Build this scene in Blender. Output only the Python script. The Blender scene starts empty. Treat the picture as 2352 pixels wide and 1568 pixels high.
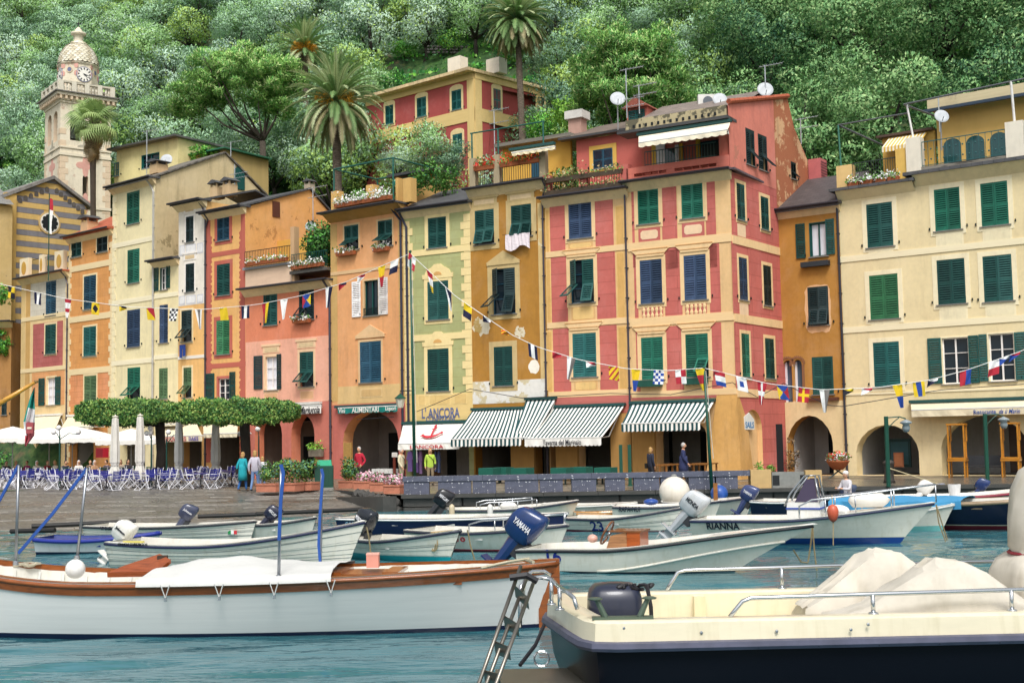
import bpy,bmesh,math,random
import numpy as np
from mathutils import Vector,Matrix,geometry
SC=bpy.context.scene
COL=SC.collection
RAD=math.radians
rnd=random.Random(7)
#  camera, sky, sun, exposure
F,CX,CY,EYE=2900.0,1176.0,784.0,2.6
PITCH,ROLL=math.atan((1012-CY)/F),-0.018
CAM_M=Matrix.Translation((0,0,EYE))@Matrix.Rotation(RAD(90)+PITCH,4,'X')@Matrix.Rotation(ROLL,4,'Z')
cd=bpy.data.cameras.new('camera')
cd.sensor_width=36;cd.lens=36*F/2352;cd.clip_start=.1;cd.clip_end=2000
cam=bpy.data.objects.new('camera',cd);COL.objects.link(cam)
cam.matrix_world=CAM_M
SC.camera=cam
SUN_EL,SUN_AZ=RAD(54),RAD(176)
w=bpy.data.worlds.new('World');SC.world=w;w.use_nodes=True
nt=w.node_tree;bg=nt.nodes['Background']
sky=nt.nodes.new('ShaderNodeTexSky');sky.sky_type='NISHITA';sky.sun_disc=False
sky.sun_elevation=SUN_EL;sky.sun_rotation=SUN_AZ
sky.air_density=1.4;sky.dust_density=4.0;sky.ozone_density=1.0
hs=nt.nodes.new('ShaderNodeHueSaturation');hs.inputs['Saturation'].default_value=.22
nt.links.new(sky.outputs[0],hs.inputs['Color']);nt.links.new(hs.outputs[0],bg.inputs[0])
bg.inputs[1].default_value=.125
sl=bpy.data.lights.new('sun','SUN');sl.energy=1.75;sl.angle=RAD(20);sl.color=(1,.98,.95)
sun=bpy.data.objects.new('sun',sl);COL.objects.link(sun)
sd=Vector((math.sin(SUN_AZ)*math.cos(SUN_EL),math.cos(SUN_AZ)*math.cos(SUN_EL),math.sin(SUN_EL)))
sun.rotation_euler=sd.to_track_quat('Z','Y').to_euler()
vs=SC.view_settings
vs.view_transform='Standard';vs.look='None';vs.gamma=1;vs.use_curve_mapping=False
vs.exposure=0.4
SC.cycles.max_bounces=6;SC.cycles.diffuse_bounces=3;SC.cycles.transparent_max_bounces=6
SC.cycles.caustics_reflective=False;SC.cycles.caustics_refractive=False
#  photo measurements -> places in the world
def ray(x,y):
 return(CAM_M.to_3x3()@Vector(((x-CX)/F,-(y-CY)/F,-1)))
def atY(x,y,Y):
 d=ray(x,y);return Vector((0,0,EYE))+d*(Y/d.y)
def atZ(x,y,z):
 d=ray(x,y);return Vector((0,0,EYE))+d*((z-EYE)/d.z)
def ppm(Y):return F/Y
def T(i,*a):return tuple((588*i+v*.33593)if k%2==0 else v*.33593 for k,v in enumerate(a))
def M(i,*a):return tuple((588*i+v*.31243)if k%2==0 else 465.5+v*.31243 for k,v in enumerate(a))
def L(i,*a):return tuple((588*i+v*.25)if k%2==0 else 857.5+v*.25 for k,v in enumerate(a))
def V(i,*a):return tuple((588*i+v*.25)if k%2==0 else 1176+v*.25 for k,v in enumerate(a))
def along(x0,Y0,vp,x):
 k0,k,d=(x0-CX)/F,(x-CX)/F,(vp-CX)/F
 return Y0+(k-k0)*Y0/(d-k)
 #  materials
MATS={}
def hx(h):
 c=[int(h[i:i+2],16)/255 for i in(0,2,4)]
 return tuple(v/12.92 if v<.04045 else((v+.055)/1.055)**2.4 for v in c)+(1,)
def sc_(c,f):return tuple(min(1,v*f)for v in c[:3])+(1,)
class NT:
 def __init__(s,name):
  s.m=bpy.data.materials.new(name);s.m.use_nodes=True
  s.t=s.m.node_tree;s.b=s.t.nodes['Principled BSDF']
 def n(s,t,**k):
  q=s.t.nodes.new(t)
  for a,v in k.items():setattr(q,a,v)
  return q
 def l(s,a,b):s.t.links.new(a,b)
 def obj(s,scale=(1,1,1)):
  c=s.n('ShaderNodeTexCoord');mp=s.n('ShaderNodeMapping');mp.inputs['Scale'].default_value=scale
  s.l(c.outputs['Object'],mp.inputs['Vector']);return mp.outputs[0]
 def noise(s,vec,scale,detail=5,rough=.6):
  q=s.n('ShaderNodeTexNoise');q.inputs['Scale'].default_value=scale;q.inputs['Detail'].default_value=detail
  q.inputs['Roughness'].default_value=rough
  s.l(vec,q.inputs['Vector']);return q.outputs['Fac']
 def ramp(s,fac,stops,interp='LINEAR'):
  q=s.n('ShaderNodeValToRGB');q.color_ramp.interpolation=interp
  e=q.color_ramp.elements
  while len(e)<len(stops):e.new(.5)
  for el,(p,c)in zip(e,stops):el.position=p;el.color=c
  s.l(fac,q.inputs[0]);return q.outputs[0]
 def mix(s,fac,a,b,mode='MIX'):
  q=s.n('ShaderNodeMix',data_type='RGBA',blend_type=mode)
  for sock,v in((q.inputs[0],fac),(q.inputs[6],a),(q.inputs[7],b)):
   if isinstance(v,(int,float)):sock.default_value=v
   elif isinstance(v,tuple):sock.default_value=v
   else:s.l(v,sock)
  return q.outputs[2]
 def bump(s,h,strength=.3,dist=.02):
  q=s.n('ShaderNodeBump');q.inputs['Strength'].default_value=strength;q.inputs['Distance'].default_value=dist
  s.l(h,q.inputs['Height']);s.l(q.outputs[0],s.b.inputs['Normal'])
 def col(s,c):
  if isinstance(c,tuple):s.b.inputs['Base Color'].default_value=c
  else:s.l(c,s.b.inputs['Base Color'])
 def rough(s,r):s.b.inputs['Roughness'].default_value=r
def memo(fn):
 def f(*a,**k):
  key=(fn.__name__,a,tuple(sorted(k.items())))
  if key not in MATS:MATS[key]=fn(*a,**k)
  return MATS[key]
 return f
@memo
def plain(h,rough=.55,metal=0,var=.1,scale=3.0,coat=0):
 q=NT('paint_'+h);c=hx(h);q.rough(rough);q.b.inputs['Metallic'].default_value=metal
 q.b.inputs['Coat Weight'].default_value=coat
 if var:
  f=q.noise(q.obj(),scale,4)
  q.col(q.ramp(f,[(.3,sc_(c,1-var)),(.7,sc_(c,1+var))]))
 else:q.col(c)
 return q.m
@memo
def plaster(h,var=.16,wear=None,wth=.62,grime=.22,joints=0,jw=1.1,jh=.47):
 q=NT('plaster_'+h);c=hx(h);lu=.3*c[0]+.6*c[1]+.1*c[2];c=tuple(v*.93+lu*.07 for v in c[:3])+(1,);q.rough(.9)
 v=q.obj()
 f1=q.noise(v,.7,6,.65);f2=q.noise(v,5,4,.6)
 base=q.ramp(f1,[(.25,sc_(c,1-var*1.3)),(.5,c),(.75,sc_(c,1+var))])
 base=q.mix(.35,base,q.ramp(f2,[(.3,sc_(c,.86)),(.7,sc_(c,1.12))]))
 f3=q.noise(v,.42,7,.72);base=q.mix(q.ramp(f3,[(.5,(0,0,0,1)),(.72,(.55,.55,.55,1))]),base,tuple(min(1,x*1.0+.1)for x in c[:3])+(1,));base=q.mix(q.ramp(f3,[(.3,(.35,.35,.35,1)),(.44,(0,0,0,1))]),base,sc_((c[0],c[1]*.9,c[2]*.82,1),.72))
 if joints:
  sp=q.n('ShaderNodeSeparateXYZ');cb=q.n('ShaderNodeCombineXYZ');tc=q.n('ShaderNodeTexCoord')
  q.l(tc.outputs['Object'],sp.inputs[0])
  ad=q.n('ShaderNodeMath',operation='ADD');q.l(sp.outputs[0],ad.inputs[0]);q.l(sp.outputs[1],ad.inputs[1])
  q.l(ad.outputs[0],cb.inputs[0]);q.l(sp.outputs[2],cb.inputs[1])
  br=q.n('ShaderNodeTexBrick');q.l(cb.outputs[0],br.inputs['Vector'])
  br.inputs['Scale'].default_value=1;br.inputs['Brick Width'].default_value=jw;br.inputs['Row Height'].default_value=jh
  br.inputs['Mortar Size'].default_value=.016;br.inputs['Mortar Smooth'].default_value=.3
  br.inputs['Color1'].default_value=(1,1,1,1);br.inputs['Color2'].default_value=(.9,.89,.88,1)
  br.inputs['Mortar'].default_value=(joints,joints*.9,joints*.85,1)
  base=q.mix(1.0,base,br.outputs['Color'],'MULTIPLY')
 st=q.noise(q.obj((1.3,1.3,.22)),1.0,6,.72)
 base=q.mix(1.0,base,q.ramp(st,[(.25,(1-grime,1-grime*1.05,1-grime*1.1,1)),(.48,(1,1,1,1)),(1,(1.05,1.05,1.05,1))]),'MULTIPLY')
 if wear:
  g=q.noise(q.obj(),.55,8,.7)
  k=q.ramp(g,[(wth,(0,0,0,1)),(wth+.02,(1,1,1,1))])
  base=q.mix(k,base,q.mix(f2,hx(wear),sc_(hx(wear),.75)))
 q.col(base)
 q.bump(q.noise(v,22,6,.7),.35,.015)
 return q.m
@memo
def slate(h='4a4a4c'):
 q=NT('slate_'+h);c=hx(h);q.rough(.6)
 v=q.obj();br=q.n('ShaderNodeTexBrick');q.l(v,br.inputs['Vector']);br.inputs['Scale'].default_value=1
 br.inputs['Brick Width'].default_value=.5;br.inputs['Row Height'].default_value=.3;br.inputs['Mortar Size'].default_value=.015
 br.inputs['Color1'].default_value=c;br.inputs['Color2'].default_value=sc_(c,1.5);br.inputs['Mortar'].default_value=sc_(c,.35)
 n=q.noise(v,2,5);q.col(q.mix(.5,br.outputs['Color'],q.ramp(n,[(.3,sc_(c,.7)),(.6,sc_(c,1.3)),(.8,sc_((c[0],c[1],c[2]*.75,1),2))])))
 q.bump(br.outputs['Fac'],.6,-.02);return q.m
@memo
def stone(h,h2=None,scale=1.2,rough=.8,spots=None,bump=.5):
 q=NT('stone_'+h);c=hx(h);c2=hx(h2)if h2 else sc_(c,.6);q.rough(rough)
 v=q.obj();f=q.noise(v,scale,7,.65);g=q.noise(v,scale*9,4)
 b=q.mix(.4,q.ramp(f,[(.3,c2),(.6,c)]),q.ramp(g,[(.3,sc_(c,.7)),(.7,sc_(c,1.25))]))
 if spots:
  s=q.noise(v,13,2,.5);b=q.mix(q.ramp(s,[(.655,(0,0,0,1)),(.68,(1,1,1,1))]),b,hx(spots))
 q.col(b);q.bump(q.noise(v,scale*6,6,.7),bump,.03);return q.m
@memo
def wood(h,rough=.4,scale=(1.2,14,14),coat=.3):
 q=NT('wood_'+h);c=hx(h);q.rough(rough);q.b.inputs['Coat Weight'].default_value=coat
 f=q.noise(q.obj(scale),2.0,6,.7)
 q.col(q.ramp(f,[(.25,sc_(c,.45)),(.5,c),(.75,sc_(c,1.35))]));q.bump(f,.15,.005);return q.m
@memo
def gel(h,rough=.28,var=.05):
 q=NT('gelcoat_'+h);c=hx(h);q.rough(rough);q.b.inputs['Coat Weight'].default_value=.25
 f=q.noise(q.obj((.6,.6,2.5)),1.5,6,.7)
 g=q.noise(q.obj((9,9,.9)),1.0,4)
 b=q.ramp(f,[(.25,sc_(c,1-var*2.2)),(.6,c),(.85,sc_(c,1+var))])
 q.col(q.mix(1.0,b,q.ramp(g,[(.3,(.9,.89,.85,1)),(.5,(1,1,1,1))]),'MULTIPLY'))
 return q.m
@memo
def metal(h='b8bcc0',rough=.25):
 q=NT('metal_'+h);q.col(hx(h));q.rough(rough);q.b.inputs['Metallic'].default_value=.9;return q.m
@memo
def glass(h='1c2a30'):
 q=NT('glass_'+h);q.col(hx(h));q.rough(.08);q.b.inputs['Specular IOR Level'].default_value=.6;return q.m
@memo
def canvas(h):
 q=NT('canvas_'+h);c=hx(h);q.rough(.85);f=q.noise(q.obj(),1.8,6,.65);st=q.noise(q.obj((5,5,1.2)),.8,5)
 q.col(q.mix(1.0,q.ramp(f,[(.3,sc_(c,.82)),(.55,c),(.75,sc_(c,1.05))]),q.ramp(st,[(.3,(.86,.84,.8,1)),(.5,(1,1,1,1))]),'MULTIPLY'))
 w_=q.n('ShaderNodeTexWave');w_.inputs['Scale'].default_value=.9;w_.inputs['Distortion'].default_value=6;w_.inputs['Detail'].default_value=2;q.l(q.obj((1,.7,1.6)),w_.inputs['Vector'])
 q.bump(w_.outputs['Fac'],.35,.05);return q.m
@memo
def cloth(h,var=.08,trans=0.0):
 q=NT('cloth_'+h);c=hx(h);q.rough(.9)
 f=q.noise(q.obj(),2.5,5);q.col(q.ramp(f,[(.3,sc_(c,1-var)),(.7,sc_(c,1+var))]))
 q.bump(q.noise(q.obj(),9,3),.25,.03)
 return q.m
@memo
def leaf(a,b,sat=1.0,tl=.16,vs=1.3):
 q=NT('leaf_'+a);t=q.t
 oi=q.n('ShaderNodeObjectInfo');f=q.noise(q.obj(),vs,3);g=q.noise(q.obj(),9,2)
 m1=q.n('ShaderNodeMath',operation='MULTIPLY_ADD');q.l(oi.outputs['Random'],m1.inputs[0]);m1.inputs[1].default_value=.6
 q.l(f,m1.inputs[2])
 m2=q.n('ShaderNodeMath',operation='MULTIPLY_ADD');q.l(g,m2.inputs[0]);m2.inputs[1].default_value=.35;q.l(m1.outputs[0],m2.inputs[2])
 c=q.ramp(m2.outputs[0],[(.5,sc_(hx(a),1.25)),(1.0,sc_(hx(b),1.2))])
 q.col(c);q.rough(.55);q.b.inputs['Specular IOR Level'].default_value=.35
 tr=q.n('ShaderNodeBsdfTranslucent');q.l(c,tr.inputs[0])
 mx=q.n('ShaderNodeMixShader');mx.inputs[0].default_value=tl
 q.l(q.b.outputs[0],mx.inputs[1]);q.l(tr.outputs[0],mx.inputs[2])
 q.l(mx.outputs[0],t.nodes['Material Output'].inputs[0]);return q.m
 #  mesh builder
def tag(o,label=None,cat=None,group=None,kind=None):
 for k,v in(('label',label),('category',cat),('group',group),('kind',kind)):
  if v:o[k]=v
 return o
def new(name,data,parent=None,loc=None,rz=None,scale=None):
 o=bpy.data.objects.new(name,data);COL.objects.link(o)
 if parent:o.parent=parent
 if loc is not None:o.location=loc
 if rz is not None:o.rotation_euler=(0,0,rz)
 if scale is not None:o.scale=scale
 return o
def thing(name,label,cat,loc=(0,0,0),rz=0,group=None):
 return tag(new(name,None,None,loc,rz),label,cat,group)
def copy_tree(o,parent=None,loc=None,rz=None,scale=None):
 c=o.copy();COL.objects.link(c);c.parent=parent
 if loc is not None:c.location=loc
 if rz is not None:c.rotation_euler=(0,0,rz)
 if scale is not None:c.scale=scale
 for ch in o.children:copy_tree(ch,c)
 return c
class MB:
 def __init__(s):s.v=[];s.f=[];s.m=[];s.ms=[];s.X=None
 def mi(s,m):
  if m not in s.ms:s.ms.append(m)
  return s.ms.index(m)
 def add(s,vs,fs,m):
  o=len(s.v);k=s.mi(m)
  if s.X is not None:vs=[s.X@Vector(p)for p in vs]
  s.v+=[tuple(p)for p in vs];s.f+=[tuple(i+o for i in f)for f in fs];s.m+=[k]*len(fs);return s
 def box(s,x0,y0,z0,x1,y1,z1,m):
  return s.add([(x0,y0,z0),(x1,y0,z0),(x1,y1,z0),(x0,y1,z0),(x0,y0,z1),(x1,y0,z1),(x1,y1,z1),(x0,y1,z1)],[(0,3,2,1),(4,5,6,7),(0,1,5,4),(1,2,6,5),(2,3,7,6),(3,0,4,7)],m)
 def quad(s,a,b,c,d,m):return s.add([a,b,c,d],[(0,1,2,3)],m)
 def tube(s,pts,r,m,n=6,cap=True):
  pts=[Vector(p)for p in pts];rs=r if isinstance(r,(list,tuple))else[r]*len(pts)
  vs,fs=[],[];up=None
  for i,p in enumerate(pts):
   d=(pts[min(i+1,len(pts)-1)]-pts[max(i-1,0)]).normalized()
   if up is None:up=Vector((0,0,1))if abs(d.z)<.9 else Vector((1,0,0))
   a=d.cross(up)
   if a.length<1e-4:a=d.cross(Vector((0,1,.01)))
   a.normalize();b=a.cross(d);up=b
   for k in range(n):
    t=2*math.pi*k/n;vs.append(p+(a*math.cos(t)+b*math.sin(t))*rs[i])
  for i in range(len(pts)-1):
   for k in range(n):
    k2=(k+1)%n;fs.append((i*n+k,i*n+k2,(i+1)*n+k2,(i+1)*n+k))
  if cap:fs.append(tuple(range(n-1,-1,-1)));fs.append(tuple(range(len(vs)-n,len(vs))))
  return s.add(vs,fs,m)
 def lathe(s,prof,m,c=(0,0,0),n=16,ph=0):
  vs,fs=[],[]
  for r,z in prof:
   for k in range(n):
    t=2*math.pi*k/n+ph;vs.append((c[0]+r*math.cos(t),c[1]+r*math.sin(t),c[2]+z))
  for i in range(len(prof)-1):
   for k in range(n):
    k2=(k+1)%n;fs.append((i*n+k,i*n+k2,(i+1)*n+k2,(i+1)*n+k))
  fs.append(tuple(range(n-1,-1,-1)));fs.append(tuple(range(len(vs)-n,len(vs))))
  return s.add(vs,fs,m)
 def ball(s,c,r,m,n=12,k=8):
  r=r if isinstance(r,(tuple,list))else(r,r,r)
  vs,fs=[],[]
  for i in range(k+1):
   a=-math.pi/2+math.pi*i/k;cr,sr=max(math.cos(a),.01),math.sin(a)
   for j in range(n):
    t=2*math.pi*j/n;vs.append((c[0]+r[0]*cr*math.cos(t),c[1]+r[1]*cr*math.sin(t),c[2]+r[2]*sr))
  for i in range(k):
   for j in range(n):
    j2=(j+1)%n;fs.append((i*n+j,i*n+j2,(i+1)*n+j2,(i+1)*n+j))
  return s.add(vs,fs,m)
 def prism(s,poly,y0,y1,m,side=None):
  n=len(poly);vs=[(x,y0,z)for x,z in poly]+[(x,y1,z)for x,z in poly]
  s.add(vs,[tuple(range(n)),tuple(range(2*n-1,n-1,-1))],m)
  return s.add(vs,[(i,i+n,(i+1)%n+n,(i+1)%n)for i in range(n)],side or m)
 def mesh(s,name,smooth=False):
  me=bpy.data.meshes.new(name);me.from_pydata(s.v,[],s.f)
  for m in s.ms:me.materials.append(m)
  me.polygons.foreach_set('material_index',s.m)
  if smooth:me.polygons.foreach_set('use_smooth',[True]*len(s.f))
  me.update();return me
 def obj(s,name,parent=None,smooth=False,angle=None,**k):
  me=s.mesh(name,smooth)
  if angle and smooth:
   bm=bmesh.new();bm.from_mesh(me);bmesh.ops.remove_doubles(bm,verts=bm.verts,dist=1e-4)
   bmesh.ops.recalc_face_normals(bm,faces=bm.faces)
   for e in bm.edges:
    if len(e.link_faces)==2 and e.calc_face_angle(0)>RAD(angle):e.smooth=False
   bm.to_mesh(me);bm.free()
  return new(name,me,parent,**k)
def text(s,parent,loc,size,m,rot=(RAD(90),0,0),width=None,shear=0,name='lettering',ext=.004,align='CENTER',height=None):
 cu=bpy.data.curves.new(name,'FONT');cu.body=s;cu.size=size;cu.align_x=align;cu.align_y='CENTER';cu.extrude=ext;cu.shear=shear;cu.offset=size*.012
 cu.resolution_u=3;o=bpy.data.objects.new(name,cu);COL.objects.link(o)
 bpy.context.view_layer.update()
 me=bpy.data.meshes.new_from_object(o.evaluated_get(bpy.context.evaluated_depsgraph_get()));me.name=name
 bpy.data.objects.remove(o);bpy.data.curves.remove(cu)
 me.materials.clear();me.materials.append(m)
 xs_=[v.co.x for v in me.vertices];w_=max(xs_)-min(xs_);ys_=[v.co.y for v in me.vertices];h_=max(ys_)-min(ys_);yc=(max(ys_)+min(ys_))/2
 for v in me.vertices:v.co.y-=yc
 o=new(name,me,parent,loc);o.rotation_euler=rot
 if width:o.scale.x=width/w_
 if height:o.scale.y=height/h_
 return o
def leafmesh(name,P,size,mats,weights=None,aspect=.5,seed=1,N=None,upbias=.3,smin=.6):
 g=np.random.default_rng(seed);P=np.asarray(P,float);n=len(P)
 d=g.normal(size=(n,3));d[:,2]+=upbias*.5;d/=np.linalg.norm(d,axis=1)[:,None]
 if N is not None:
  nn=np.asarray(N)+.55*g.normal(size=(n,3));nn[:,2]+=upbias
 else:nn=g.normal(size=(n,3));nn[:,2]+=upbias
 s=np.cross(d,nn);s/=(np.linalg.norm(s,axis=1)[:,None]+1e-9)
 sz=size*g.uniform(smin,1.3,n)[:,None]
 d*=sz;s*=sz*aspect
 v=np.stack([P-s*.5,P+d*.5-s*.15+0,P+d,P+d*.5+s*.85],1).reshape(-1,3)
 v=np.stack([P,P+d*.45-s*.5,P+d,P+d*.45+s*.5],1).reshape(-1,3)
 me=bpy.data.meshes.new(name);me.vertices.add(4*n);me.vertices.foreach_set('co',v.ravel())
 me.loops.add(4*n);me.loops.foreach_set('vertex_index',np.arange(4*n))
 me.polygons.add(n);me.polygons.foreach_set('loop_start',np.arange(0,4*n,4));me.polygons.foreach_set('loop_total',np.full(n,4))
 for m in mats:me.materials.append(m)
 if len(mats)>1:
  mi=g.choice(len(mats),n,p=weights);me.polygons.foreach_set('material_index',mi.astype(np.int32))
 me.update();me.validate()
 if N is not None:
  q=np.asarray(N,float);fn=np.cross(d,s);fl=(fn*q).sum(1)<0
  if fl.any():
   ix=np.arange(4*n).reshape(n,4);ix[fl]=ix[fl][:,::-1];me.loops.foreach_set('vertex_index',ix.ravel());me.update()
  q=q+.22*g.normal(size=q.shape);q/=np.linalg.norm(q,axis=1)[:,None];me.normals_split_custom_set_from_vertices(np.repeat(q,4,0).tolist())
 return me
def clump_points(g,centers,radii,per,flat=1.0,shell=.6):
 out,nor=[],[];cen=np.mean(np.asarray(centers,float),0)
 for c,r in zip(centers,radii):
  k=max(4,int(per*(r/np.mean(radii))**2))
  d=g.normal(size=(k,3));d/=np.linalg.norm(d,axis=1)[:,None]
  q=d*(r*g.uniform(shell,1,k)**(.6))[:,None];q[:,2]*=flat
  out.append(np.asarray(c)+q);o=np.asarray(c)-cen;nor.append(d*.75+o/(np.linalg.norm(o)+1e-6)*.6)
 return np.concatenate(out),np.concatenate(nor)
 #  terrain and water
def hz(X,Y):
 s=Y-68+.35*X-10
 if s<=0:return.55
 zz=.9*s;st=3.0;k=math.floor(zz/st);fr=zz/st-k
 e=0 if fr<.45 else(fr-.45)/.55
 e=e*e*(3-2*e)
 return.55+(k+.25*fr+.75*e)*st
def hit(x,y):
 d=ray(x,y);t0=70.0
 while t0<260:
  p=Vector((0,0,EYE))+d*(t0/d.y)
  if p.z<=hz(p.x,p.y):return p
  t0+=.4
 return p
def ground_mat():
 q=NT('hillside_soil');v=q.obj();f=q.noise(v,.12,6);g=q.noise(v,1.6,5)
 b=q.ramp(g,[(.3,hx('1e2a18')),(.5,hx('32482a')),(.66,hx('5a4c38')),(.8,hx('4f6a38'))])
 q.col(q.mix(q.ramp(f,[(.45,(0,0,0,1)),(.6,(1,1,1,1))]),b,q.ramp(g,[(.35,hx('24421c')),(.7,hx('45702e'))])))
 q.rough(.95);q.bump(g,.8,.2);return q.m
nx,ny=150,170
vs_=[];fs_=[]
for j in range(ny):
 Y=64+190*j/(ny-1)
 for i in range(nx):
  X=-130+260*i/(nx-1);vs_.append((X,Y,hz(X,Y)+.25*math.sin(X*.7+2*math.sin(Y*.23))*(Y-64>22)))
for j in range(ny-1):
 for i in range(nx-1):a=j*nx+i;fs_.append((a,a+1,a+nx+1,a+nx))
hill=MB().add(vs_,fs_,ground_mat()).obj('hillside',smooth=True);tag(hill,kind='structure')
def water_mat():
 q=NT('harbour_water');q.rough(.04);q.b.inputs['IOR'].default_value=1.33
 v=q.obj();f=q.noise(v,.25,4)
 q.col(q.ramp(f,[(.3,hx('28565e')),(.7,hx('467a84'))]));q.b.inputs['Specular IOR Level'].default_value=.6
 n1=q.noise(q.obj((.8,2.4,1)),1.1,2,.45);n2=q.noise(q.obj((.8,3.0,1)),3.6,2,.45)
 ad=q.n('ShaderNodeMath',operation='MULTIPLY_ADD');q.l(n2,ad.inputs[0]);ad.inputs[1].default_value=.2;q.l(n1,ad.inputs[2])
 q.bump(ad.outputs[0],.4,.1);return q.m
def wave(X,Y):
 a=1.7*math.sin(.43*X+.3*Y)+1.2*math.sin(.9*X-.7*Y+1);k=.6+.4*math.sin(.35*X+.5*Y)*math.sin(.27*Y-.2*X)
 return k*(.030*math.sin(3.9*Y+.7*X+a)+.018*math.sin(6.1*Y-1.1*X+1.6*a+.8)+.008*math.sin(9.7*Y+2.3*X+2.1*a))
xs=[-160+100*i/10 for i in range(10)]+[-60+120*i/300 for i in range(301)]+[60+100*(i+1)/10 for i in range(10)]
ys=[-60+66*i/12 for i in range(12)]+[6+20*(i/330)for i in range(330)]+[26+40*(i/200)for i in range(201)]
vs_=[(X,Y,wave(X,Y))for Y in ys for X in xs];n_=len(xs)
fs_=[(j*n_+i,j*n_+i+1,(j+1)*n_+i+1,(j+1)*n_+i)for j in range(len(ys)-1)for i in range(n_-1)]
tag(MB().add(vs_,fs_,water_mat()).obj('water',smooth=True),kind='structure')
tag(MB().box(-200,-80,-3.2,200,75,-3,stone('2a4a48')).obj('sea_bed'),kind='structure')
#  quay, slipway, parapet
QZ=.6
def wet_paving(h1='6a645c',h2='8a8070',rough=.28,bw=.9,bh=.45,mort=.02):
 q=NT('wet_paving');v=q.obj();br=q.n('ShaderNodeTexBrick');q.l(v,br.inputs['Vector']);br.inputs['Scale'].default_value=1
 br.inputs['Brick Width'].default_value=bw;br.inputs['Row Height'].default_value=bh;br.inputs['Mortar Size'].default_value=mort
 br.inputs['Color1'].default_value=hx(h1);br.inputs['Color2'].default_value=hx(h2);br.inputs['Mortar'].default_value=sc_(hx(h1),.45)
 f=q.noise(v,.5,6);q.col(q.mix(1.0,br.outputs['Color'],q.ramp(f,[(.3,(.55,.53,.5,1)),(.65,(1.15,1.1,1,1))]),'MULTIPLY'))
 r=q.ramp(f,[(.35,(.15,.15,.15,1)),(.6,(.55,.55,.55,1))]);q.l(r,q.b.inputs['Roughness']);q.bump(br.outputs['Fac'],.5,-.02);return q.m
WET=wet_paving()
def cobble_mat():
 q=NT('wet_cobbles');v=q.obj();vo=q.n('ShaderNodeTexVoronoi');q.l(v,vo.inputs['Vector']);vo.inputs['Scale'].default_value=7
 f=q.noise(v,.35,6);g=q.noise(q.obj((.25,1.6,1)),1.2,6,.7)
 c=q.ramp(g,[(.25,hx('45423e')),(.45,hx('6e6a64')),(.6,hx('8d8a84')),(.8,hx('aeaaa4'))])
 c=q.mix(.55,c,q.ramp(vo.outputs['Distance'],[(.1,hx('96918a')),(.7,hx('3c3a36'))]))
 q.col(q.mix(1.0,c,q.ramp(f,[(.3,(.62,.6,.57,1)),(.7,(1.15,1.12,1.08,1))]),'MULTIPLY'))
 q.l(q.ramp(f,[(.35,(.2,.2,.2,1)),(.65,(.6,.6,.6,1))]),q.b.inputs['Roughness'])
 q.bump(vo.outputs['Distance'],.7,-.03);return q.m
COB=cobble_mat()
def XY(x,Y):
 return Vector(((x-CX)/F*Y,Y))
xq=XY(920,48.7);xq2=XY(763,56.0)
m_=MB()
poly=[(xq.x,xq.y),(90,48.3),(90,90),(-90,130),(-90,84)]+[tuple(XY(-600,80)),tuple(XY(0,68)),tuple(XY(400,58.5)),(xq2.x,xq2.y)]
tri=geometry.tessellate_polygon([[Vector((p[0],p[1],0))for p in poly]])
m_.add([(p[0],p[1],QZ)for p in poly],[t for t in tri],WET)
quay=m_.obj('quay');tag(quay,kind='structure')
bm=bmesh.new();bm.from_mesh(quay.data);bmesh.ops.recalc_face_normals(bm,faces=bm.faces)
for f in bm.faces:
 if f.normal.z<0:f.normal_flip()
bm.to_mesh(quay.data);bm.free()
ST_D=stone('4a4844','23221f',.9,.55);ST_W=stone('5c5f70','41434f',1.0,.75,'d8d8dc',.35)
bl=[MB().box(0,0,0,1,.5,1,ST_D).mesh('block')]
bmod=bmesh.new();bmod.from_mesh(bl[0]);bmesh.ops.bevel(bmod,geom=bmod.edges[:],offset=.03,segments=1,affect='EDGES');bmod.to_mesh(bl[0]);bmod.free()
qw=MB().box(xq.x+.12,48.95,-1.5,90,49.6,QZ-.03,ST_D).obj('quay_wall');tag(qw,'dark wet stone quay wall below the speckled parapet','wall')
for row,(z0,z1)in enumerate(((-.32,.13),(.15,QZ-.04))):
 X=xq.x-(.5 if row else 0)
 X=xq.x
 while X<36:
  wd=rnd.uniform(1.1,2.3);o=new('block',bl[0],qw,(X+.02,48.7+rnd.uniform(-.05,.04),z0),None,(wd-.04,1,z1-z0));X+=wd
cop=MB().box(0,0,0,1,.7,.14,ST_D).mesh('coping_stone')
X=xq.x-.05
while X<36:
 wd=rnd.uniform(1.6,2.6);new('coping_stone',cop,qw,(X+.01,48.5,QZ-.12),None,(wd-.02,1,1));X+=wd
sw=MB().prism([(0,-1),(9.2,-1),(9.2,.25),(0,QZ-.02)],.25,.8,ST_D).obj('slipway_side_wall',loc=(xq.x,xq.y,0),rz=math.atan2(xq2.y-xq.y,xq2.x-xq.x))
tag(sw,'rough boulder wall where the slipway meets the pink flower planters','wall')
rk=[]
for k in range(4):
 b_=bmesh.new();bmesh.ops.create_icosphere(b_,subdivisions=1,radius=.5)
 for v in b_.verts:v.co*=rnd.uniform(.8,1.15)
 me=bpy.data.meshes.new('boulder');b_.to_mesh(me);b_.free();me.materials.append(ST_D);rk.append(me)
for k in range(16):
 o=new('boulder',rk[k%4],sw,(.2+k*.3,.12,.02+.28*(k%2)+.015*k),rnd.uniform(0,6),(.55,.5,.42))
top=[XY(763,56.0),XY(400,58.5),XY(0,68),XY(-600,80),Vector((-90,84))]
bot=[XY(918,50.0),XY(420,42.5),XY(0,39.2),XY(-600,35),Vector((-90,45))]
vs_=[];NR=14
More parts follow.
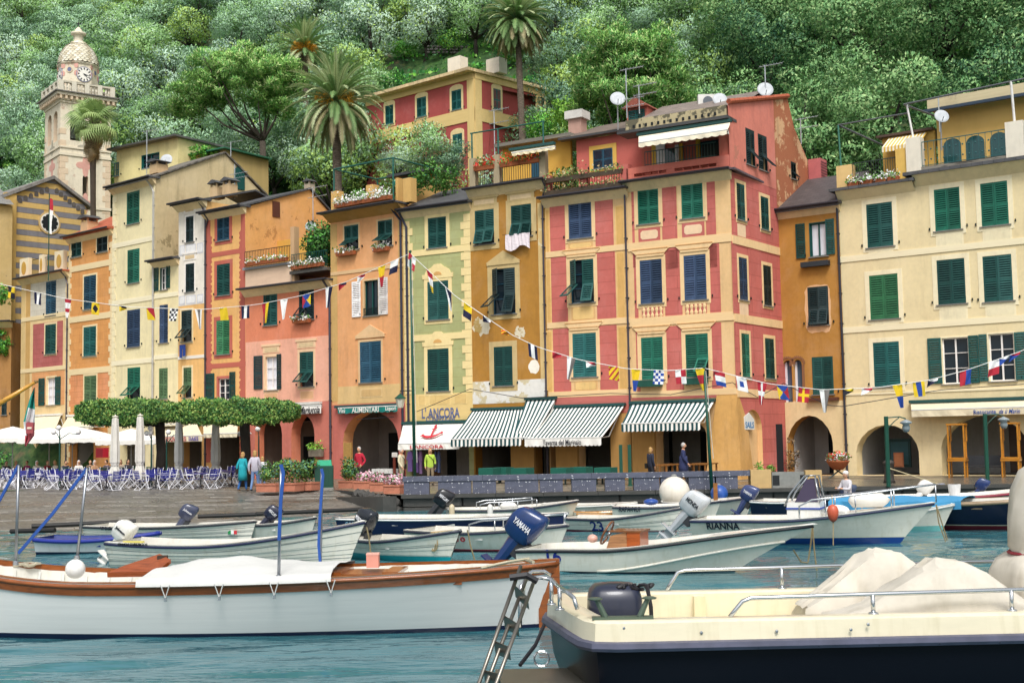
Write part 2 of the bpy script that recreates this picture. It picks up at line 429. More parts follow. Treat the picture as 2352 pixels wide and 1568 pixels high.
def slip_pt(i,t,dz=0):
 a,b=top[i],bot[i];p=a.lerp(b,t);return(p.x,p.y,QZ*(1-t)+dz)
def slip_any(u,t,dz=0):
 i=min(int(u),3);f=u-i;a=Vector(slip_pt(i,t,dz));b=Vector(slip_pt(i+1,t,dz));return a.lerp(b,f)
for r in range(NR+1):
 t=-.04+1.7*r/NR
 for i in range(5):vs_.append(slip_pt(i,t)if t>0 else slip_pt(i,t,.012))
fs_=[(r*5+i,r*5+i+1,(r+1)*5+i+1,(r+1)*5+i)for r in range(NR)for i in range(4)]
slip=MB().add(vs_,[f[::-1]for f in fs_],COB).obj('slipway');tag(slip,kind='structure')
STRIP=stone('a09c94','5c5852',1.5,.4)
for t in(.03,.16,.27,.4,.52,.66,.8,.95):
 u=0.02
 while u<3.0:
  du=rnd.uniform(.05,.16);hw=.12;dz=.02
  pts=[]
  for uu in(u,u+du-.008):
   c=slip_any(uu,t+.006*math.sin(uu*5+t*20));w_=.012*rnd.uniform(.7,1.2)
   a=slip_any(uu,t+w_+.006*math.sin(uu*5+t*20));pts+=[c,a]
  u_ok=rnd.random()>.3;zt=Vector((0,0,.035));v8=[p-zt for p in pts]+[p+Vector((0,0,.012))for p in pts]
  if u_ok:MB().add(v8,[(4,6,7,5),(0,1,5,4),(2,6,7,3),(0,4,6,2),(1,3,7,5)],STRIP).obj('paving_strip',slip)
  u+=du
def on_ground(x,y,z=QZ):return atZ(x,y,z)
for a,b in(((290,1402),(1250,1356)),((100,1448),(505,1437)),((1820,1312),(2352,1292))):
 p=atZ(*L(0,*a),.22);q_=atZ(*L(0,*b),.26)
 tag(MB().tube([p,p.lerp(q_,.5),q_],.07,plain('1c1a18',.6),8).obj('mooring_timber',smooth=False),'dark tarred timber lying across the wet slipway','timber','dark timbers on the slipway')
p=atZ(*L(1,0,1290),.3);q_=atZ(*L(1,1000,1245),.3)
tag(MB().tube([p,q_],.07,plain('1c1a18',.6),8).obj('mooring_timber'),'dark tarred timber lying across the wet slipway','timber','dark timbers on the slipway')
pr=thing('stone_parapet','speckled blue-grey stone parapet along the quay in front of the striped awnings','parapet',(xq.x,48.75,QZ))
PL=XY(1716,48.6).x-xq.x
capm=MB().box(0,0,0,1,.5,.2,ST_W).mesh('cap_stone');blm=MB().box(0,0,0,1,.42,.5,ST_W).mesh('block')
x=0;k=0
while x<PL-.3:
 wd=min(rnd.uniform(1.0,1.5),PL-x);new('block',blm,pr,(x+.04,.04,0),None,(wd-.28*(rnd.random()<.85)-.06,1,1));x+=wd
x=0
while x<PL-.05:
 wd=min(rnd.uniform(1.5,2.4),PL-x);new('cap_stone',capm,pr,(x+.005,0,.502),None,(wd-.01,1,1));x+=wd
bx0=XY(1717,48.6).x
o=MB().box(0,0,0,XY(1764,48.6).x-bx0,.55,.98-.25,plaster('c8a46a')).obj('parapet_end_wall',loc=(bx0,48.72,QZ));tag(o,'smooth tan plastered end wall of the parapet','wall')
o=MB().box(0,0,0,XY(1850,48.6).x-XY(1766,48.6).x,.5,.62,stone('8d8d88',None,.8)).obj('low_concrete_wall',loc=(XY(1766,48.6).x,48.75,QZ));tag(o,'low grey concrete wall with square drain holes by the tan panels','wall')
for xx in(1775,1838):new('drain_hole',MB().box(-.13,-.01,.12,.13,.02,.5,plain('15181a')).mesh('drain_hole'),o,(XY(xx,48.6).x-XY(1766,48.6).x,0,0))
for xx,ww in((1842,.62),):
 o=MB().box(0,0,0,ww,.3,.68,plaster('c8a46a')).obj('tan_board',loc=(XY(xx,48.5).x,48.55,QZ));tag(o,'tan board standing at the end of the low concrete wall','board')
slab=MB().box(0,0,0,1,1,.012,stone('7a7468','4a463e',.8,.22,None,.3)).mesh('paving_slab')
X0=XY(1860,49).x
for r in range(7):
 X=X0+rnd.uniform(-.6,0);Yr=49.25+r*.95
 while X<24:
  wd=rnd.uniform(1.0,1.9)
  if Yr<55-.0*X:new('paving_slab',slab,quay,(X+.015,Yr,QZ+.002+rnd.uniform(0,.004)),None,(wd-.03,.92,1))
  X+=wd
  #  trees
BARK=stone('4a4238','2a241e',3,.95);BARKD=stone('2e2822','1a1612',3,.95)
OL=[leaf('35604c','a0c2a0'),leaf('30603a','94bc78'),leaf('467464','b6d0b8'),leaf('4c7434','a6c468')]
OAK=[leaf('1a4a34','64925a',vs=.8),leaf('22543a','82aa6c',vs=.8)]
OAKT=leaf('6a9a5c','a6c284',vs=.8)
SHR=[leaf('246a30','68b044',vs=1.0),leaf('2e6c32','88ba50',vs=1.0),leaf('1a4e30','448248',vs=1.0)]
PINE=[leaf('2a6440','66a050',vs=1.2),leaf('468248','98c468',vs=1.2)]
PINET=leaf('98b468','c8d494')
def limbs(m,base,h,r,tips,bark,g,bend=.15,n=6):
 fork=Vector(base)+Vector((g.uniform(-.2,.2)*h*.4,g.uniform(-.1,.1),h*.42))
 m.tube([base,Vector(base).lerp(fork,.5)+Vector((g.uniform(-bend,bend),0,0)),fork],[r,r*.8,r*.7],bark,n)
 for t in tips:
  t=Vector(t);mid=fork.lerp(t,.5)+Vector((g.uniform(-.3,.3),g.uniform(-.3,.3),g.uniform(-.1,.35)))*(h*.12)
  m.tube([fork,mid,t],[r*.55,r*.36,r*.12],bark,5)
def proto_tree(name,seed,h,rx,rz,nclump,cr,per,size,mats,wts,bark,trunk_r,low=.35,top_extra=None,aspect=.5,flat=.8,hole=.0):
 g=random.Random(seed);ng=np.random.default_rng(seed)
 cs,rs=[],[]
 cz=h-rz
 while len(cs)<nclump:
  d=Vector((g.gauss(0,1),g.gauss(0,1),g.gauss(0,1))).normalized()
  q=g.uniform(.55,1.0);p=Vector((d.x*rx*q,d.y*rx*q,cz+d.z*rz*q))
  if p.z<h*low:continue
  cs.append(p);rs.append(cr*g.uniform(.65,1.25))
 P,N=clump_points(ng,cs,rs,per,flat)
 root=new(name,None)
 m=MB();limbs(m,(0,0,-.6),h*.75,trunk_r,[c*.9 for c in cs[:9]],bark,g);m.obj('trunk',root,smooth=True)
 me=leafmesh('crown',P,size,mats,wts,aspect,seed,N)
 new('crown',me,root)
 return root
protos={}
protos['olive']=[proto_tree('olive_tree',10+k,rnd.uniform(3.8,5.0),rnd.uniform(2.0,2.7),rnd.uniform(1.4,1.8),22,.95,210,.2,[OL[k%4],OL[(k+1)%4]],[.8,.2],BARKD,.2,.33)for k in range(8)]
protos['oak']=[proto_tree('evergreen_oak',40+k,rnd.uniform(8,10),rnd.uniform(3.6,4.6),rnd.uniform(3.4,4.2),46,1.2,330,.22,[OAK[k%2],OAK[1-k%2],OAKT],[.5,.32,.18],BARKD,.3,.12)for k in range(4)]
protos['shrub']=[proto_tree('hillside_shrub',70+k,rnd.uniform(1.5,2.6),rnd.uniform(1.0,1.7),rnd.uniform(.8,1.2),12,.68,110,.22,[SHR[k%3],SHR[(k+1)%3]],[.7,.3],BARK,.06,.08)for k in range(6)]
lab={'olive':('grey-green olive tree on the terraced hillside','tree','olive trees on the hillside'),'oak':('dense dark evergreen oak on the wooded slope behind the cream house','tree','evergreen oaks on the slope'),'shrub':('bright leafy green shrub growing between the hillside trees','shrub','shrubs on the hillside')}
used={}
def plant(kind,p,s=1.0,k=None):
 L_=protos[kind];k=rnd.randrange(len(L_))if k is None else k
 o=L_[k];key=(kind,k)
 if key in used:o=copy_tree(o)
 used[key]=1
 o.location=p;o.rotation_euler=(0,0,rnd.uniform(0,6.28));f=s*rnd.uniform(.85,1.15);o.scale=(f,f,f*rnd.uniform(.9,1.1))
 tag(o,*lab[kind])
 if kind=='olive':o['label']=('grey-green','fresh green','pale silvery','yellowish green')[k%4]+' olive tree on the terraced hillside'
 return o
placed=[]
def far_enough(p,d):
 for q in placed:
  if(q[0]-p.x)**2+(q[1]-p.y)**2<(d+q[2])**2*.25:return False
 return True
def scatter(kind,n,x0,x1,y0,y1,d,s=1.0,avoid=()):
 c=0;tries=0
 while c<n and tries<n*30:
  tries+=1;x,y=rnd.uniform(x0,x1),rnd.uniform(y0,y1)
  if any(a<=x<=c_ and b<=y<=d_ for a,b,c_,d_ in avoid):continue
  p=hit(x,y)
  if not far_enough(p,d):continue
  placed.append((p.x,p.y,d));plant(kind,Vector((p.x,p.y,hz(p.x,p.y)-.1)),s);c+=1
 return c
KEEP=[(640,60,760,130),(860,150,1270,370)]
scatter('oak',10,2000,2480,-60,640,6.0,1.3)
scatter('oak',24,1640,2440,-160,600,5.2,1.2)
scatter('olive',225,-80,1340,-60,520,3.0,1.3,KEEP)
scatter('olive',16,1560,1760,0,400,2.8,1.3)
scatter('olive',16,1250,1650,-20,200,3.2,1.2)
scatter('shrub',85,820,1700,-20,400,1.5,1.0,[(860,150,1270,350)])
scatter('shrub',60,-40,900,-40,440,1.7,1.0,[(640,60,760,130)])
pts=[];g_=np.random.default_rng(3)
for _ in range(46000):
 x,y=g_.uniform(-200,2560),g_.uniform(-160,470)
 d=ray(x,y);Yg=None
 k=d.x/d.y;e=d.z/d.y
 den=.9*(1+.35*k)-e
 if den<=.05:continue
 Yg=(EYE-.55+.9*78)/den*1.0
 if Yg<72 or Yg>240:continue
 Yg+=g_.uniform(-2,2);X=k*Yg;pts.append((X,Yg,hz(X,Yg)+g_.uniform(-.05,.25)))
new('undergrowth',leafmesh('undergrowth',np.array(pts),.5,[SHR[0],SHR[1],SHR[2]],[.3,.15,.55],.6,5),None)
tag(bpy.data.objects['undergrowth'],'low green undergrowth and ivy covering the hillside terraces','undergrowth',kind='stuff')
wm=stone('8a7f70','5a5046',2.5,.95)
for(x,y,ln)in((640,48,5),(610,105,4),(480,260,5),(590,30,5),(1440,75,6),(1560,40,5),(1290,30,4),(300,190,4),(1030,130,4)):
 p=hit(x,y)
 o=MB();g2=random.Random(int(x))
 o=thing('terrace_wall','rough dry stone retaining wall between olive terraces','wall',(p.x,p.y-.3,hz(p.x,p.y)-.3),.1,'dry stone terrace walls')
 for r in range(3):
  X=-ln/2
  while X<ln/2:
   wd=g2.uniform(.3,.6);new('stone',rk[g2.randrange(4)],o,(X,g2.uniform(-.05,.05),.2+r*.3),g2.uniform(0,6),(wd,.4,.36));X+=wd*.9
for me in rk:pass
def pine(name,label,x,ybase,Y,parts,seed,trunk_r=.42,lean=0,fork=None):
 base=atY(x,ybase,Y);base.z=hz(base.x,Y)-.3
 root=thing(name,label,'tree',base)
 g=random.Random(seed);ng=np.random.default_rng(seed);cs,rs=[],[]
 for(px,py,rx,ry,n)in parts:
  c=atY(px,py,Y)-base;sx=rx/ppm(Y);sz=ry/ppm(Y)
  for _ in range(n):
   d=Vector((g.gauss(0,1),g.gauss(0,1),g.gauss(0,1))).normalized();q=g.uniform(.5,1)
   cs.append(c+Vector((d.x*sx*q,d.y*sx*.85*q,d.z*sz*q)));rs.append(.62*g.uniform(.7,1.3))
 P,N=clump_points(ng,cs,rs,240,.75)
 new('crown',leafmesh('crown',P,.3,[PINE[0],PINE[1],PINET],[.36,.48,.16],.26,seed,N,.9),root)
 m=MB();tips=[cs[i]for i in range(0,len(cs),max(1,len(cs)//9))]
 fk=Vector((lean,0,min(c.z for c in cs)*.72))if not fork else atY(*fork,Y)-base
 m.tube([(0,0,-1),(lean*.2,0,fk.z*.5),fk],[trunk_r,trunk_r*.8,trunk_r*.62],BARK,9)
 for t in tips:
  mid=fk.lerp(t,.5)+Vector((0,0,-.1*(t-fk).length));m.tube([fk,mid,t],[trunk_r*.36,trunk_r*.2,.04],BARK,6)
 m.obj('trunk',root,smooth=True);return root
pine('umbrella_pine','tall umbrella pine with a flat spreading crown and bare forked trunk beside the palms',608,420,108,[(555,160,130,40,95),(465,205,75,34,40),(645,180,58,46,36),(560,215,120,26,36),(430,250,42,22,16),(640,250,40,22,10)],5,.42,-.4,(603,325))
pine('round_pine','broad rounded dark green pine with pale shoot tips above the dormer house',1450,345,88,[(1440,130,125,75,90),(1380,200,80,50,40),(1510,190,80,60,50),(1440,240,130,45,50),(1550,230,50,28,14)],6,.4)
for(x,y,s,k)in((975,335,1.0,1),(915,345,.75,2),(1020,350,.8,0)):
 p=atY(x,y,96);o=plant('olive',Vector((p.x,96,p.z-2.6)),s,k)
 tag(o,'loose silvery olive tree in front of the red villa','tree','silvery olives below the red villa')
def feather(L_,droop,mat,rib,seed,n=26,wid=.36):
 g=random.Random(seed);m=MB();pts=[]
 for i in range(n+1):
  t=i/n;a=droop*t**1.5
  pts.append((L_*(math.sin(a)/max(droop,.01)if droop>.01 else t),0,L_*t*math.cos(a)*.92 if droop<.1 else L_*(1-math.cos(a))/droop*-1+0))
 pts=[];x=z=0
 for i in range(n+1):
  t=i/n;a=-droop*t**1.4;pts.append(Vector((x,0,z)));x+=math.cos(a)*L_/n;z+=math.sin(a)*L_/n
 m.tube(pts,[.05*(1-.8*i/n)for i in range(n+1)],rib,4)
 for i in range(2,n):
  t=i/n;w_=wid*math.sin(math.pi*min(1,t*.93+.1))**.6*g.uniform(.85,1.1);d=(pts[i+1]-pts[i]).normalized()
  for s in(-1,1):
   for k in(0,.35,.7):
    b=pts[i]+d*(L_/n)*k;e=b+d*w_*.75+Vector((0,s*w_,-.22*w_+g.uniform(-.05,.05)))
    sd_=d*.06
    m.add([b-sd_*.4,b+sd_*.6,e],[(0,1,2)],mat)
 return m.mesh('frond')
PG=[leaf('38603a','7a9c60',vs=.6),leaf('6a8a58','c4cca0',vs=.6),leaf('6c6448','a09470',vs=.6)]
RIB=plain('7a8450');DRY=leaf('6a5a40','a08c68',vs=.7)
FR={}
def frond(L_,dr,k):
 key=(round(L_,1),round(dr,1),k)
 if key not in FR:FR[key]=feather(key[0],key[1],PG[k]if k<3 else DRY,RIB,len(FR)+3)
 return FR[key]
def date_palm(label,x,yb,yc,Y,rad,seed,orange=True,full=True,zb=None,dead=True):
 base=atY(x[0],yb,Y);top_=atY(x[1],yc,Y);base.z=hz(base.x,Y)-.3 if zb is None else zb
 root=thing('date_palm',label,'palm',base);g=random.Random(seed);c=top_-base
 tr=rad*.085
 q=NT('palm_bark');v=q.obj();wv=q.noise(q.obj((2,2,9)),2.2,4);q.col(q.ramp(wv,[(.3,hx('3a3028')),(.6,hx('7a6c5e')),(.8,hx('94826e'))]));q.rough(.95);q.bump(wv,.9,.08)
 pm=q.m;m=MB();k=14;pts=[Vector((0,0,-1)).lerp(c,i/k)for i in range(k+1)]
 m.tube(pts,[tr*(1.1-.02*i+.05*(i%2))for i in range(k+1)],pm,10);m.obj('trunk',root,smooth=True)
 m=MB();m.ball(c+Vector((0,0,-.15*rad)),(tr*1.7,tr*1.7,.28*rad),pm,10,6);m.obj('crown_shaft',root,smooth=True)
 n=170 if full else 80
 for i in range(n):
  el=88-140*(i/n)**.8 if full else 85-120*(i/n)
  dr=1.0+.6*max(0,(70-el)/120)if el>-20 else 1.0
  dr=round(min(dr,1.5),1);Lf=rad*g.uniform(.92,1.08);kk=2 if el<-22 and g.random()<.7 else(1 if g.random()<.35 else 0)
  o=new('frond',frond(Lf,dr,kk),root,c);az=i*2.39996+g.uniform(-.2,.2)
  o.rotation_euler=(0,-RAD(max(el,-68)+(16 if el>0 else 6)),az)
 if orange:
  for i in range(10):
   az=g.uniform(0,6.28);d=Vector((math.cos(az),math.sin(az),g.uniform(-.1,.5)))
   P,N=clump_points(np.random.default_rng(i+seed),[d*rad*.24],[rad*.13],130)
   o=new('fruit_stalk',leafmesh('fruit_stalk',P,.3,[leaf('a86a1c','d8a038')],None,.2,i),root,c)
 return root
date_palm('large date palm with drooping fronds and orange fruit stalks behind the orange gable house',(779,772),470,238,92,4.3,2)
date_palm('very tall slender date palm standing beside the red villa',(1206,1188),285,48,98,3.3,3,False)
date_palm('smaller date palm half hidden behind the umbrella pine on the slope',(705,700),150,118,118,3.6,4,True,False)
def fan_palm(label,x,yb,yc,Y,seed):
 base=atY(x[0],yb,Y);top_=atY(x[1],yc,Y);base.z=6;root=thing('fan_palm',label,'palm',base);c=top_-base;g=random.Random(seed)
 m=MB();pts=[Vector((0,0,-.5)).lerp(c,i/8)for i in range(9)];m.tube(pts,[.3,.27,.25,.24,.23,.22,.22,.24,.26],stone('4a4036','2e2620',3,.95),9);m.obj('trunk',root,smooth=True)
 def fan(mat,L_,blade,droop):
  m=MB();m.tube([(0,0,0),(L_*.5,0,L_*.06),(L_,0,0)],.03,RIB,4);o_=Vector((L_,0,0))
  for i in range(-9,10):
   a=i/9*1.75;d=Vector((math.cos(a),math.sin(a),0));s_=Vector((-d.y,d.x,0))*.06
   mid=o_+d*blade*.6;e=o_+d*blade+Vector((0,0,-droop*blade))
   m.add([o_,mid-s_,e,mid+s_],[(0,1,2,3)],mat)
  return m.mesh('frond')
 A=fan(leaf('446a3c','9ab070',vs=.6),1.15,1.25,.55);B=fan(DRY,.8,1.0,.9)
 for i in range(40):
  t=i/40;el=82-125*t;o=new('frond',A,root,c);az=i*2.39996;o.rotation_euler=(RAD(g.uniform(-40,40)),-RAD(el),az);f=g.uniform(.7,1.12);o.scale=(f,f*.8,f)
 for i in range(34):
  o=new('frond',B,root,c+Vector((0,0,-.2-1.9*g.random())));o.rotation_euler=(RAD(g.uniform(-30,30)),RAD(g.uniform(48,78)),g.uniform(0,6.28));f=g.uniform(.5,.95);o.scale=(f,f*.6,f)
 return root
fan_palm('slim fan palm with a shaggy skirt of dead leaves in front of the bell tower',(219,213),600,283,97,9)
#  house kit
SH=dict(g='0c6650',d='0a4a44',b='1c4c62',n='28405e',o='56754e',t='115c58',k='0b2a2c',w='efe9e4',l='2f744a')
DARK=plain('12171a',.8);PANE=glass('1a2730');CURT=cloth('e6e4ea');WHITE=plain('ece8e2',.5);LEAD=plain('4a4550',.45,.4)
GREY=plain('6a6d70',.5,.5);IRON=plain('1a2a28',.5,.3);TERRA=stone('b0643c','8a4a2a',3,.85);CREAM=plaster('e9cf9c');RTILE=None
SHM={}
@memo
def shutter_paint(h):
 q=NT('shutter_paint_'+h);c=hx(h);q.rough(.55);oi=q.n('ShaderNodeObjectInfo');f=q.noise(q.obj((1,1,2.5)),2.2,5)
 a=q.ramp(oi.outputs['Random'],[(0,sc_(c,.7)),(.5,c),(1,(min(1,c[0]*1.5+.02),min(1,c[1]*1.35+.02),min(1,c[2]*1.4+.02),1))])
 q.col(q.mix(1.0,a,q.ramp(f,[(.3,(.72,.74,.76,1)),(.6,(1.05,1.05,1.05,1)),(.8,(1.4,1.35,1.3,1))]),'MULTIPLY'));return q.m
def shutter_mesh(c,part):
 if(c,part)in SHM:return SHM[c,part]
 m=shutter_paint(SH[c]);b=MB();lo,hi={'full':(0,1),'upper':(.43,1),'flap':(0,.43)}[part]
 s=1 if part!='flap' else.43
 b.box(0,0,lo,.11,.045,hi,m);b.box(.89,0,lo,1,.045,hi,m)
 def rail(z0,z1):b.box(.11,.004,z0,.89,.041,z1,m)
 def slats(z0,z1,n):
  dz=(z1-z0)/n
  for i in range(n):
   z=z0+dz*(i+.5)
   b.add([(.1,-.012,z-dz*.36),(.9,-.012,z-dz*.36),(.9,.034,z+dz*.3),(.1,.034,z+dz*.3),(.1,-.006,z-dz*.46),(.9,-.006,z-dz*.46),(.9,.042,z+dz*.2),(.1,.042,z+dz*.2)],[(0,1,2,3),(7,6,5,4),(0,4,5,1),(2,6,7,3)],m)
 if part!='flap':rail(.95,1);rail(.43,.49);slats(.49,.95,9)
 if part=='full':rail(0,.07);slats(.07,.43,7)
 if part=='flap':rail(0,.05);rail(.39,.43);slats(.05,.39,7)
 me=b.mesh('shutter')
 if part=='flap':
  for v in me.vertices:v.co.z-=.43
 SHM[c,part]=me;return me
BX={}
def boxmesh(name,m):
 if(name,m)not in BX:BX[name,m]=MB().box(0,0,0,1,1,1,m).mesh(name)
 return BX[name,m]
class Bld:
 def __init__(s,name,label,xl,Yl,xr,Yr,cat='house',zb=QZ,group=None):
  s.o=XY(xl,Yl);q=XY(xr,Yr);u=(q-s.o);s.W=u.length;u=u/s.W;s.u=u;s.i=Vector((-u.y,u.x));s.zb=zb
  s.root=thing(name,label,cat,(s.o.x,s.o.y,zb),math.atan2(u.y,u.x),group);s.holes=[];s.panels=[]
 def uz(s,x,y,dep=0):
  d=ray(x,y);o=s.o+s.i*dep
  t=(o.x*s.i.x+o.y*s.i.y)/(d.x*s.i.x+d.y*s.i.y)
  p=Vector((d.x*t,d.y*t))-s.o
  return(p.x*s.u.x+p.y*s.u.y,EYE+d.z*t-s.zb)
 def rect(s,b,dep=0):
  xm,ym=(b[0]+b[2])/2,(b[1]+b[3])/2
  return s.uz(b[0],ym,dep)[0],s.uz(xm,b[3],dep)[1],s.uz(b[2],ym,dep)[0],s.uz(xm,b[1],dep)[1]
 def z(s,x,y,dep=0):return s.uz(x,y,dep)[1]
 def world(s,lx,ly,lz):p=s.o+s.u*lx+s.i*ly;return Vector((p.x,p.y,lz+s.zb))
 def mb(s):return MB()
 def box(s,name,x0,y0,z0,x1,y1,z1,m):return new(name,boxmesh(name,m),s.root,(x0,y0,z0),None,(x1-x0,y1-y0,z1-z0))
 def hole(s,poly,depth):s.holes.append((poly,depth))
 def win(s,b,c='d',mode='closed',frame=None,fw=.13,sill=True,shut=None,case=None,dep=0,curtain=False,flap=45,hole=True,hood=None,one=None):
  u0,z0,u1,z1=s.rect(b,dep);w_,h_=u1-u0,z1-z0
  if hole and dep==0:s.hole([(u0,z0),(u1,z0),(u1,z1),(u0,z1)],.26)
  fm=frame or plain(SH[c],.5);y=dep;m=MB();p=.025 if frame else.012;fw_=fw if frame else.04
  m.box(u0-fw_,y-p,z0-(fw_ if frame else 0),u0+.005,y+.1,z1+fw_,fm);m.box(u1-.005,y-p,z0-(fw_ if frame else 0),u1+fw_,y+.1,z1+fw_,fm)
  m.box(u0,y-p,z1-.005,u1,y+.1,z1+fw_,fm)
  if frame:m.box(u0,y-p,z0-fw_,u1,y+.1,z0+.004,fm)
  wo=m.obj('window',s.root)
  if sill:new('sill',boxmesh('sill',stone('8a8680','66625c',2)),wo,(u0-.1,y-.09,z0-.05),None,(w_+.2,.2,.05))
  new('pane',boxmesh('pane',CURT if curtain else PANE),wo,(u0,y+.18,z0),None,(w_,.02,h_))
  def leaf_(part,x,wd,rotz=0,yy=None):
   o=new('shutter',shutter_mesh(c,part),wo,(x,y-.012 if yy is None else yy,z0+.015),None,(wd,1,h_-.03));o.rotation_euler=(0,0,rotz);return o
  for sx in(u0-.3,u1+.26):new('shutter_hook',boxmesh('shutter_hook',IRON),wo,(sx,y-.07,z0+h_*.04),None,(.05,.07,.12))
  hw=w_/2
  if mode in('closed','flap'):
   for k in(0,1):
    fl=mode=='flap' and(one is None or one==k)
    leaf_('upper' if fl else 'full',u0+k*hw+.006,hw-.012)
    if fl:
     f=new('shutter_flap',shutter_mesh(c,'flap'),wo,(u0+k*hw+.006,y-.014,z0+.43*h_),None,(hw-.012,1,h_-.03));f.rotation_euler=(RAD(-(flap+rnd.uniform(-5,5))),0,0)
  if case or mode=='open':
   cm=plain(SH.get(case,case)if case else SH['w'],.5);m=MB();e=.06;yy=y+.1
   for a,bb in((u0,u0+e),(u0+hw-e*.6,u0+hw+e*.6),(u1-e,u1)):m.box(a,yy,z0,bb,yy+.05,z1,cm)
   for zz in(z0,z1-e):m.box(u0,yy+.004,zz,u1,yy+.046,zz+e,cm)
   for f_ in(.33,.66)if case!='d' else():m.box(u0,yy+.008,z0+h_*f_,u1,yy+.042,z0+h_*f_+.03,cm)
   m.obj('casement',wo)
  if mode=='open' and shut:
   for sb in shut:
    a0,c0,a1,c1=s.rect(sb,dep)
    o=new('shutter',shutter_mesh(c,'full'),wo,(a0,y-.07,c0),None,(a1-a0,1,c1-c0))
  if mode=='ajar':
   leaf_('upper',u0,hw*.9,RAD(-38),y-.02);leaf_('upper',u0+hw+.01,hw-.02,0)
   for x_,r_ in((u0-.02,-50),(u0+hw+.05,-20)):
    f=new('shutter_flap',shutter_mesh(c,'flap'),wo,(x_,y-.05,z0+.43*h_),None,(hw*.9,1,h_));f.rotation_euler=(RAD(r_),0,0 if r_>-45 else RAD(-20))
  if hood=='pediment':
   m=MB();m.prism([(u0-.35,z1+.35),(u1+.35,z1+.35),(u0+hw,z1+.95)],y-.05,y+.02,frame);m.box(u0-.3,y-.07,z1+.2,u1+.3,y+.02,z1+.36,frame);m.obj('painted_pediment',s.root)
  if hood=='cornice':
   m=MB();m.prism([(u0-.12,z1+.16),(u1+.12,z1+.16),(u1+.2,z1+.3),(u1+.42,z1+.5),(u1+.42,z1+.58),(u0-.42,z1+.58),(u0-.42,z1+.5),(u0-.2,z1+.3)],y-.07,y+.02,frame);m.obj('painted_cornice',s.root);MB().box(u0-.38,y-.085,z1+.5,u1+.38,y-.06,z1+.545,plaster('c98f4e',.06)).obj('cornice_shadow_line',s.root);MB().box(u0-.18,y-.085,z1+.27,u1+.18,y-.06,z1+.3,plaster('c98f4e',.06)).obj('cornice_shadow_line',s.root)  # darker orange strips: the moulding's shadow lines put in as colour
  if hood=='curl':
   pl=[(u0-.3,z1+.15),(u1+.3,z1+.15),(u1+.33,z1+.4)]+[(u0+hw+(hw+.15)*math.cos(a),z1+.4+.42*math.sin(a)+(.12 if 1.2<a<1.94 else 0))for a in[i*math.pi/12 for i in range(13)]]+[(u0-.33,z1+.4)]
   MB().prism(pl,y-.045,y+.02,frame).obj('painted_pediment',s.root);MB().prism([(u0+hw+.28*math.cos(a),z1+.32+.2*math.sin(a))for a in[i*math.pi/8 for i in range(9)]],y-.055,y,plain('d8a560')).obj('painted_shell',s.root)
  if hood=='lintel':
   m=MB();m.box(u0-.2,y-.035,z1+.22,u1+.2,y+.02,z1+.62,frame);m.box(u0-.3,y-.07,z1+.62,u1+.3,y+.02,z1+.75,frame);m.obj('painted_lintel',s.root)
   MB().box(u0-.02,y-.045,z1+.3,u1+.02,y-.01,z1+.54,plain('d8bd92')).obj('painted_scroll',s.root)
  return wo,(u0,z0,u1,z1)
 def wall(s,H,D,m,sm=None,gable=None,lm=None,outer=None):
  W_=s.W;outer=outer or[(0,-.3),(W_,-.3),(W_,H),(0,H)]
  rings=[outer]+[p for p,d in s.holes]
  flat=[q for r in rings for q in r]
  tri=geometry.tessellate_polygon([[Vector((x,z,0))for x,z in r]for r in rings])
  b=MB();sm=sm or m
  tri2=[]
  for t in tri:
   a,c,d=(flat[i]for i in t);ar=(c[0]-a[0])*(d[1]-a[1])-(d[0]-a[0])*(c[1]-a[1])
   tri2.append(t if ar>0 else t[::-1])
  b.add([(x,0,z)for x,z in flat],tri2,m)
  for p,d in s.holes:
   n=len(p)
   for i in range(n):
    (x0,z0),(x1,z1)=p[i],p[(i+1)%n];b.quad((x0,0,z0),(x1,0,z1),(x1,d,z1),(x0,d,z0),m)
  hl=hr=H;s.cut_panels()
  side=[(0,-.3),(D,-.3),(D,gable[2]if gable else H)]+([(gable[0],gable[1])]if gable else[])+[(0,H)]
  n=len(side)
  b.add([(W_,y,z)for y,z in side],[tuple(range(n))],sm);b.add([(0,y,z)for y,z in side],[tuple(range(n))[::-1]],lm or sm)
  zb_=gable[2]if gable else H
  b.quad((0,D,-.3),(0,D,zb_),(W_,D,zb_),(W_,D,-.3),sm)
  s.D=D;s.H=H
  if not gable:b.quad((0,0,H-.01),(W_,0,H-.01),(W_,D,H-.01),(0,D,H-.01),sm)
  return b.obj('wall',s.root)
 def eave(s,z,over=.5,m=None,t=.1,x0=-.18,x1=.18,soff=None,y1=.3):
  m=m or slate();b=MB();b.box(x0,-over,z,s.W+x1,y1,z+t,m);e=b.obj('eave',s.root)
  b=MB();b.prism([(0,0)],0,0,m)if False else None
  sf=soff or CREAM
  b=MB();b.add([(x0+.1,-.003,z-.42),(s.W+x1-.1,-.003,z-.42),(s.W+x1-.1,-over*.72,z-.004),(x0+.1,-over*.72,z-.004),(x0+.1,.02,z-.004),(s.W+x1-.1,.02,z-.004)],[(0,1,2,3),(3,2,5,4),(0,3,4),(1,5,2)],sf);b.obj('cove',s.root)
  b=MB();b.tube([(x0,-over-.05,z+.05),(s.W+x1,-over-.05,z+.05)],.07,plain('3c3a40',.4,.5),6);b.obj('gutter',s.root)
  return e
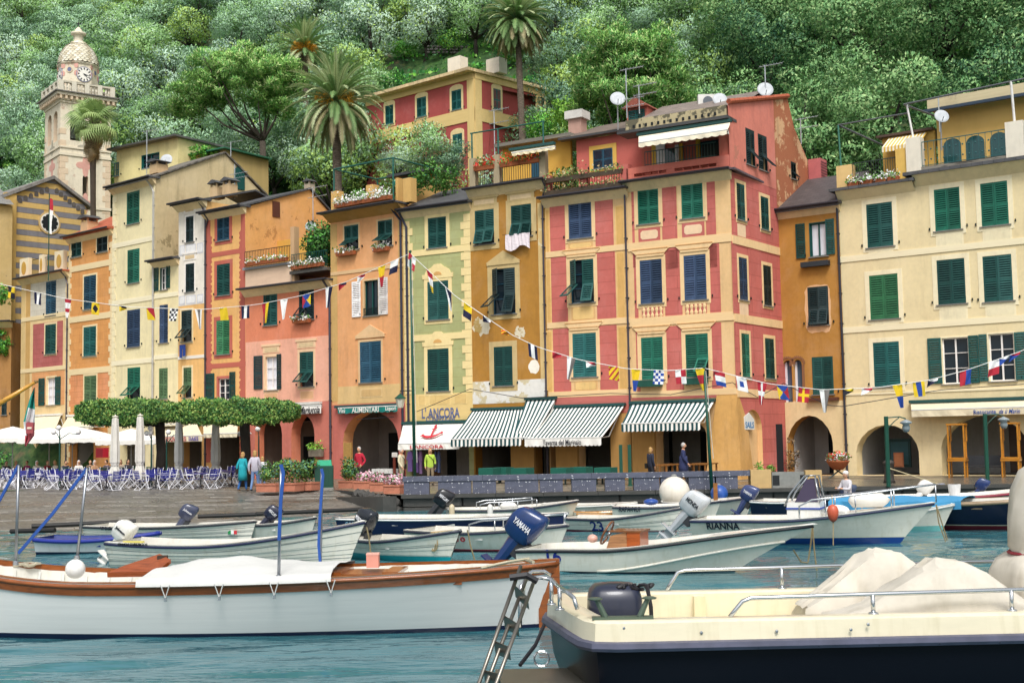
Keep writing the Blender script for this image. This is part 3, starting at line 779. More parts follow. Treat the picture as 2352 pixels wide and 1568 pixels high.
 def roof(s,ze,rd,zr,D,m=None,over=.5,t=.12,x0=-.15,x1=.15,zb=None):
  m=m or slate();zb=ze if zb is None else zb;b=MB();W_=s.W+x1
  def slabq(y0,z0,y1,z1):
   b.add([(x0,y0,z0),(W_,y0,z0),(W_,y1,z1),(x0,y1,z1),(x0,y0,z0+t),(W_,y0,z0+t),(W_,y1,z1+t),(x0,y1,z1+t)],[(0,3,2,1),(4,5,6,7),(0,1,5,4),(1,2,6,5),(2,3,7,6),(3,0,4,7)],m)
  sl_=(zr-ze)/rd;slabq(-over,ze-over*sl_,rd,zr);slabq(rd+.002,zr,D+over,zb-.2)
  return b.obj('roof',s.root)
 def band(s,x,y,h=.22,m=None,p=.04,x0=0,x1=None):
  z=s.z(x,y);return s.box('string_course',x0,-p,z-h/2,s.W if x1 is None else x1,.01,z+h/2,m or CREAM)
 def panel(s,b,m,p=.012,name='painted_panel'):
  return s.panel_r(s.rect(b),m,p,name)
 def panel_r(s,r,m,p=.012,name='painted_panel'):
  o=new(name,bpy.data.meshes.new(name),s.root);s.panels.append((o,r,m,p));return o
 def cut_panels(s):
  for o,(u0,z0,u1,z1),m,p in s.panels:
   e=.012;rings=[[(u0,z0),(u1,z0),(u1,z1),(u0,z1)]]
   for h,d in s.holes:
    xs_=[q[0]for q in h];zs_=[q[1]for q in h]
    if min(xs_)<u1-.02 and max(xs_)>u0+.02 and min(zs_)<z1-.02 and max(zs_)>z0+.02:
     c=[]
     for x,z in h:
      q=(min(max(x,u0+e),u1-e),min(max(z,z0+e),z1-e))
      if not c or(abs(q[0]-c[-1][0])+abs(q[1]-c[-1][1]))>1e-4:c.append(q)
     rings.append(c)
   fl=[q for r in rings for q in r];tr=geometry.tessellate_polygon([[Vector((x,z,0))for x,z in r]for r in rings]);b=MB()
   b.add([(x,-p,z)for x,z in fl],list(tr),m)
   for r in rings:
    for i in range(len(r)):(x0,a),(x1,c)=r[i],r[(i+1)%len(r)];b.quad((x0,-p,a),(x1,-p,c),(x1,.002,c),(x0,.002,a),m)
   o.data=b.mesh(o.name)
  s.panels=[]
 def frame_panel(s,b,mo,mi,inset=.1,p=.014):
  u0,z0,u1,z1=s.rect(b);o=MB().box(u0,-p,z0,u1,.01,z1,mo).obj('painted_panel',s.root);c=inset*.8
  MB().prism([(u0+inset+c,z0+inset),(u1-inset-c,z0+inset),(u1-inset,z0+inset+c),(u1-inset,z1-inset-c),(u1-inset-c,z1-inset),(u0+inset+c,z1-inset),(u0+inset,z1-inset-c),(u0+inset,z0+inset+c)],-p-.008,0,mi).obj('inset',o);return o
 def quoins(s,z0,z1,m,edge='lr',a=.55,b_=.36,h=.36):
  n=int((z1-z0)/h);me=boxmesh('quoin',m)
  for e in edge:
   for k in range(n):
    w_=a if k%2 else b_;x=0 if e=='l' else s.W-w_
    new('quoin',me,s.root,(x,-.03,z0+k*h+.01),None,(w_,.04,h-.02))
 def pipe(s,x,z0,z1,m=None,jog=None,r=.05):
  b=MB();pts=[(x,-.09,z0),(x,-.09,z1)]
  if jog:pts=[(x,-.09,z0),(x,-.09,z1-.9),(x+jog,-.09,z1-.35),(x+jog,-.45,z1)]
  b.tube(pts,r,m or plain('4a4856',.4,.5),7)
  for z in[z0+1.5*k for k in range(1,int((z1-z0)/1.5))]:b.box(x-.08,-.14,z,x+.08,.0,z+.04,m or plain('4a4856',.4,.5))
  return b.obj('drainpipe',s.root,smooth=False)
 def rail(s,x0,x1,z,h=.95,dep=0,m=None,sp=.14,name='railing'):
  m=m or IRON;b=MB();b.box(x0,dep-.02,z+h-.04,x1,dep+.02,z+h,m);b.box(x0,dep-.015,z+.06,x1,dep+.015,z+.09,m)
  x=x0
  while x<x1:b.box(x,dep-.01,z,x+.02,dep+.01,z+h-.03,m);x+=sp
  return b.obj(name,s.root)
 def arch_poly(s,b,spring,pointed=False,n=10):
  u0,z0,u1,z1=s.rect(b);zs=s.z((b[0]+b[2])/2,spring);c=(u0+u1)/2;r=(u1-u0)/2
  z0=.02
  return[(u0,z0),(u1,z0)]+[(c+r*math.cos(a),zs+(z1-zs)*math.sin(a)**(1.15 if pointed else 1))for a in[math.pi*i/n for i in range(n+1)]]
 def interior(s,x0,x1,h=3.4,y0=.72,dep=3.2,m=None,doors=(),dm=None):
  m=m or plaster('a8a29a');b=MB()
  b.quad((x0,y0+dep,0),(x1,y0+dep,0),(x1,y0+dep,h),(x0,y0+dep,h),m)
  b.quad((x0,y0,h),(x1,y0,h),(x1,y0+dep,h),(x0,y0+dep,h),m)
  b.quad((x0,y0,0),(x0,y0+dep,0),(x0,y0+dep,h),(x0,y0,h),m);b.quad((x1,y0,0),(x1,y0+dep,0),(x1,y0+dep,h),(x1,y0,h),m)
  o=b.obj('arcade_wall',s.root)
  for(a,c,hh)in doors:s.box('door',a,y0+dep-.06,.03,c,y0+dep-.01,hh,dm or DARK)
  return o
def chimney(b,x,y,z,w_=.6,h=.9,m=None,cap=None):
 q=MB();m=m or plaster('cfae80');q.box(x-w_/2,y-w_/2,z,x+w_/2,y+w_/2,z+h*.7,m)
 for dx in(-.4,.4):
  for dy in(-.4,.4):q.box(x+dx*w_-.05,y+dy*w_-.05,z+h*.7,x+dx*w_+.05,y+dy*w_+.05,z+h*.9,m)
 q.prism([(x-w_*.75,z+h*.9),(x+w_*.75,z+h*.9),(x+w_*.1,z+h*1.12),(x-w_*.1,z+h*1.12)],y-w_*.7,y+w_*.7,slate());return q.obj('chimney',b.root)
PETW=leaf('d8d8d0','ffffff');PETP=leaf('c86a8a','f0b8c8');PETR=leaf('b01c14','e0482c');GRN=leaf('2c5c2c','6c9a4a')
def flower_box(pos,rz,ln,label,pet,group=None,h=.22,n=260,spread=.3,trough=None,wts=(.45,.55)):
 r=thing('flower_box',label,'flower box',pos,rz,group);t=MB();m=trough or TERRA
 t.add([(-ln/2+.03,-.1,0),(ln/2-.03,-.1,0),(ln/2-.03,.1,0),(-ln/2+.03,.1,0),(-ln/2,-.14,h),(ln/2,-.14,h),(ln/2,.14,h),(-ln/2,.14,h)],[(0,3,2,1),(4,5,6,7),(0,1,5,4),(1,2,6,5),(2,3,7,6),(3,0,4,7)],m);t.obj('trough',r)
 g=np.random.default_rng(int(abs(pos[0]*97+pos[1]*31))%9999)
 P=np.stack([g.uniform(-ln/2,ln/2,n),g.normal(-.05,.13,n),h+np.abs(g.normal(0,.5,n))*spread-.05],1)
 tag(new('flowers',leafmesh('flowers',P,.13,[GRN,pet],wts,.8,3),r),kind='stuff');return r
def bush(name,label,cat,pos,rx,ry,rz_,n,size,mats,wts,seed,group=None,pot=None,lump=.35):
 r=thing(name,label,cat,pos,0,group);g=random.Random(seed);cs=[];rs=[]
 for _ in range(max(6,int(rx*ry*rz_*40+8))):
  d=Vector((g.gauss(0,1),g.gauss(0,1),g.gauss(0,1))).normalized()*g.uniform(.4,.95);cs.append((d.x*rx,d.y*ry,rz_+d.z*rz_));rs.append(lump*min(rx,ry,rz_)*g.uniform(.8,1.3)+.05)
 P,N=clump_points(np.random.default_rng(seed),cs,rs,max(8,n//len(cs)))
 new('foliage',leafmesh('foliage',P,size,mats,wts,.55,seed,N),r);return r
 #  the row of houses
Y930=along(1690,60,-3700,930);Y562=along(930,Y930,-2800,562);Y352=along(562,Y562,-2600,352);Y45=along(352,Y352,-2200,45)
fa=lambda x:along(1690,60,-3700,x);fb=lambda x:along(930,Y930,-2800,x);fc=lambda x:along(562,Y562,-2600,x);fd=lambda x:along(352,Y352,-2200,x)
def Bx(n,lb,f,xl,xr):return Bld(n,lb,xl,f(xl),xr,f(xr))
SURR=plaster('ead2a0',.08)
RTILE=slate('a8563a')
b=b1=Bx('narrow_house','narrow house with grey, pink and orange painted storeys and a small roof terrace',fd,45,153)
m=plaster('e6c68c');H=b.z(*M(0,320,540));xm=320
b.panel(M(0,225,575,484,850),plaster('d6cebb',joints=.75));b.panel(M(0,243,880,462,1212),plaster('b9605a',joints=.72,jw=.9,jh=.36));b.panel(M(0,235,1240,475,1490),plaster('e3a062',joints=.8))
b.panel(M(0,152,575,183,1900),plaster('d9b878'));b.panel(M(0,186,575,218,1900),plaster('c89c54'))
b.win(M(0,340,580,412,828),'b',sill=True);b.win(M(0,333,893,413,1110),'d',frame=SURR)
b.win(M(0,345,1285,410,1485),'d','open',frame=SURR,shut=[M(0,288,1290,330,1490),M(0,410,1278,448,1485)],curtain=True)
for yy in(838,1222):b.band(*M(0,330,yy),.3,SURR)
b.quoins(b.z(*M(0,320,1210)),H-.5,SURR,'r',.4,.25,.4)
b.hole(b.arch_poly(L(0,330,500,560,930),L(0,0,640)[1]),.6)
b.wall(H,7,m);b.eave(H,.6,RTILE);b.pipe(b.W-.02,0,H,LEAD,-.3);b.interior(.2,b.W-.2)
z=H+.12
for px in(M(0,180,455),M(0,307,430),M(0,438,405)):
 u,zz=b.uz(*px);w_=.62 if px[0]!=M(0,307,0)[0]else.3
 b.box('terrace_post',u-w_,-.05,z,u+w_,.25,z+1.5,plaster('ead9b4'))
 MB().prism([(u+w_*.55*math.cos(a),z+.75+.5*math.sin(a))for a in[i*math.pi/6 for i in range(12)]],-.07,-.04,plaster('c89a34')).obj('oval_inset',b.root)
b.rail(b.W*.2,b.W*.78,z,1.3,.1,plain('3c4038',.6),.16)
b=b2=Bx('orange_house','orange house with painted stone courses and a red tiled roof beside the narrow pink house',fd,153,254)
m=plaster('dd984c',joints=.86,jw=1.5,jh=.5);H=b.z(*M(0,640,235))
for q_,c in((M(0,525,272,600,398),'d'),(M(0,713,235,792,362),'k')):b.win(q_,c,frame=SURR,fw=.1)
b.win(M(0,617,535,708,780),'b',frame=SURR);b.win(M(0,615,910,708,1125),'t',frame=SURR);b.win(M(0,620,1270,710,1480),'o',frame=SURR)
for yy in(468,845,1235):b.band(*M(0,650,yy),.42,SURR)
b.panel(M(0,500,1262,800,1490),plaster('e2935a',joints=.72,jw=.9,jh=.4))
b.quoins(1.0,H-.5,SURR,'lr',.4,.22,.4)
b.hole(b.arch_poly(L(0,640,560,860,930),L(0,0,660)[1]),.6)
b.wall(H,7,m);b.eave(H,.55,RTILE);b.roof(H+.1,3.4,H+1.9,7,RTILE,.4);chimney(b,1.2,.9,H+.3,.9,1.2);b.interior(.2,b.W-.2)
b=b3=Bx('tall_cream_house','tall pale cream house with green shutters and a stained gable side wall',fd,254,352)
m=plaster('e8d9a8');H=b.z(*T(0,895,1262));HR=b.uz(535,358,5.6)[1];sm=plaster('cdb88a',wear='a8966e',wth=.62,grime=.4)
HR=H+2.6
b.win(T(0,870,1315,952,1530),'g');b.win(M(0,940,347,1023,590),'g');b.win(M(0,937,790,1027,1060),'n');b.win(M(0,940,1215,1028,1445),'g','flap')
for yy in(291,718,1168):b.band(*M(0,975,yy),.34,plaster('f0e4c0'))
b.quoins(.8,H-.4,plaster('efe0b4'),'l',.5,.3,.42);b.quoins(b.z(*M(0,975,600)),H-.4,plaster('efe0b4'),'r',.3,.2,.42)
b.hole([(b.W*.2,.02),(b.W*.8,.02),(b.W*.8,2.7),(b.W*.2,2.7)],.6)
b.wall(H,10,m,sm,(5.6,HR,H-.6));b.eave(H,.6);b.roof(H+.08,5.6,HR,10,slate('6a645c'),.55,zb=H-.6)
b.pipe(b.W-.06,0,H,plain('b0aca4',.5),-.4,.07);chimney(b,3.1,1.6,H+.8,.9,.9);b.interior(.1,b.W-.1)
MB().prism([(0,0),(.9,0),(.9,1.4),(.45,1.75),(0,1.4)],0,.06,plain(SH['d'])).obj('attic_shutter',b.root,loc=(b.W+.08,6.4,H+.2),rz=RAD(90))
b=b4=Bx('cream_annexe','slim cream house with a small slate lean-to roof against the tall cream house',fc,352,407)
m=plaster('e8d7a4');H=b.z(*M(0,1210,430))
b.win(M(0,1180,478,1228,640),'d','open',shut=[M(0,1130,480,1168,650),M(0,1228,455,1252,625)],case='w');b.win(M(0,1173,750,1237,1030),'n',frame=SURR,fw=.08);b.win(M(0,1173,1220,1230,1440),'o')
for yy in(680,1130):b.band(*M(0,1215,yy),.3,plaster('f0e4c0'))
b.hole([(b.W*.15,.02),(b.W*.85,.02),(b.W*.85,2.6),(b.W*.15,2.6)],.6)
b.wall(H,6,m);b.eave(H,.6);b.roof(H+.06,3,H+.9,6,None,.5,x1=.05);b.interior(.05,b.W-.05)
b=b5=Bx('white_panel_house','narrow house painted white above and orange below with oval white panels',fc,407,471)
m=plaster('e9b468');H=b.z(*M(0,1400,10));WP=plaster('e8dfd0')
z0=b.z(*M(0,1400,752));b.panel_r((.02,z0,b.W-.02,H-.3),WP,.01)
for q_ in(M(0,1322,312,1360,390),M(0,1368,305,1440,382),M(0,1450,295,1495,372),M(0,1318,685,1362,752),M(0,1370,680,1440,745),M(0,1450,672,1495,738)):b.frame_panel(q_,plain('cfcdd0'),plain('e6e4e2'),.08,.02)
b.win(M(0,1368,100,1425,290),'k',frame=plain('efe8e0'),hood='lintel',fw=.1);b.win(M(0,1366,447,1430,655),'k',frame=plain('efe8e0'),hood='lintel',fw=.1)
b.win(M(0,1335,790,1412,1020),'k','flap',frame=SURR);b.win(M(0,1350,1210,1410,1430),'o','flap',frame=SURR)
b.band(*M(0,1400,1135),.2,plain('e8e0d4'));b.hole([(b.W*.15,.02),(b.W*.85,.02),(b.W*.85,2.6),(b.W*.15,2.6)],.6)
b.wall(H,8,m);b.eave(H,.75);b.roof(H+.08,4,H+1.2,8,None,.6);b.pipe(b.W,0,H,LEAD,-.3);b.interior(.05,b.W-.05)
for k in(.35,.8):chimney(b,b.W*k,2.4,H+.7,.7,1.1)
b=b6=Bx('red_border_house','orange house with a scalloped brick-red painted border and plain orange gable wall',fc,471,562)
m=plaster('e7ae62');RB=plaster('bd5f4c');H=b.z(*M(0,1650,62));HR=H+1.9
for q_,c in((M(0,1597,90,1688,278),'b'),(M(0,1595,450,1692,680),'d'),(M(0,1592,862,1690,1115),'l')):b.win(q_,c,frame=RB,fw=.24)
b.win(M(0,1605,1290,1688,1450),'d','open',frame=RB,fw=.15,shut=[M(0,1510,1255,1578,1445),M(0,1692,1243,1732,1437)])
b.box('painted_border',.02,-.012,1,.42,.01,H-.4,RB);b.box('painted_border',b.W-.42,-.012,1,b.W-.02,.01,H-.4,RB)
tri_=MB().prism([(0,0),(.18,.12),(.1,.3),(.18,.48),(0,.6)],0,.012,RB).mesh('scallop')
for k in range(int((H-2)/.62)):
 new('scallop',tri_,b.root,(.42,-.012,1.1+k*.62));new('scallop',tri_,b.root,(b.W-.42,-.0,1.1+k*.62),RAD(180))
for yy in(372,1195):b.band(*M(0,1650,yy),.3,RB,.016)
b.hole([(b.W*.15,.02),(b.W*.85,.02),(b.W*.85,2.6),(b.W*.15,2.6)],.6)
b.wall(H,8.5,m,plaster('e2a256',wear='c88c50',wth=.6),(5.4,HR,H-.3));b.eave(H,.6);b.roof(H+.08,5.4,HR,8.5,None,.5,zb=H-.3);b.pipe(.02,0,H,LEAD,.25);b.interior(.1,b.W-.1)
b.box('louvre_vent',b.W+.005,2.2,H-.3,b.W+.06,2.8,H+.7,plain('5a3020'));chimney(b,b.W-.4,5.8,HR-.1,.5,.8,plaster('b8a890'))
b=b7=Bx('coral_house','coral and pale pink house with planted balcony above and pink arches below',fb,562,760)
m=plaster('de8058',wear='e0b898',wth=.66);H=b.z(*M(1,230,610));LOW=plaster('eba98c')
b.win(M(1,58,668,153,900),'d');b.win(M(1,320,618,423,860),'k','flap',one=0,case='d')
FRM=plaster('ecc498',.06)
b.panel_r((.02,b.z(*L(1,280,270))+.01,b.W-.02,b.z(*M(1,230,1000))),LOW,.01)
b.win(M(1,70,1130,158,1375),'k','open',shut=[M(1,-12,1125,50,1370),M(1,158,1112,188,1370)],frame=FRM,curtain=True,hood='lintel',fw=.16)
b.win(M(1,322,1095,424,1350),'d','flap',frame=FRM,hood='lintel',fw=.16)
for q_ in(M(1,60,1395,160,1460),M(1,325,1380,425,1445)):b.frame_panel(q_,plaster('e8b890'),plaster('dca878'),.06,.022)
GR=plaster('c8705e',wear='c8907a',wth=.68);b.panel_r((.02,-.2,b.W-.02,b.z(*L(1,280,270))),GR,.008)
b.hole(b.arch_poly(L(1,-10,375,240,900),L(1,0,560)[1]),.75);b.hole(b.arch_poly(L(1,325,378,538,900),L(1,0,560)[1]),.75)
b.wall(H,6,m,outer=None);b.eave(H,.55);b.pipe(b.W-.05,0,H,LEAD,-.2,.07);b.interior(.1,b.W-.1,3.4,.76,3,plaster('8a7a6c'),[(1.2,2.3,2.5),(4.0,5.0,2.5)])
z=H+.1;Y2=plaster('d8a43c');u=lambda x,y,d=0:b.uz(x,y,d)
hb=u(*M(1,100,150),2.6)[1]-z
b.box('balcony_back_wall',.0,2.6,z,b.W*.62,2.8,z+3.3,Y2);b.box('balcony_floor_wall',.1,-.1,z,b.W*.57,.1,z+1.15,plaster('e6c3a4'));b.box('balcony_slab',.0,-.25,z+1.15,b.W*.58,2.6,z+1.3,plain('8a8c90'))
b.rail(.1,b.W*.56,z+1.3,1.0,-.15);b.rail(b.W*.58,b.W-.1,z+.7,1.0,-.2,plain(SH['d']));b.box('planted_balcony_slab',b.W*.57,-.3,z+.5,b.W-.05,2.2,z+.68,plain('5a5650'))
b.box('balcony_pier',b.W*.555,-.1,z,b.W*.6,.3,z+3.4,plaster('c8a074'));b.box('balcony_door',b.W*.38,2.54,z+1.3,b.W*.5,2.6,z+3.2,plain(SH['d']))
AWM=None
for k in range(2):pass
for k,(fx,n_)in enumerate(((.3,300),(.78,420))):
 zz=z+(1.35 if k==0 else.75)
 p=b.world(b.W*fx,-.32,zz);flower_box(p,b.root.rotation_euler[2],b.W*(.5 if k==0 else.36),'long balcony box of white flowers on the coral house' if k==0 else 'white flowers spilling over the lower green railing of the coral house',PETW,None,n=n_)
p=b.world(b.W*.8,.9,z+.6);bush('balcony_creeper','dense green creeper filling the pergola of the coral house balcony','creeper',p,1.35,.9,1.5,3600,.2,[GRN,SHR[0],leaf('1c3c20','3a5c30')],[.4,.3,.3],21)
b=b8=Bx('peach_house','peach house with white open shutters and a pink arcade under a green shop sign',fb,760,929)
m=plaster('e5a266',wear='c9a070',wth=.66);H=b.z(*M(1,790,60));FO=plaster('cfa55e');FO2=plaster('e0b884',.06)
b.win(M(1,650,165,755,345),'d','flap',frame=FO2,fw=.1,flap=58);b.win(M(1,897,128,1003,320),'d','flap',frame=FO2,fw=.1,flap=58)
b.win(M(1,795,570,900,830),'w','open',frame=FO2,shut=[M(1,710,580,772,840),M(1,905,550,972,822)],case='d',fw=.1)
u0,z0,u1,z1=b.rect(M(1,795,785,900,830));b.rail(u0,u1,z0,.45,-.05,IRON,.08)
b.win(M(1,765,1018,922,1320),'b',frame=FO2,hood='pediment',fw=.12)
b.panel(M(1,552,160,600,1460),FO);b.panel(M(1,1052,100,1090,1460),FO);b.panel(M(1,600,1340,1060,1470),plaster('ddb878'),.008);b.frame_panel(M(1,770,1362,930,1430),plaster('e2c186'),plaster('d4ac6c'),.07,.02)
b.band(*M(1,830,490),.2,FO2);GR=plaster('c4685a',wear='b07a68',wth=.66)
b.hole(b.arch_poly(L(1,800,345,1312,960),L(1,0,620)[1]),.8);b.panel_r((.02,-.2,b.W-.02,b.z(*L(1,1050,275))),GR,.01)
b.wall(H,8,m);b.eave(H,.9,soff=plaster('b8893c'));b.pipe(b.W-.15,0,H,plain('3a3a4a',.4,.4),-.5,.07)
b.interior(.15,b.W-.15,3.8,.82,3.0,plaster('9a9490'),[(1.0,2.0,2.6),(2.6,3.4,2.4),(4.6,5.3,2.6)])
z=H+.1;TP=plaster('d6a95c',wear='a08050',wth=.6)
for px in(T(1,545,1400),T(1,785,1370),T(1,1040,1300)):
 uu=b.uz(*px,.1)[0];b.box('terrace_post',uu-.28,0,z,uu+.28,.5,z+1.35,TP)
b.box('terrace_side_wall',b.W-1.0,.5,z,b.W-.8,6,z+1.6,TP);b.box('terrace_parapet',.2,.05,z,b.W-.9,.3,z+.35,TP)
for fx,ln in((.28,2.2),(.64,2.4)):flower_box(b.world(b.W*fx,-.1,z+.3),b.root.rotation_euler[2],ln,'terrace box brimming with white petunias on the peach house roof',PETW,'white flower boxes on the peach roof',n=420,spread=.5,wts=(.3,.7))
b.box('penthouse_wall',1.4,4.2,z,b.W-.9,4.4,z+2.6,plaster('cfa862'));b.box('penthouse_shutter',2.2,4.1,z,3.2,4.18,z+2.2,plain(SH['t']));b.box('penthouse_door',3.3,4.12,z,4.0,4.18,z+2.2,WHITE)
b.box('penthouse_roof',1.2,3.6,z+2.6,b.W-.7,6,z+2.75,slate());MB().add([(2,4.05,z+2.55),(b.W-1.2,4.05,z+2.55),(b.W-1.2,3.2,z+2.15),(2,3.2,z+2.15),(2,3.2,z+1.95),(b.W-1.2,3.2,z+1.95)],[(0,1,2,3),(3,2,5,4)],cloth('1a6a5a')).obj('green_blind',b.root)
mm=MB();gp=plain('1f5f54',.5,.2)
for x_ in(.1,b.W-.9):
 mm.tube([(x_,.2,z),(x_,.2,z+2.7)],.05,gp)
 mm.tube([(x_,4.0,z),(x_,4.0,z+2.7)],.05,gp);mm.tube([(x_,.2,z+2.7),(x_,4.0,z+2.7)],.045,gp)
mm.tube([(.1,.2,z+2.7),(b.W-.9,.2,z+2.7)],.05,gp);mm.tube([(.1,3.9,z+2.7),(b.W-.9,3.9,z+2.7)],.05,gp);mm.obj('pergola_frame',b.root)
for k,fx in enumerate((.2,.42)):bush('terrace_shrub','leafy potted shrub behind the white petunias on the peach roof','shrub',b.world(b.W*fx,1.4,z),.7,.6,.75,900,.18,[GRN,SHR[1]],[.5,.5],31+k,'shrubs on the peach roof')
bush('roof_creeper','leafy creeper tumbling over the end of the peach roof terrace','creeper',b.world(b.W+.6,2.0,z+.6),1.5,.8,1.0,1800,.18,[GRN,SHR[1]],[.5,.5],33)
b=b9=Bx('green_house','sage green house with cream painted quoins and ornate window hoods',fa,929,1084)
m=plaster('adb074',joints=.84,jw=1.6,jh=.5,grime=.15);Q=plaster('f0d796',.06);H=b.z(*M(1,1330,35))
b.win(M(1,1265,107,1400,332),'d',frame=Q,fw=.22);b.win(M(1,1262,575,1417,860),'d',frame=Q,hood='curl',fw=.22);b.win(M(1,1262,1072,1420,1385),'d',frame=Q,hood='curl',fw=.22)
for yy in(355,985):b.band(*M(1,1340,yy),.34,Q)
z0=b.z(*M(1,1340,1400));b.quoins(z0,H-.3,Q,'lr',.62,.42,.42)
b.hole([(.35,.02),(b.W-.3,.02),(b.W-.3,2.75),(.35,2.75)],.5)
PN=plaster('e6c77e');b.box('painted_frieze',.01,-.014,b.z(*L(1,1650,430)),b.W-.01,.01,z0-.02,PN)
for q_ in(L(1,1490,195,1560,300),L(1,1590,190,1790,290),L(1,1820,180,1940,280)):b.frame_panel(q_,plaster('e9cd88'),plaster('dfbd74'),.05,.024)
b.wall(H,8,m);b.eave(H,.5);b.roof(H+.08,4,H+1.7,8,None,.45);b.pipe(.25,2.6,H,plain('3a3a4a',.4,.4),-.3,.07)
b.interior(.2,b.W-.2,2.9,.52,2.4,plaster('b8b0a8'),[(.8,1.4,2.2)])
o=b.panel(L(1,1512,322,1885,436),plaster('e0c288'),.03,'sign_board');r_=b.rect(L(1,1512,322,1885,436));bl_=plain('5c6a98')
text("L' ANCORA",o,((r_[0]+r_[2])/2,-.04,r_[1]+(r_[3]-r_[1])*.66),.75,bl_,width=(r_[2]-r_[0])*.93);text('CONFEZIONI',o,((r_[0]+r_[2])/2,-.04,r_[1]+(r_[3]-r_[1])*.2),.4,bl_,width=(r_[2]-r_[0])*.7)
b=b10=Bx('ochre_house','worn mustard ochre house with flaking plaster between the green and the red houses',fa,1084,1258)
m=plaster('b07a1e',.2,wear='d6c8a4',wth=.68,grime=.3);H=b.z(1160,428);FR_=plaster('c8ad74',wear='e0d4b8',wth=.66)
b.win(M(1,1610,52,1752,305),'d','flap',frame=FR_,fw=.3,hood='lintel',flap=20);b.win((1174,470,1221,543),'d','flap',frame=FR_,fw=.3,hood='lintel',flap=20)
b.win((1131,616,1184,721),'k','ajar',frame=FR_,fw=.28,hood='pediment',case='b');b.win(M(1,1750,1056,1888,1345),'d',frame=FR_,fw=.28)
b.panel((1085,873,1256,925),plaster('cfc09a',wear='f0ece4',wth=.5),.01);b.panel(M(2,200,0,245,1380),plaster('d8b878',wear='e8d8b0',wth=.6),.01)
for q_ in(M(1,1590,830,1730,985),M(1,1900,900,1985,1000)):
 u0,z0,u1,z1=b.rect(q_);g=random.Random(4);c=((u0+u1)/2,(z0+z1)/2)
 MB().prism([(c[0]+(u1-u0)/2*math.cos(a)*g.uniform(.7,1.1),c[1]+(z1-z0)/2*math.sin(a)*g.uniform(.55,1.1))for a in[i*math.pi/11 for i in range(22)]],-.006,0,plaster('d8ccb0',wear='b89a5c',wth=.5)).obj('bare_plaster_patch',b.root)
u0,z0,u1,z1=b.rect(M(2,118,1150,205,1260));g=random.Random(9)
MB().prism([((u0+u1)/2+(u1-u0)/2*math.cos(a)*g.uniform(.85,1.05),(z0+z1)/2+(z1-z0)/2*math.sin(a)*g.uniform(.85,1.05))for a in[i*math.pi/10 for i in range(20)]],-.008,0,plaster('f0e8d8')).obj('bare_plaster_patch',b.root)
b.hole([(.1,.02),(b.W*.52,.02),(b.W*.52,3.1),(.1,3.1)],.7);b.hole([(b.W*.82,.02),(b.W-.03,.02),(b.W-.03,3.1),(b.W*.82,3.1)],.7)
PIER=plaster('c8964e',grime=.3);b.wall(H,8,m);b.eave(H,.45);b.interior(.05,b.W-.03,3.4,.72,3.5,plaster('8a8680'),[(1,1.9,2.4)])
b.pipe(b.W-.1,0,H,LEAD,.2)
b.box('ground_pier',b.W*.52,-.2,0,b.W*.82,-.004,3.2,PIER)
z=H+.1
for fx in(.03,.36,.97):b.box('terrace_post',b.W*fx-.18,.05,z,b.W*fx+.18,.4,z+1.7,plaster('a89878'))
b.rail(.2,b.W-.2,z+.1,1.1,.1,IRON);b.box('penthouse_wall',.2,3.2,z,b.W-.1,3.4,z+2.8,plaster('d8a83c'));b.box('penthouse_roof',0,2.6,z+2.8,b.W+.2,6,z+3.0,slate('8a8478'));b.box('penthouse_door',b.W*.45,3.12,z,b.W*.6,3.19,z+2.1,plain(SH['b']))
for fx in(.2,.56,.8):flower_box(b.world(b.W*fx,.05,z+.95),b.root.rotation_euler[2],1.3,'railing box of red geraniums on the ochre house terrace',PETR,'red geranium boxes on the ochre terrace',n=200,spread=.45)
mm=MB();
for fx in(.02,.38,.98):mm.tube([(b.W*fx,.15,z),(b.W*fx,.15,z+3.1)],.045,gp)
mm.tube([(0,.15,z+3.1),(b.W,.15,z+3.1)],.04,gp);mm.obj('pergola_frame',b.root)
RED=plaster('cb675c',.14,joints=.68,jw=2.6,jh=.62,grime=.25,wear='d88a78',wth=.7);YEL=plaster('e6bb80',.1,wear='e8cca0',wth=.66);FY=plaster('eec890',.06);CI=plaster('d8a868',.06)
b=b11=Bx('red_panel_house','house with red painted panels and yellow frames next to the ochre house',fa,1258,1449)
H=b.z(1342,448)
b.win((1306,458,1359,547),'n',frame=FY,fw=.2);b.win(M(2,428,418,603,735),'d','ajar',frame=FY,fw=.2,hood='cornice',case='b');b.win(M(2,447,957,622,1280),'t',frame=FY,fw=.2,hood='cornice')
for q_ in(M(2,280,10,390,375),M(2,612,-20,745,335),M(2,290,398,408,890),M(2,622,350,762,858),M(2,305,925,432,1400),M(2,645,900,775,1390)):b.panel(q_,RED)
for q_ in(M(2,415,285,595,345),M(2,438,755,612,868),M(2,458,1305,628,1385)):b.frame_panel(q_,CI,plaster('e8bf74'),.09)
for q_ in(M(2,245,45,278,375),M(2,760,20,825,320),M(2,252,410,290,890),M(2,770,360,832,850),M(2,255,940,300,1400),M(2,782,905,848,1380)):b.frame_panel(q_,plaster('e9bd70'),plaster('dba95a'),.06)
for yy in(355,885,1402):b.band(*M(2,540,yy),.3,FY)
b.hole([(b.W*.36,.02),(b.W*.76,.02),(b.W*.76,3.2),(b.W*.36,3.2)],.7);b.hole([(.03,.02),(b.W*.1,.02),(b.W*.1,3.1),(.03,3.1)],.7)
b.wall(H,8,YEL);b.eave(H,.5);b.pipe(b.W-.08,0,H,LEAD,0);b.interior(.03,b.W-.03,3.5,.72,3.5,plaster('9a968e'),[(2.8,3.6,2.4),(4.4,5.0,2.3)])
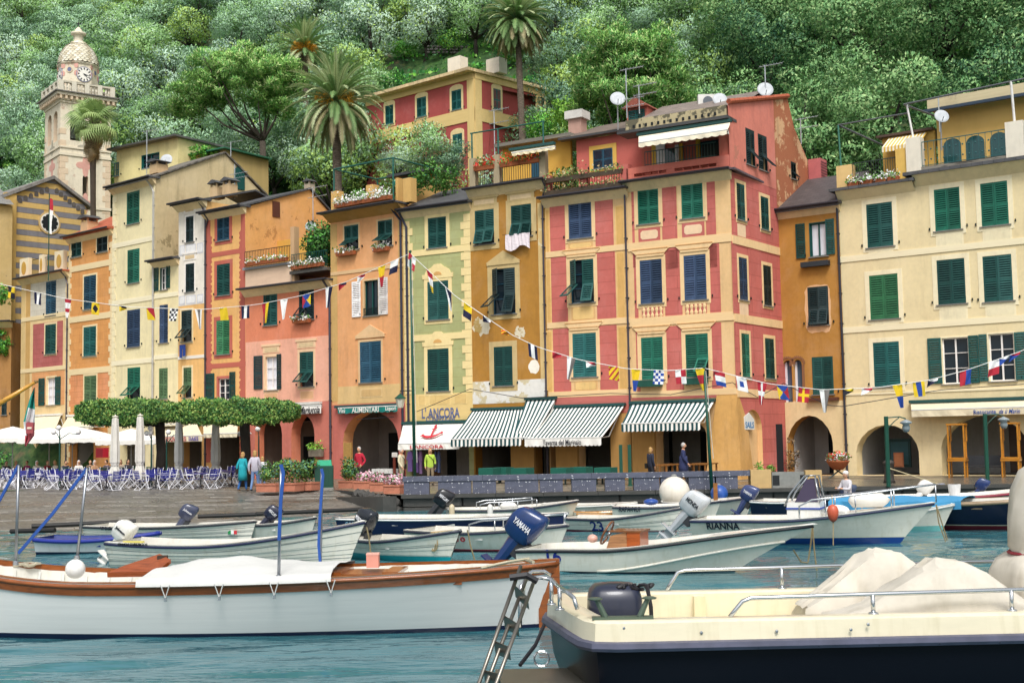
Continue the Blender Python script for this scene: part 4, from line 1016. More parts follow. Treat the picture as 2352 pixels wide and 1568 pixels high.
b.box('ground_pier',b.W*.1,-.25,0,b.W*.36,-.004,3.25,PIER);b.box('ground_pier',b.W*.76,-.22,0,b.W-.02,-.004,3.25,PIER)
b.box('ground_frieze',.02,-.03,3.3,b.W-.02,-.002,b.z(*M(2,540,1425)),plaster('cb6e62'))
z=H+.1;PK=plaster('c4655a')
b.rail(.1,b.W-.1,z,1.0,.05,IRON)
for fx in(.02,.48,.98):b.box('terrace_post',b.W*fx-.2,.0,z,b.W*fx+.2,.4,z+1.2,PK)
for fx in(.25,.72):
 for dz in(.1,.75):flower_box(b.world(b.W*fx,-.05,z+dz),b.root.rotation_euler[2],2.3,'rustic wooden trough of straggly dry plants on the red house terrace',leaf('7a6a48','b0a078'),'dry plant troughs on the red terrace',n=150,spread=.4,trough=wood('5a4a3a'))
zt=b.uz(1370,315,2.8)[1]
b.box('penthouse_wall',b.W*.1,2.8,z,b.W+.0,3.0,zt,plaster('c86458'));b.win(T(2,555,1018,690,1150),'b',frame=plaster('e8b84c'),dep=2.78,hole=False,fw=.22)
b.box('penthouse_eave',-.4,2.3,zt,b.W+.3,2.78,zt+.12,slate());MB().add([(-.4,2.3,zt+.12),(b.W+.3,2.3,zt+.12),(b.W+.3,7.5,zt+1.9),(-.4,7.5,zt+1.9)],[(0,1,2,3)],slate('6a5c52')).obj('penthouse_roof',b.root)
b.box('penthouse_side',b.W*.1,3.0,z,b.W*.1+.2,7.4,zt,plaster('d8a83c'))
q_=MB();ch=T(2,445,855);uu,zz=b.uz(*ch,4.5);q_.box(uu-.4,4.2,zt+.3,uu+.4,4.9,zz+.3,plaster('b89080'));q_.box(uu-.55,4.05,zz+.3,uu+.55,5.05,zz+.75,plain('cfcac2'));q_.obj('chimney',b.root)
bush('terrace_shrub','straggly climbing shrub at the corner of the red house terrace','shrub',b.world(.6,.9,z),.8,.6,.9,900,.18,[GRN,leaf('6a6a40','a09a68')],[.6,.4],41)
ux,uzz=b.uz(*T(2,900,790),4.4);ux2,_=b.uz(*T(2,1040,790),4.4)
b=b12=Bx('pink_corner_house','tall corner house with red painted panels, roof terrace and cream awning',fa,1449,1690)
H=b.z(1560,408)
for q_,c in(((1465,434,1513,514),'g'),((1565,420,1615,501),'g')):b.win(q_,c,frame=FY,fw=.2)
for q_ in(M(2,942,418,1105,740),M(2,1265,382,1430,715)):b.win(q_,'n',frame=FY,fw=.2,hood='cornice')
b.win(M(2,952,987,1112,1300),'g',frame=FY,fw=.2,hood='cornice');b.win(M(2,1278,962,1445,1280),'g','flap',frame=FY,fw=.2,hood='cornice',one=1)
for q_ in(T(2,1027,1270,1130,1840),T(2,1327,1232,1395,1830),T(2,822,1305,838,1830),M(2,1122,345,1248,860),M(2,1450,290,1530,815),M(2,900,360,925,870),M(2,1130,905,1260,1390),M(2,1465,880,1545,1385),M(2,915,925,940,1390)):b.panel(q_,RED)
for q_ in(M(2,930,185,1090,285),M(2,1250,145,1415,248)):b.frame_panel(q_,plaster('c06058'),plaster('ecc8a0'),.12)
for q_ in(M(2,955,755,1112,862),M(2,1275,728,1432,838)):
 u0,z0,u1,z1=b.rect(q_);b.panel(q_,plaster('c06058'));bal=MB().lathe([(.07,0),(.07,.06),(.04,.1),(.1,.3),(.04,.52),(.1,.72),(.04,.92),(.07,.96),(.07,1.0)],FY,n=8).mesh('baluster')
 for k in range(5):new('baluster',bal,b.root,(u0+(u1-u0)*(k+.5)/5,-.02,z0+.02),None,(1,.35,z1-z0-.04))
for yy in(292,858,1398):b.band(*M(2,1230,yy),.42 if yy<1300 else.3,FY)
b.hole(b.arch_poly(L(2,1330,420,1790,905),L(2,0,560)[1]),.8);b.interior(.1,b.W-1.2,3.6,.85,3.5,plaster('a0a09c'),[(1.8,2.5,2.3),(3.2,4.2,2.4),(4.8,6.2,2.6)])
b.wall(H,11,YEL,YEL)
b.box('ground_frieze',.02,-.03,3.9,b.W-.9,-.002,b.z(*M(2,1230,1418)),plaster('c4645c'))
SIDE=b
def side():pass
bs=Bld('x','x',1690,60,1799,along(1690,60,3260,1799));bpy.data.objects.remove(bs.root)
ang=math.atan2(bs.u.y,bs.u.x)-math.atan2(b.u.y,b.u.x)
sroot=new('side_wall',None,b.root,(b.W+.004,0,0),ang);bs.root=sroot
SR=plaster('cb675c',.12,joints=.68,jw=2.0,jh=.62,grime=.25)
bs.W=11.0
zt=b.uz(*T(2,1200,880))[1]+.3
for q_,c in((T(2,1535,1258,1590,1505),'d'),(M(2,1667,405,1728,715),'n'),(M(2,1687,962,1745,1280),'g'),((1747,453,1765,528),'d'),((1753,610,1771,702),'k'),((1757,777,1778,869),'d'),(T(2,1600,892,1655,1130),'k'),(T(2,1685,932,1740,1165),'k'),(T(3,158,1115,188,1225),'k')):
 bs.win(q_,c,'flap' if q_[1]<400 else 'closed',frame=FY if q_[1]>400 else None,fw=.16,one=1)
bs.hole(bs.arch_poly(L(2,2135,330,2300,880),L(2,0,520)[1]),.6)
HS=bs.z(*T(2,1600,760));ap=bs.uz(*T(3,130,665));fe=bs.uz(*T(3,285,1330))
outer=[(0,-.3),(11,-.3),(11,H+1.0),(8.0,HS+.3),(ap[0],ap[1]),(0,HS)]
rings=[outer]+[p for p,d in bs.holes];flat=[q for r in rings for q in r]
tri=geometry.tessellate_polygon([[Vector((x,z_,0))for x,z_ in r]for r in rings]);mm=MB()
WS=plaster('d8a878',wear='b8704c',wth=.45,grime=.5);PS=plaster('d87c68',wear='c8806a',wth=.62,grime=.4)
mm.add([(x,0,z_)for x,z_ in flat],list(tri),SR)
for p_,d in bs.holes:
 for i in range(len(p_)):(x0,z0),(x1,z1)=p_[i],p_[(i+1)%len(p_)];mm.quad((x0,0,z0),(x1,0,z1),(x1,d,z1),(x0,d,z0),YEL)
mm.obj('wall',sroot)
def sp(q_,mt,p=.014):
 u0,z0,u1,z1=bs.rect(q_);MB().box(u0,-p,z0,u1,.01,z1,mt).obj('painted_panel',sroot)
for q_ in(M(2,1745,60,1828,345),M(2,1620,-10,1652,240),M(2,1620,290,1655,810),M(2,1740,330,1835,860),M(2,1640,880,1675,1360),M(2,1757,890,1852,1390)):sp(q_,SR)
z1_=bs.z(*T(2,1600,1262));mm=MB()
pl=[(.0,z1_+.35),(bs.uz(*T(2,1740,1300))[0]+.2,z1_+.35)]
for yy,xx in((300,1740),(860,1740),(1400,1740)):
 zz=bs.z(*M(2,xx,yy));MB().box(0,-.04,zz-.2,6.4,.01,zz+.2,FY).obj('string_course',sroot)
for q_ in(M(2,1655,160,1715,250),M(2,1672,728,1735,835)):sp(q_,plaster('ecc8a0'),.02)
pe=MB().prism([(.02,z1_+.3),(4.1,z1_+.3),(4.1,H+3.4),(ap[0]*.98,ap[1]-.08),(.02,HS-.05)],-.01,0,PS)
sroot2=pe
hs_=[p for p,d in bs.holes if p[0][1]>z1_+.2]
def coat(outl,mt,dy):
 ins=[p for p in hs_ if min(q[0]for q in p)>min(q[0]for q in outl)and max(q[0]for q in p)<max(q[0]for q in outl)]
 rg=[outl]+ins;fl=[q for r in rg for q in r];tr=geometry.tessellate_polygon([[Vector((x,z_,0))for x,z_ in r]for r in rg])
 MB().add([(x,dy,z_)for x,z_ in fl],list(tr),mt).obj('plaster_coat',sroot)
dv=bs.uz(*T(3,45,1000))[0]
za=HS+(ap[1]-HS)*dv/ap[0]
coat([(.02,z1_+.3),(dv,z1_+.3),(dv,za-.02),(.02,HS-.03)],PS,-.01)
coat([(dv+.01,bs.z(*T(3,60,1440))),(10.9,bs.z(*T(3,60,1440))),(10.95,H+1.0),(7.97,HS+.28),(ap[0],ap[1]-.02),(dv+.01,za-.02)],WS,-.01)
mm=MB();BT=plaster('cf9c50',.16,grime=.3)
mm.add([(b.W-1.55,-.42,0),(b.W+.25,-.42,0),(b.W+.25,1.3,0),(b.W-1.55,-.003,0),(b.W-1.0,-.06,4.0),(b.W+.02,-.06,4.0),(b.W+.02,.9,4.0),(b.W-1.0,-.003,4.0)],[(0,1,5,4),(1,2,6,5),(0,4,7,3),(4,5,6,7)],BT);mm.obj('corner_buttress',b.root)
b.box('ground_pier',.02,-.2,0,1.25,-.004,3.6,PIER)
z=H+.1;b.eave(H,.55,slate('5a5058'),y1=.5)
MB().box(b.W,-.3,H,b.W+.35,4.2,H+.1,slate('5a5058')).obj('eave',b.root)
PKW=plaster('da7460',.08);mm=MB()
zp=b.z(*T(2,1100,1110))-z
mm.box(0,.0,z,b.W,.22,z+zp*.32,PKW);mm.box(0,.0,z+zp*.55,b.W,.22,z+zp,PKW)
xs_=[]
slots=[b.uz(*T(2,xx,1200))[0]for xx in(862,918,975,1028,1140,1200,1258,1312,1370)]
last=0
for sx in slots:mm.box(last,.0,z+zp*.3,sx-.22,.22,z+zp*.57,PKW);last=sx+.22
mm.box(last,.0,z+zp*.3,b.W,.22,z+zp*.57,PKW);mm.box(b.W-.22,.22,z,b.W-.0,3.9,z+zp,PKW);mm.box(0,.22,z,.2,2.0,z+zp,PKW);mm.obj('terrace_parapet',b.root)
zt=b.uz(*T(2,1200,870),.3)[1]
b.box('terrace_back_wall',0,1.9,z,b.W-.02,2.6,zt+.2,plaster('d06a55'));b.box('terrace_end_wall',b.W-.6,.24,z+zp,b.W-.02,2.4,zt,PKW)
for a_,c_ in((T(2,980,0)[0],T(2,1045,0)[0]),(T(2,1110,0)[0],T(2,1140,0)[0])):pass
ye=plain('e0b030');
for q_,mt,nm in((T(2,955,985,985,1140),ye,'yellow_jamb'),(T(2,985,985,1045,1140),WHITE,'terrace_door'),(T(2,1045,1020,1115,1140),glass('1c3a3c'),'terrace_glass'),(T(2,1115,990,1140,1135),WHITE,'terrace_door'),(T(2,1145,980,1165,1130),ye,'yellow_jamb'),(T(2,1258,950,1285,1110),ye,'yellow_jamb'),(T(2,1290,960,1440,1100),glass('1c3a3c'),'terrace_glass'),(T(2,1455,910,1475,1090),ye,'yellow_jamb')):
 u0,z0,u1,z1=b.rect(q_,1.8);b.box(nm,u0,1.8,max(z0,z),u1,1.89,z1,mt)
b.rail(b.W*.18,b.W-.7,z+zp,.75,.1,plain('22504c',.5),.16)
b.box('roof_eave',-.3,-.35,zt,b.W+.1,.9,zt+.14,slate());mm=MB();mm.box(0,.05,zt+.14,b.W-.1,.3,zt+.75,plaster('b8a880',wear='6a6450',wth=.5));mm.obj('roof_parapet',b.root)
for k in range(14):b.box('parapet_slot',.4+k*(b.W-.8)/14,.03,zt+.3,.52+k*(b.W-.8)/14,.06,zt+.46,DARK)
zr=b.uz(*T(2,1400,700),5)[1]
MB().add([(-.2,.3,zt+.5),(b.W+.05,.3,zt+.5),(b.W+.05,5.2,zr+.3),(-.2,5.2,zr+.3),(b.W+.05,9.5,zt),(-.2,9.5,zt)],[(0,1,2,3),(3,2,4,5)],slate('7a6e66')).obj('roof',b.root)
vt=MB().tube([(0,0,0),(.45,0,0)],.13,RTILE,8).mesh('verge_tile');n_=14
for k in range(n_):
 f=k/n_;p0=Vector((0,0,HS));p1=Vector((ap[0],0,ap[1]));q_=p0.lerp(p1,f);o=new('verge_tile',vt,sroot,q_+Vector((0,-.05,.05)));o.rotation_euler=(0,-math.atan2(ap[1]-HS,ap[0]),0);o.scale.x=(p1-p0).length/n_/.45*.97
bs.pipe(.2,z1_,HS,GREY)if False else None
sc=MB();u0,z0,u1,z1=bs.rect(T(3,270,1110,330,1240))
o=MB().box(u0,-.75,z0,u0+.9,-.05,z0+1.1,plain('c06a6a')).obj('air_conditioner',sroot)
for k in range(6):MB().box(u0+.05,-.765,z0+.12+k*.15,u0+.85,-.74,z0+.2+k*.15,plain('7a4048')).obj('vent_slat',o)
dx0,dz0,dx1,dz1=b.rect(T(2,785,740,925,850),3.5)
mm=MB();mm.box(dx0,3.5,zt+.2,dx1,6,dz1,PKW);mm.prism([(dx0-.15,dz1),(dx1+.15,dz1),((dx0+dx1)/2,dz1+.55)],3.2,6.2,slate('8a4a3a'));d_=mm.obj('dormer',b.root)
for k in(0,1):new('shutter',shutter_mesh('t','full'),d_,(dx0+.12+k*(dx1-dx0-.24)/2,3.44,zt+.3),None,((dx1-dx0-.24)/2-.02,1,dz1-zt-.4))
Y1799=along(1690,60,3260,1799);f13=lambda x:along(1799,Y1799,-2700,x)
b=b13=Bx('narrow_ochre_house','narrow dark ochre house wedged beside the pink corner house with a twin arched window',f13,1799,1940)
m=plaster('b8802c',.18,wear='c8a468',wth=.7);H=b.z(1852,478);LOWC=plaster('e2c894')
b.win(M(3,310,148,432,395),'d','open',shut=[M(3,208,155,275,410),M(3,428,120,490,380)],case='d',curtain=True)
b.win(M(3,300,622,440,900),'k','flap',flap=14);b.win(M(3,332,1137,475,1408),'d')
g=random.Random(12);u0,z0,u1,z1=b.rect(M(3,268,600,468,960));z1_=z1
pl=[(u0+(u1-u0)*(.5+.5*math.copysign(min(1,abs(1.25*math.cos(a))),math.cos(a))*g.uniform(.9,1.0)),z0+(z1-z0)*(.5+.5*math.copysign(min(1,abs(1.25*math.sin(a))),math.sin(a))*g.uniform(.93,1.0)))for a in[i*math.pi/14 for i in range(28)]]
hl=b.holes[1][0];fl=pl+hl;tr=geometry.tessellate_polygon([[Vector((x,z_,0))for x,z_ in r]for r in(pl,hl)]);MB().add([(x,-.006,z_)for x,z_ in fl],list(tr),plaster('e2b07e')).obj('fresh_plaster_patch',b.root)
u0,z0,u1,z1=b.rect(M(3,110,1140,258,1465));hw=(u1-u0)/2
brk=boxmesh('brick',stone('9a6a48','6a4830',3));wn=new('twin_window',None,b.root)
for k in(0,1):
 c=u0+hw*(k+.5);r_=hw*.42;zs=z1-r_-.1
 pl=[(c-r_,z0),(c+r_,z0)]+[(c+r_*math.cos(a),zs+r_*math.sin(a))for a in[i*math.pi/8 for i in range(9)]];b.hole(pl,.3)
 MB().box(c-r_,.28,z0,c+r_,.3,z1,glass('5a6a7c')).obj('pane',wn);MB().box(c-r_,.2,z0,c-r_*.5,.24,z1-.2,CURT).obj('curtain',wn)
 for i in range(13):
  a=math.pi*i/12;o=new('brick',brk,wn,(c+(r_+.07)*math.cos(a)-.0,-.03,zs+(r_+.07)*math.sin(a)),None,(.13,.05,.07));o.rotation_euler=(0,-a,0)
 for i in range(int((zs-z0)/.09)):
  for sx in((c-r_-.14)if k==0 else(c+r_+.01),):new('brick',brk,wn,(sx,-.03,z0+i*.09),None,(.13,.05,.08))
MB().lathe([(.08,0),(.05,.1),(.05,zs-z0-.15),(.09,zs-z0)],plaster('d8b088'),(u0+hw,.06,z0),8).obj('column',wn)
b.hole(b.arch_poly(L(3,180,385,597,920),L(3,0,640)[1],True),.7)
zl=b.z(*L(3,400,255));b.panel_r((.01,-.1,b.W-.01,zl),LOWC,.008,'ground_coat');b.wall(H,7,m,PS)
b.eave(H,.4);b.roof(H+.08,4,H+2.2,8,slate('4a4444'),.4,x0=-.1);b.pipe(b.W-.05,0,H+.5,plain('3a3c46',.4,.4),0,.06)
b.interior(.1,b.W-.1,3.6,.72,2.6,plaster('b8b4b0'),[(.9,1.9,2.7),(2.5,3.0,2.3)])
u0,z0,u1,z1=b.rect(M(3,255,430,458,470));b.box('window_planter',u0,-.3,z0,u1,-.02,z1-.02,plain('2a3036'));u0,z0,u1,z1=b.rect(M(3,300,1432,525,1455));b.box('window_planter',u0,-.25,z0,u1,-.02,z1,plain('5a3424'))
f14=lambda x:along(1940,f13(1940),-2700,x)
b=b14=Bld('cream_restaurant_house','wide cream house with green shutters and pointed arches housing the restaurant',1940,f14(1940),2520,f14(2520))
m=plaster('e7d2a0',.08,grime=.16);FC=plaster('f1e2ba',.05);xs2=b.uz(2105,500)[0]
H1=b.z(2015,430);H2=b.z(2228,388);H=H1
b.win((1991,466,2051,567),'d',frame=FC,fw=.22);b.win(M(3,748,527,960,855),'l',frame=FC,fw=.22);b.win(M(3,777,1022,970,1350),'t',frame=FC,fw=.22)
b.win((2146.5,432,2206,529),'g',frame=FC,fw=.22);b.win((2253,418,2316,518),'g',frame=FC,fw=.22)
b.win(M(3,1245,414,1452,745),'d',frame=FC,fw=.22);b.win(M(3,1583,385,1798,725),'d',frame=FC,fw=.22)
b.win(M(3,1283,990,1478,1330),'d','open',frame=FC,shut=[M(3,1180,995,1278,1330),M(3,1480,975,1552,1325)],fw=.06);b.win(M(3,1627,960,1813,1310),'d','open',frame=FC,shut=[M(3,1556,967,1614,1312),M(3,1818,950,1900,1300)],fw=.06)
for q_ in(M(3,738,338,922,385),M(3,1235,215,1440,330),M(3,1578,185,1795,295),M(3,760,868,965,905),M(3,1260,755,1470,870),M(3,1598,735,1825,840)):b.frame_panel(q_,FC,plaster('eadcb4'),.07)
for yy,hh in((350,.3),(893,.3),(1385,.1)):b.band(*M(3,1200,yy),hh,FC)
b.hole(b.arch_poly(L(3,810,470,1385,940),L(3,0,720)[1],True),.75);b.hole(b.arch_poly(L(3,1590,380,2400,935),L(3,0,680)[1],True),.75)
b.wall(H1,10,m,outer=[(0,-.3),(b.W,-.3),(b.W,H2),(xs2,H2),(xs2,H1),(0,H1)])
b.box('upper_wall_return',xs2,.003,H1,b.W,9,H2-.01,m)
b.interior(.3,b.W-.3,3.9,.77,3.6,plaster('b8b8b8'),[(2.0,3.4,2.6),(6.5,7.6,2.8),(9.2,11,2.8)],wood('5a3a22'))
mm=MB();mm.box(-.3,-.5,H1,xs2+.1,3,H1+.14,slate());mm.obj('eave',b.root);mm=MB();mm.box(xs2-.4,-.55,H2,b.W,3,H2+.16,slate());mm.obj('eave',b.root)
mm=MB();mm.add([(0,-.004,H1-.45),(xs2,-.004,H1-.45),(xs2,-.4,H1-.004),(0,-.4,H1-.004)],[(0,1,2,3)],m);mm.add([(xs2,-.004,H2-.5),(b.W,-.004,H2-.5),(b.W,-.45,H2-.004),(xs2,-.45,H2-.004)],[(0,1,2,3)],m);mm.obj('cove',b.root)
YW=plaster('ddb250',.1);z=H1+.14
b.box('terrace_post',-.05,.0,z,.75,.5,z+1.2,plaster('e0bc78'));b.box('terrace_post',xs2-.9,.0,z,xs2-.2,.5,z+1.6,YW)
b.rail(.75,xs2-.9,z,1.25,.1,plain('2c3a34',.5),.12);b.box('penthouse_wall',1.2,3.2,z,xs2,3.4,z+3.0,YW);b.box('penthouse_wall',1.2,3.4,z,1.4,7,z+3.0,YW);b.box('penthouse_door',xs2*.5,3.12,z,xs2*.8,3.19,z+2.1,plain(SH['b']));b.box('penthouse_roof',1.0,2.9,z+3.0,xs2,7,z+3.12,slate('5a4438'))
z2=H2+.16;b.box('terrace_post',xs2-.35,-.1,z2,xs2+.35,.5,z2+1.75,plaster('e6dcc8',wear='6a6458',wth=.58));xp=b.uz(*T(3,1690,980))[0];b.box('terrace_post',xp-.4,-.1,z2,xp+.4,.5,z2+1.75,plaster('e6dcc8',wear='6a6458',wth=.58))
b.rail(xs2+.35,xp-.4,z2+.25,1.25,.1,plain('1f5a5c',.5),.3);b.rail(xp+.4,b.W,z2+.25,1.25,.1,plain('1f5a5c',.5),.3)
knob=MB().ball((0,0,0),.045,plain('1f5a5c',.5),8,5).mesh('baluster_knob');x_=xs2+.5
while x_<b.W-.5:
 if abs(x_-xp)>.5:
  for dz in(.6,1.1):new('baluster_knob',knob,b.root,(x_,.1,z2+dz))
 x_+=.3
b.box('terrace_base',xs2+.35,-.05,z2,b.W,.3,z2+.25,plaster('8a8478',wear='3c3a36',wth=.5))
holes_=b.holes;b.holes=[]
aw=[b.arch_poly(T(3,*q_),T(3,0,q_[1]+90)[1])for q_ in((1200,945,1320,1085),(1355,925,1480,1070),(1520,902,1640,1060))]
b.box('penthouse_wall',xs2+.2,3.0,z2,b.W,3.2,z2+3.6,plaster('d9b05a'))
for q_ in((1200,945,1320,1200),(1355,925,1480,1180),(1520,902,1640,1170)):
 u0,z0,u1,z1=b.rect(T(3,*q_),2.9);r_=(u1-u0)/2;c=(u0+u1)/2;zs=z1-r_*.8
 MB().prism([(u0,z2),(u1,z2)]+[(c+r_*math.cos(a),zs+r_*.8*math.sin(a))for a in[i*math.pi/10 for i in range(11)]],2.95,2.99,glass('1f4a4c')).obj('arched_glass',b.root)
b.box('penthouse_roof',xs2,2.3,z2+3.6,b.W,7,z2+4.1,plaster('cdbd94',wear='8a7e60',wth=.55));b.box('roof_gutter',xs2-.2,2.2,z2+3.45,b.W,2.35,z2+3.6,plain('3a4858',.4,.4))
mm=MB();mm.tube([(xs2-.3,-.2,z2+3.4),(b.W,-.2,z2+3.7)],.045,GREY,6);mm.tube([(xs2-.3,-.2,z2+3.4),(xs2+.4,2.5,z2+3.2)],.05,GREY,6);mm.tube([(xs2+.0,.1,z2+1.6),(xs2-.2,-.1,z2+3.4)],.05,WHITE);mm.tube([(xp,.1,z2+1.6),(xp,-.2,z2+3.6)],.06,WHITE);mm.obj('awning_frame',b.root)
mm=MB();mm.tube([(.1,.1,z+3.3),(xs2-.2,.1,z+3.3)],.04,GREY,6);mm.tube([(.1,.1,z+3.3),(1.3,3.0,z+2.6)],.05,GREY);mm.tube([(.2,.1,z),(.1,.1,z+3.3)],.05,plain('2a6a58'));mm.obj('awning_frame',b.root)
ca,cb2=cloth('f0e8d0'),cloth('d9b04a');mm=MB();n_=22;x0,x1=1.6,xs2-.3
for k in range(n_):
 a,c=x0+(x1-x0)*k/n_,x0+(x1-x0)*(k+1)/n_;mm.quad((a,2.0,z+2.25),(c,2.0,z+2.25),(c,3.1,z+2.95),(a,3.1,z+2.95),(ca,cb2)[k%2]);mm.quad((a,2.0,z+2.0),(c,2.0,z+2.0),(c,2.0,z+2.25),(a,2.0,z+2.25),(ca,cb2)[k%2])
mm.obj('striped_blind',b.root)
b.holes=holes_
for fx in(.22,.4,.58,.74):flower_box(b.world(xs2*fx,-.1,z+.02),b.root.rotation_euler[2],xs2*.15,'small terracotta box of white flowers on the cream house terrace ledge',PETW,'flower boxes on the cream terrace',n=120,spread=.3)
#  church, bell tower, villa and houses behind
def zat(y,Y,x=CX):return atY(x,y,Y).z
TY=112.0;tc=atY(*T(0,533,700),TY);TB=8.0
tw=thing('bell_tower','tall pale bell tower with clock faces and a scale-tiled dome','tower',(tc.x,TY,TB),RAD(45-8))
hs_=81.5/ppm(TY)/math.sqrt(2)*1.0
ty=lambda y:zat(y*.33593,TY,tc.x/TY*F+CX)-TB
PT=plaster('e2d6bc',.1,wear='d6bca4',wth=.62);PT2=plaster('dcc4a4');PINK=plaster('d8a090')
zc,zm,z2_=ty(745),ty(1085),ty(1110)
for i,(sx,sy,rz)in enumerate(((0,-1,0),(1,0,90),(0,1,180),(-1,0,270))):
 bb=Bld('x','x',100,100,110,100);bpy.data.objects.remove(bb.root)
 r=new('tower_face',None,tw,(0,0,0),RAD(rz));bb.root=r;bb.W=2*hs_
 m=MB();z0b,z1b=ty(1005),ty(800);hol=[]
 for cx_ in(-.38*hs_,.38*hs_):
  rr=.24*hs_;hol.append([(cx_-rr,z0b),(cx_+rr,z0b)]+[(cx_+rr*math.cos(a),z1b-rr+rr*math.sin(a))for a in[k*math.pi/8 for k in range(9)]])
 hol.append([(-.25,ty(1370)),(.25,ty(1370)),(.25,ty(1250)),(.15,ty(1225)),(-.15,ty(1225)),(-.25,ty(1250))])
 rg=[[(-hs_,-4),(hs_,-4),(hs_,zc),(-hs_,zc)]]+hol;fl=[q for q_ in rg for q in q_]
 tr=geometry.tessellate_polygon([[Vector((x,z,0))for x,z in q_]for q_ in rg]);m.add([(x,-hs_,z)for x,z in fl],list(tr),PT)
 for h in hol:
  for k in range(len(h)):(x0,a),(x1,c)=h[k],h[(k+1)%len(h)];m.quad((x0,-hs_,a),(x1,-hs_,c),(x1,-hs_+.45,c),(x0,-hs_+.45,a),PT2)
 m.obj('wall',r)
 qm=boxmesh('quoin',PT2);n_=0;z=-1.0
 while z<zm-.5:
  w_=.7 if n_%2 else.45
  for e in(-1,1):new('quoin',qm,r,(-hs_ if e<0 else hs_-w_,-hs_-.03,z),None,(w_,.04,.5))
  z+=.53;n_+=1
 z=zm+.5
 while z<zc-2.2:
  for e in(-1,1):new('quoin',qm,r,(-hs_ if e<0 else hs_-.5,-hs_-.03,z),None,(.5,.04,.5))
  z+=1.05
 for z,h_ in((z2_,.25),(ty(1060),.15),(ty(760),.2),(ty(1455),.25)):new('string_course',boxmesh('string_course',PT),r,(-hs_-.06,-hs_-.09,z),None,(2*hs_+.12,.1,h_))
 def quat(cx_,z,s_,mt):
  MB().prism([(cx_+s_*(.72+.28*math.cos(4*a))*math.cos(a),z+s_*1.2*(.72+.28*math.cos(4*a))*math.sin(a))for a in[k*math.pi/16 for k in range(32)]],-hs_-.02,-hs_,mt).obj('painted_star',r)
 quat(0,ty(1048),.75,plaster('a8a08c'));quat(0,ty(1165),.85,PINK);quat(0,ty(1420),.8,PINK)
m=MB();zt_=ty(690)
m.box(-hs_-.15,-hs_-.15,zc,hs_+.15,hs_+.15,zc+.5,PT);m.box(-hs_-.45,-hs_-.45,zt_-.35,hs_+.45,hs_+.45,zt_-.1,PT);m.box(-hs_-.62,-hs_-.62,zt_-.1,hs_+.62,hs_+.62,zt_,slate('6a6660'));m.obj('cornice',tw)
mod=MB().box(-.1,0,0,.1,.28,.3,PT2).mesh('corbel')
for i in range(4):
 r=new('cornice_side',None,tw,(0,0,0),RAD(90*i))
 for k in range(11):new('corbel',mod,r,(-hs_-.1+(2*hs_+.2)*k/10,-hs_-.43,zt_-.68))
 bl_=MB().lathe([(.09,0),(.05,.08),(.1,.3),(.04,.6),(.08,.7)],plaster('d8d0bc'),n=7).mesh('baluster')
 for k in range(17):
  x=-hs_-.05+(2*hs_+.1)*k/16
  if k%4:new('baluster',bl_,r,(x,-hs_-.1,zt_+.1))
  else:new('pedestal',boxmesh('pedestal',plaster('d8d0bc',wear='8a8270',wth=.55)),r,(x-.2,-hs_-.3,zt_),None,(.4,.4,1.0))
 new('hand_rail',boxmesh('hand_rail',plaster('cfc6b0',wear='6a6458',wth=.5)),r,(-hs_-.2,-hs_-.28,zt_+.82),None,(2*hs_+.4,.34,.16))
dr=44.5/ppm(TY);zd0,zd1=zt_,ty(455)
m=MB();m.lathe([(dr,zd0),(dr,zd1-.25),(dr*1.07,zd1-.12),(dr*1.09,zd1)],PT,n=8,ph=RAD(22.5));drum=m.obj('drum',tw)
WH=plain('f0ece2');BK=plain('23242c')
def clock(az):
 r=new('clock_face',None,tw,(0,0,0),az);R_=16.5/ppm(TY)*1.05/.95;zc_=ty(540);yy=-dr*math.cos(RAD(22.5))-.01
 circ=lambda rad,n=28:[(rad*math.cos(2*math.pi*k/n),zc_+rad*math.sin(2*math.pi*k/n))for k in range(n)]
 MB().prism(circ(R_),yy-.05,yy,plain('8a8aa0')).obj('rim',r);MB().prism(circ(R_*.9),yy-.07,yy-.02,WH).obj('dial',r);
 for k in range(12):
  a=math.pi/6*k;c,s_=math.cos(a),math.sin(a);a0,a1,w_=R_*.6,R_*.86,.045
  MB().add([(c*a0-s_*w_,yy-.08,zc_+s_*a0+c*w_),(c*a1-s_*w_*1.3,yy-.08,zc_+s_*a1+c*w_*1.3),(c*a1+s_*w_*1.3,yy-.08,zc_+s_*a1-c*w_*1.3),(c*a0+s_*w_,yy-.08,zc_+s_*a0-c*w_)],[(0,1,2,3)],BK).obj('hour_mark',r)
 for a,l_,w_ in((RAD(-12),R_*.85,.05),(RAD(-42),R_*.65,.07)):
  c,s_=math.cos(a),math.sin(a);MB().add([(-s_*w_,yy-.1,zc_+c*w_),(c*l_,yy-.1,zc_+s_*l_),(s_*w_,yy-.1,zc_-c*w_),(-c*l_*.2,yy-.1,zc_-s_*l_*.2)],[(0,1,2,3)],BK).obj('hand',r)
for az in(0,90,180,270):clock(RAD(az))
for az in(45,135,225,315):
 r=new('oculus',None,tw,(0,0,0),RAD(az));yy=-dr*math.cos(RAD(22.5))-.005;zc_=ty(510)
 MB().prism([(.3*math.cos(a),zc_+.3*math.sin(a))for a in[k*math.pi/9 for k in range(18)]],yy-.04,yy,PT2).obj('ring',r);MB().prism([(.2*math.cos(a),zc_+.2*math.sin(a))for a in[k*math.pi/9 for k in range(18)]],yy-.05,yy,plain('6a7090')).obj('pane',r)
 for sx in(-.62,.62):
  for sz in(-.35,.35):MB().prism([(sx+.2*math.cos(a),zc_+sz+.24*math.sin(a))for a in[k*math.pi/6 for k in range(12)]],yy-.02,yy,PINK).obj('painted_rosette',r)
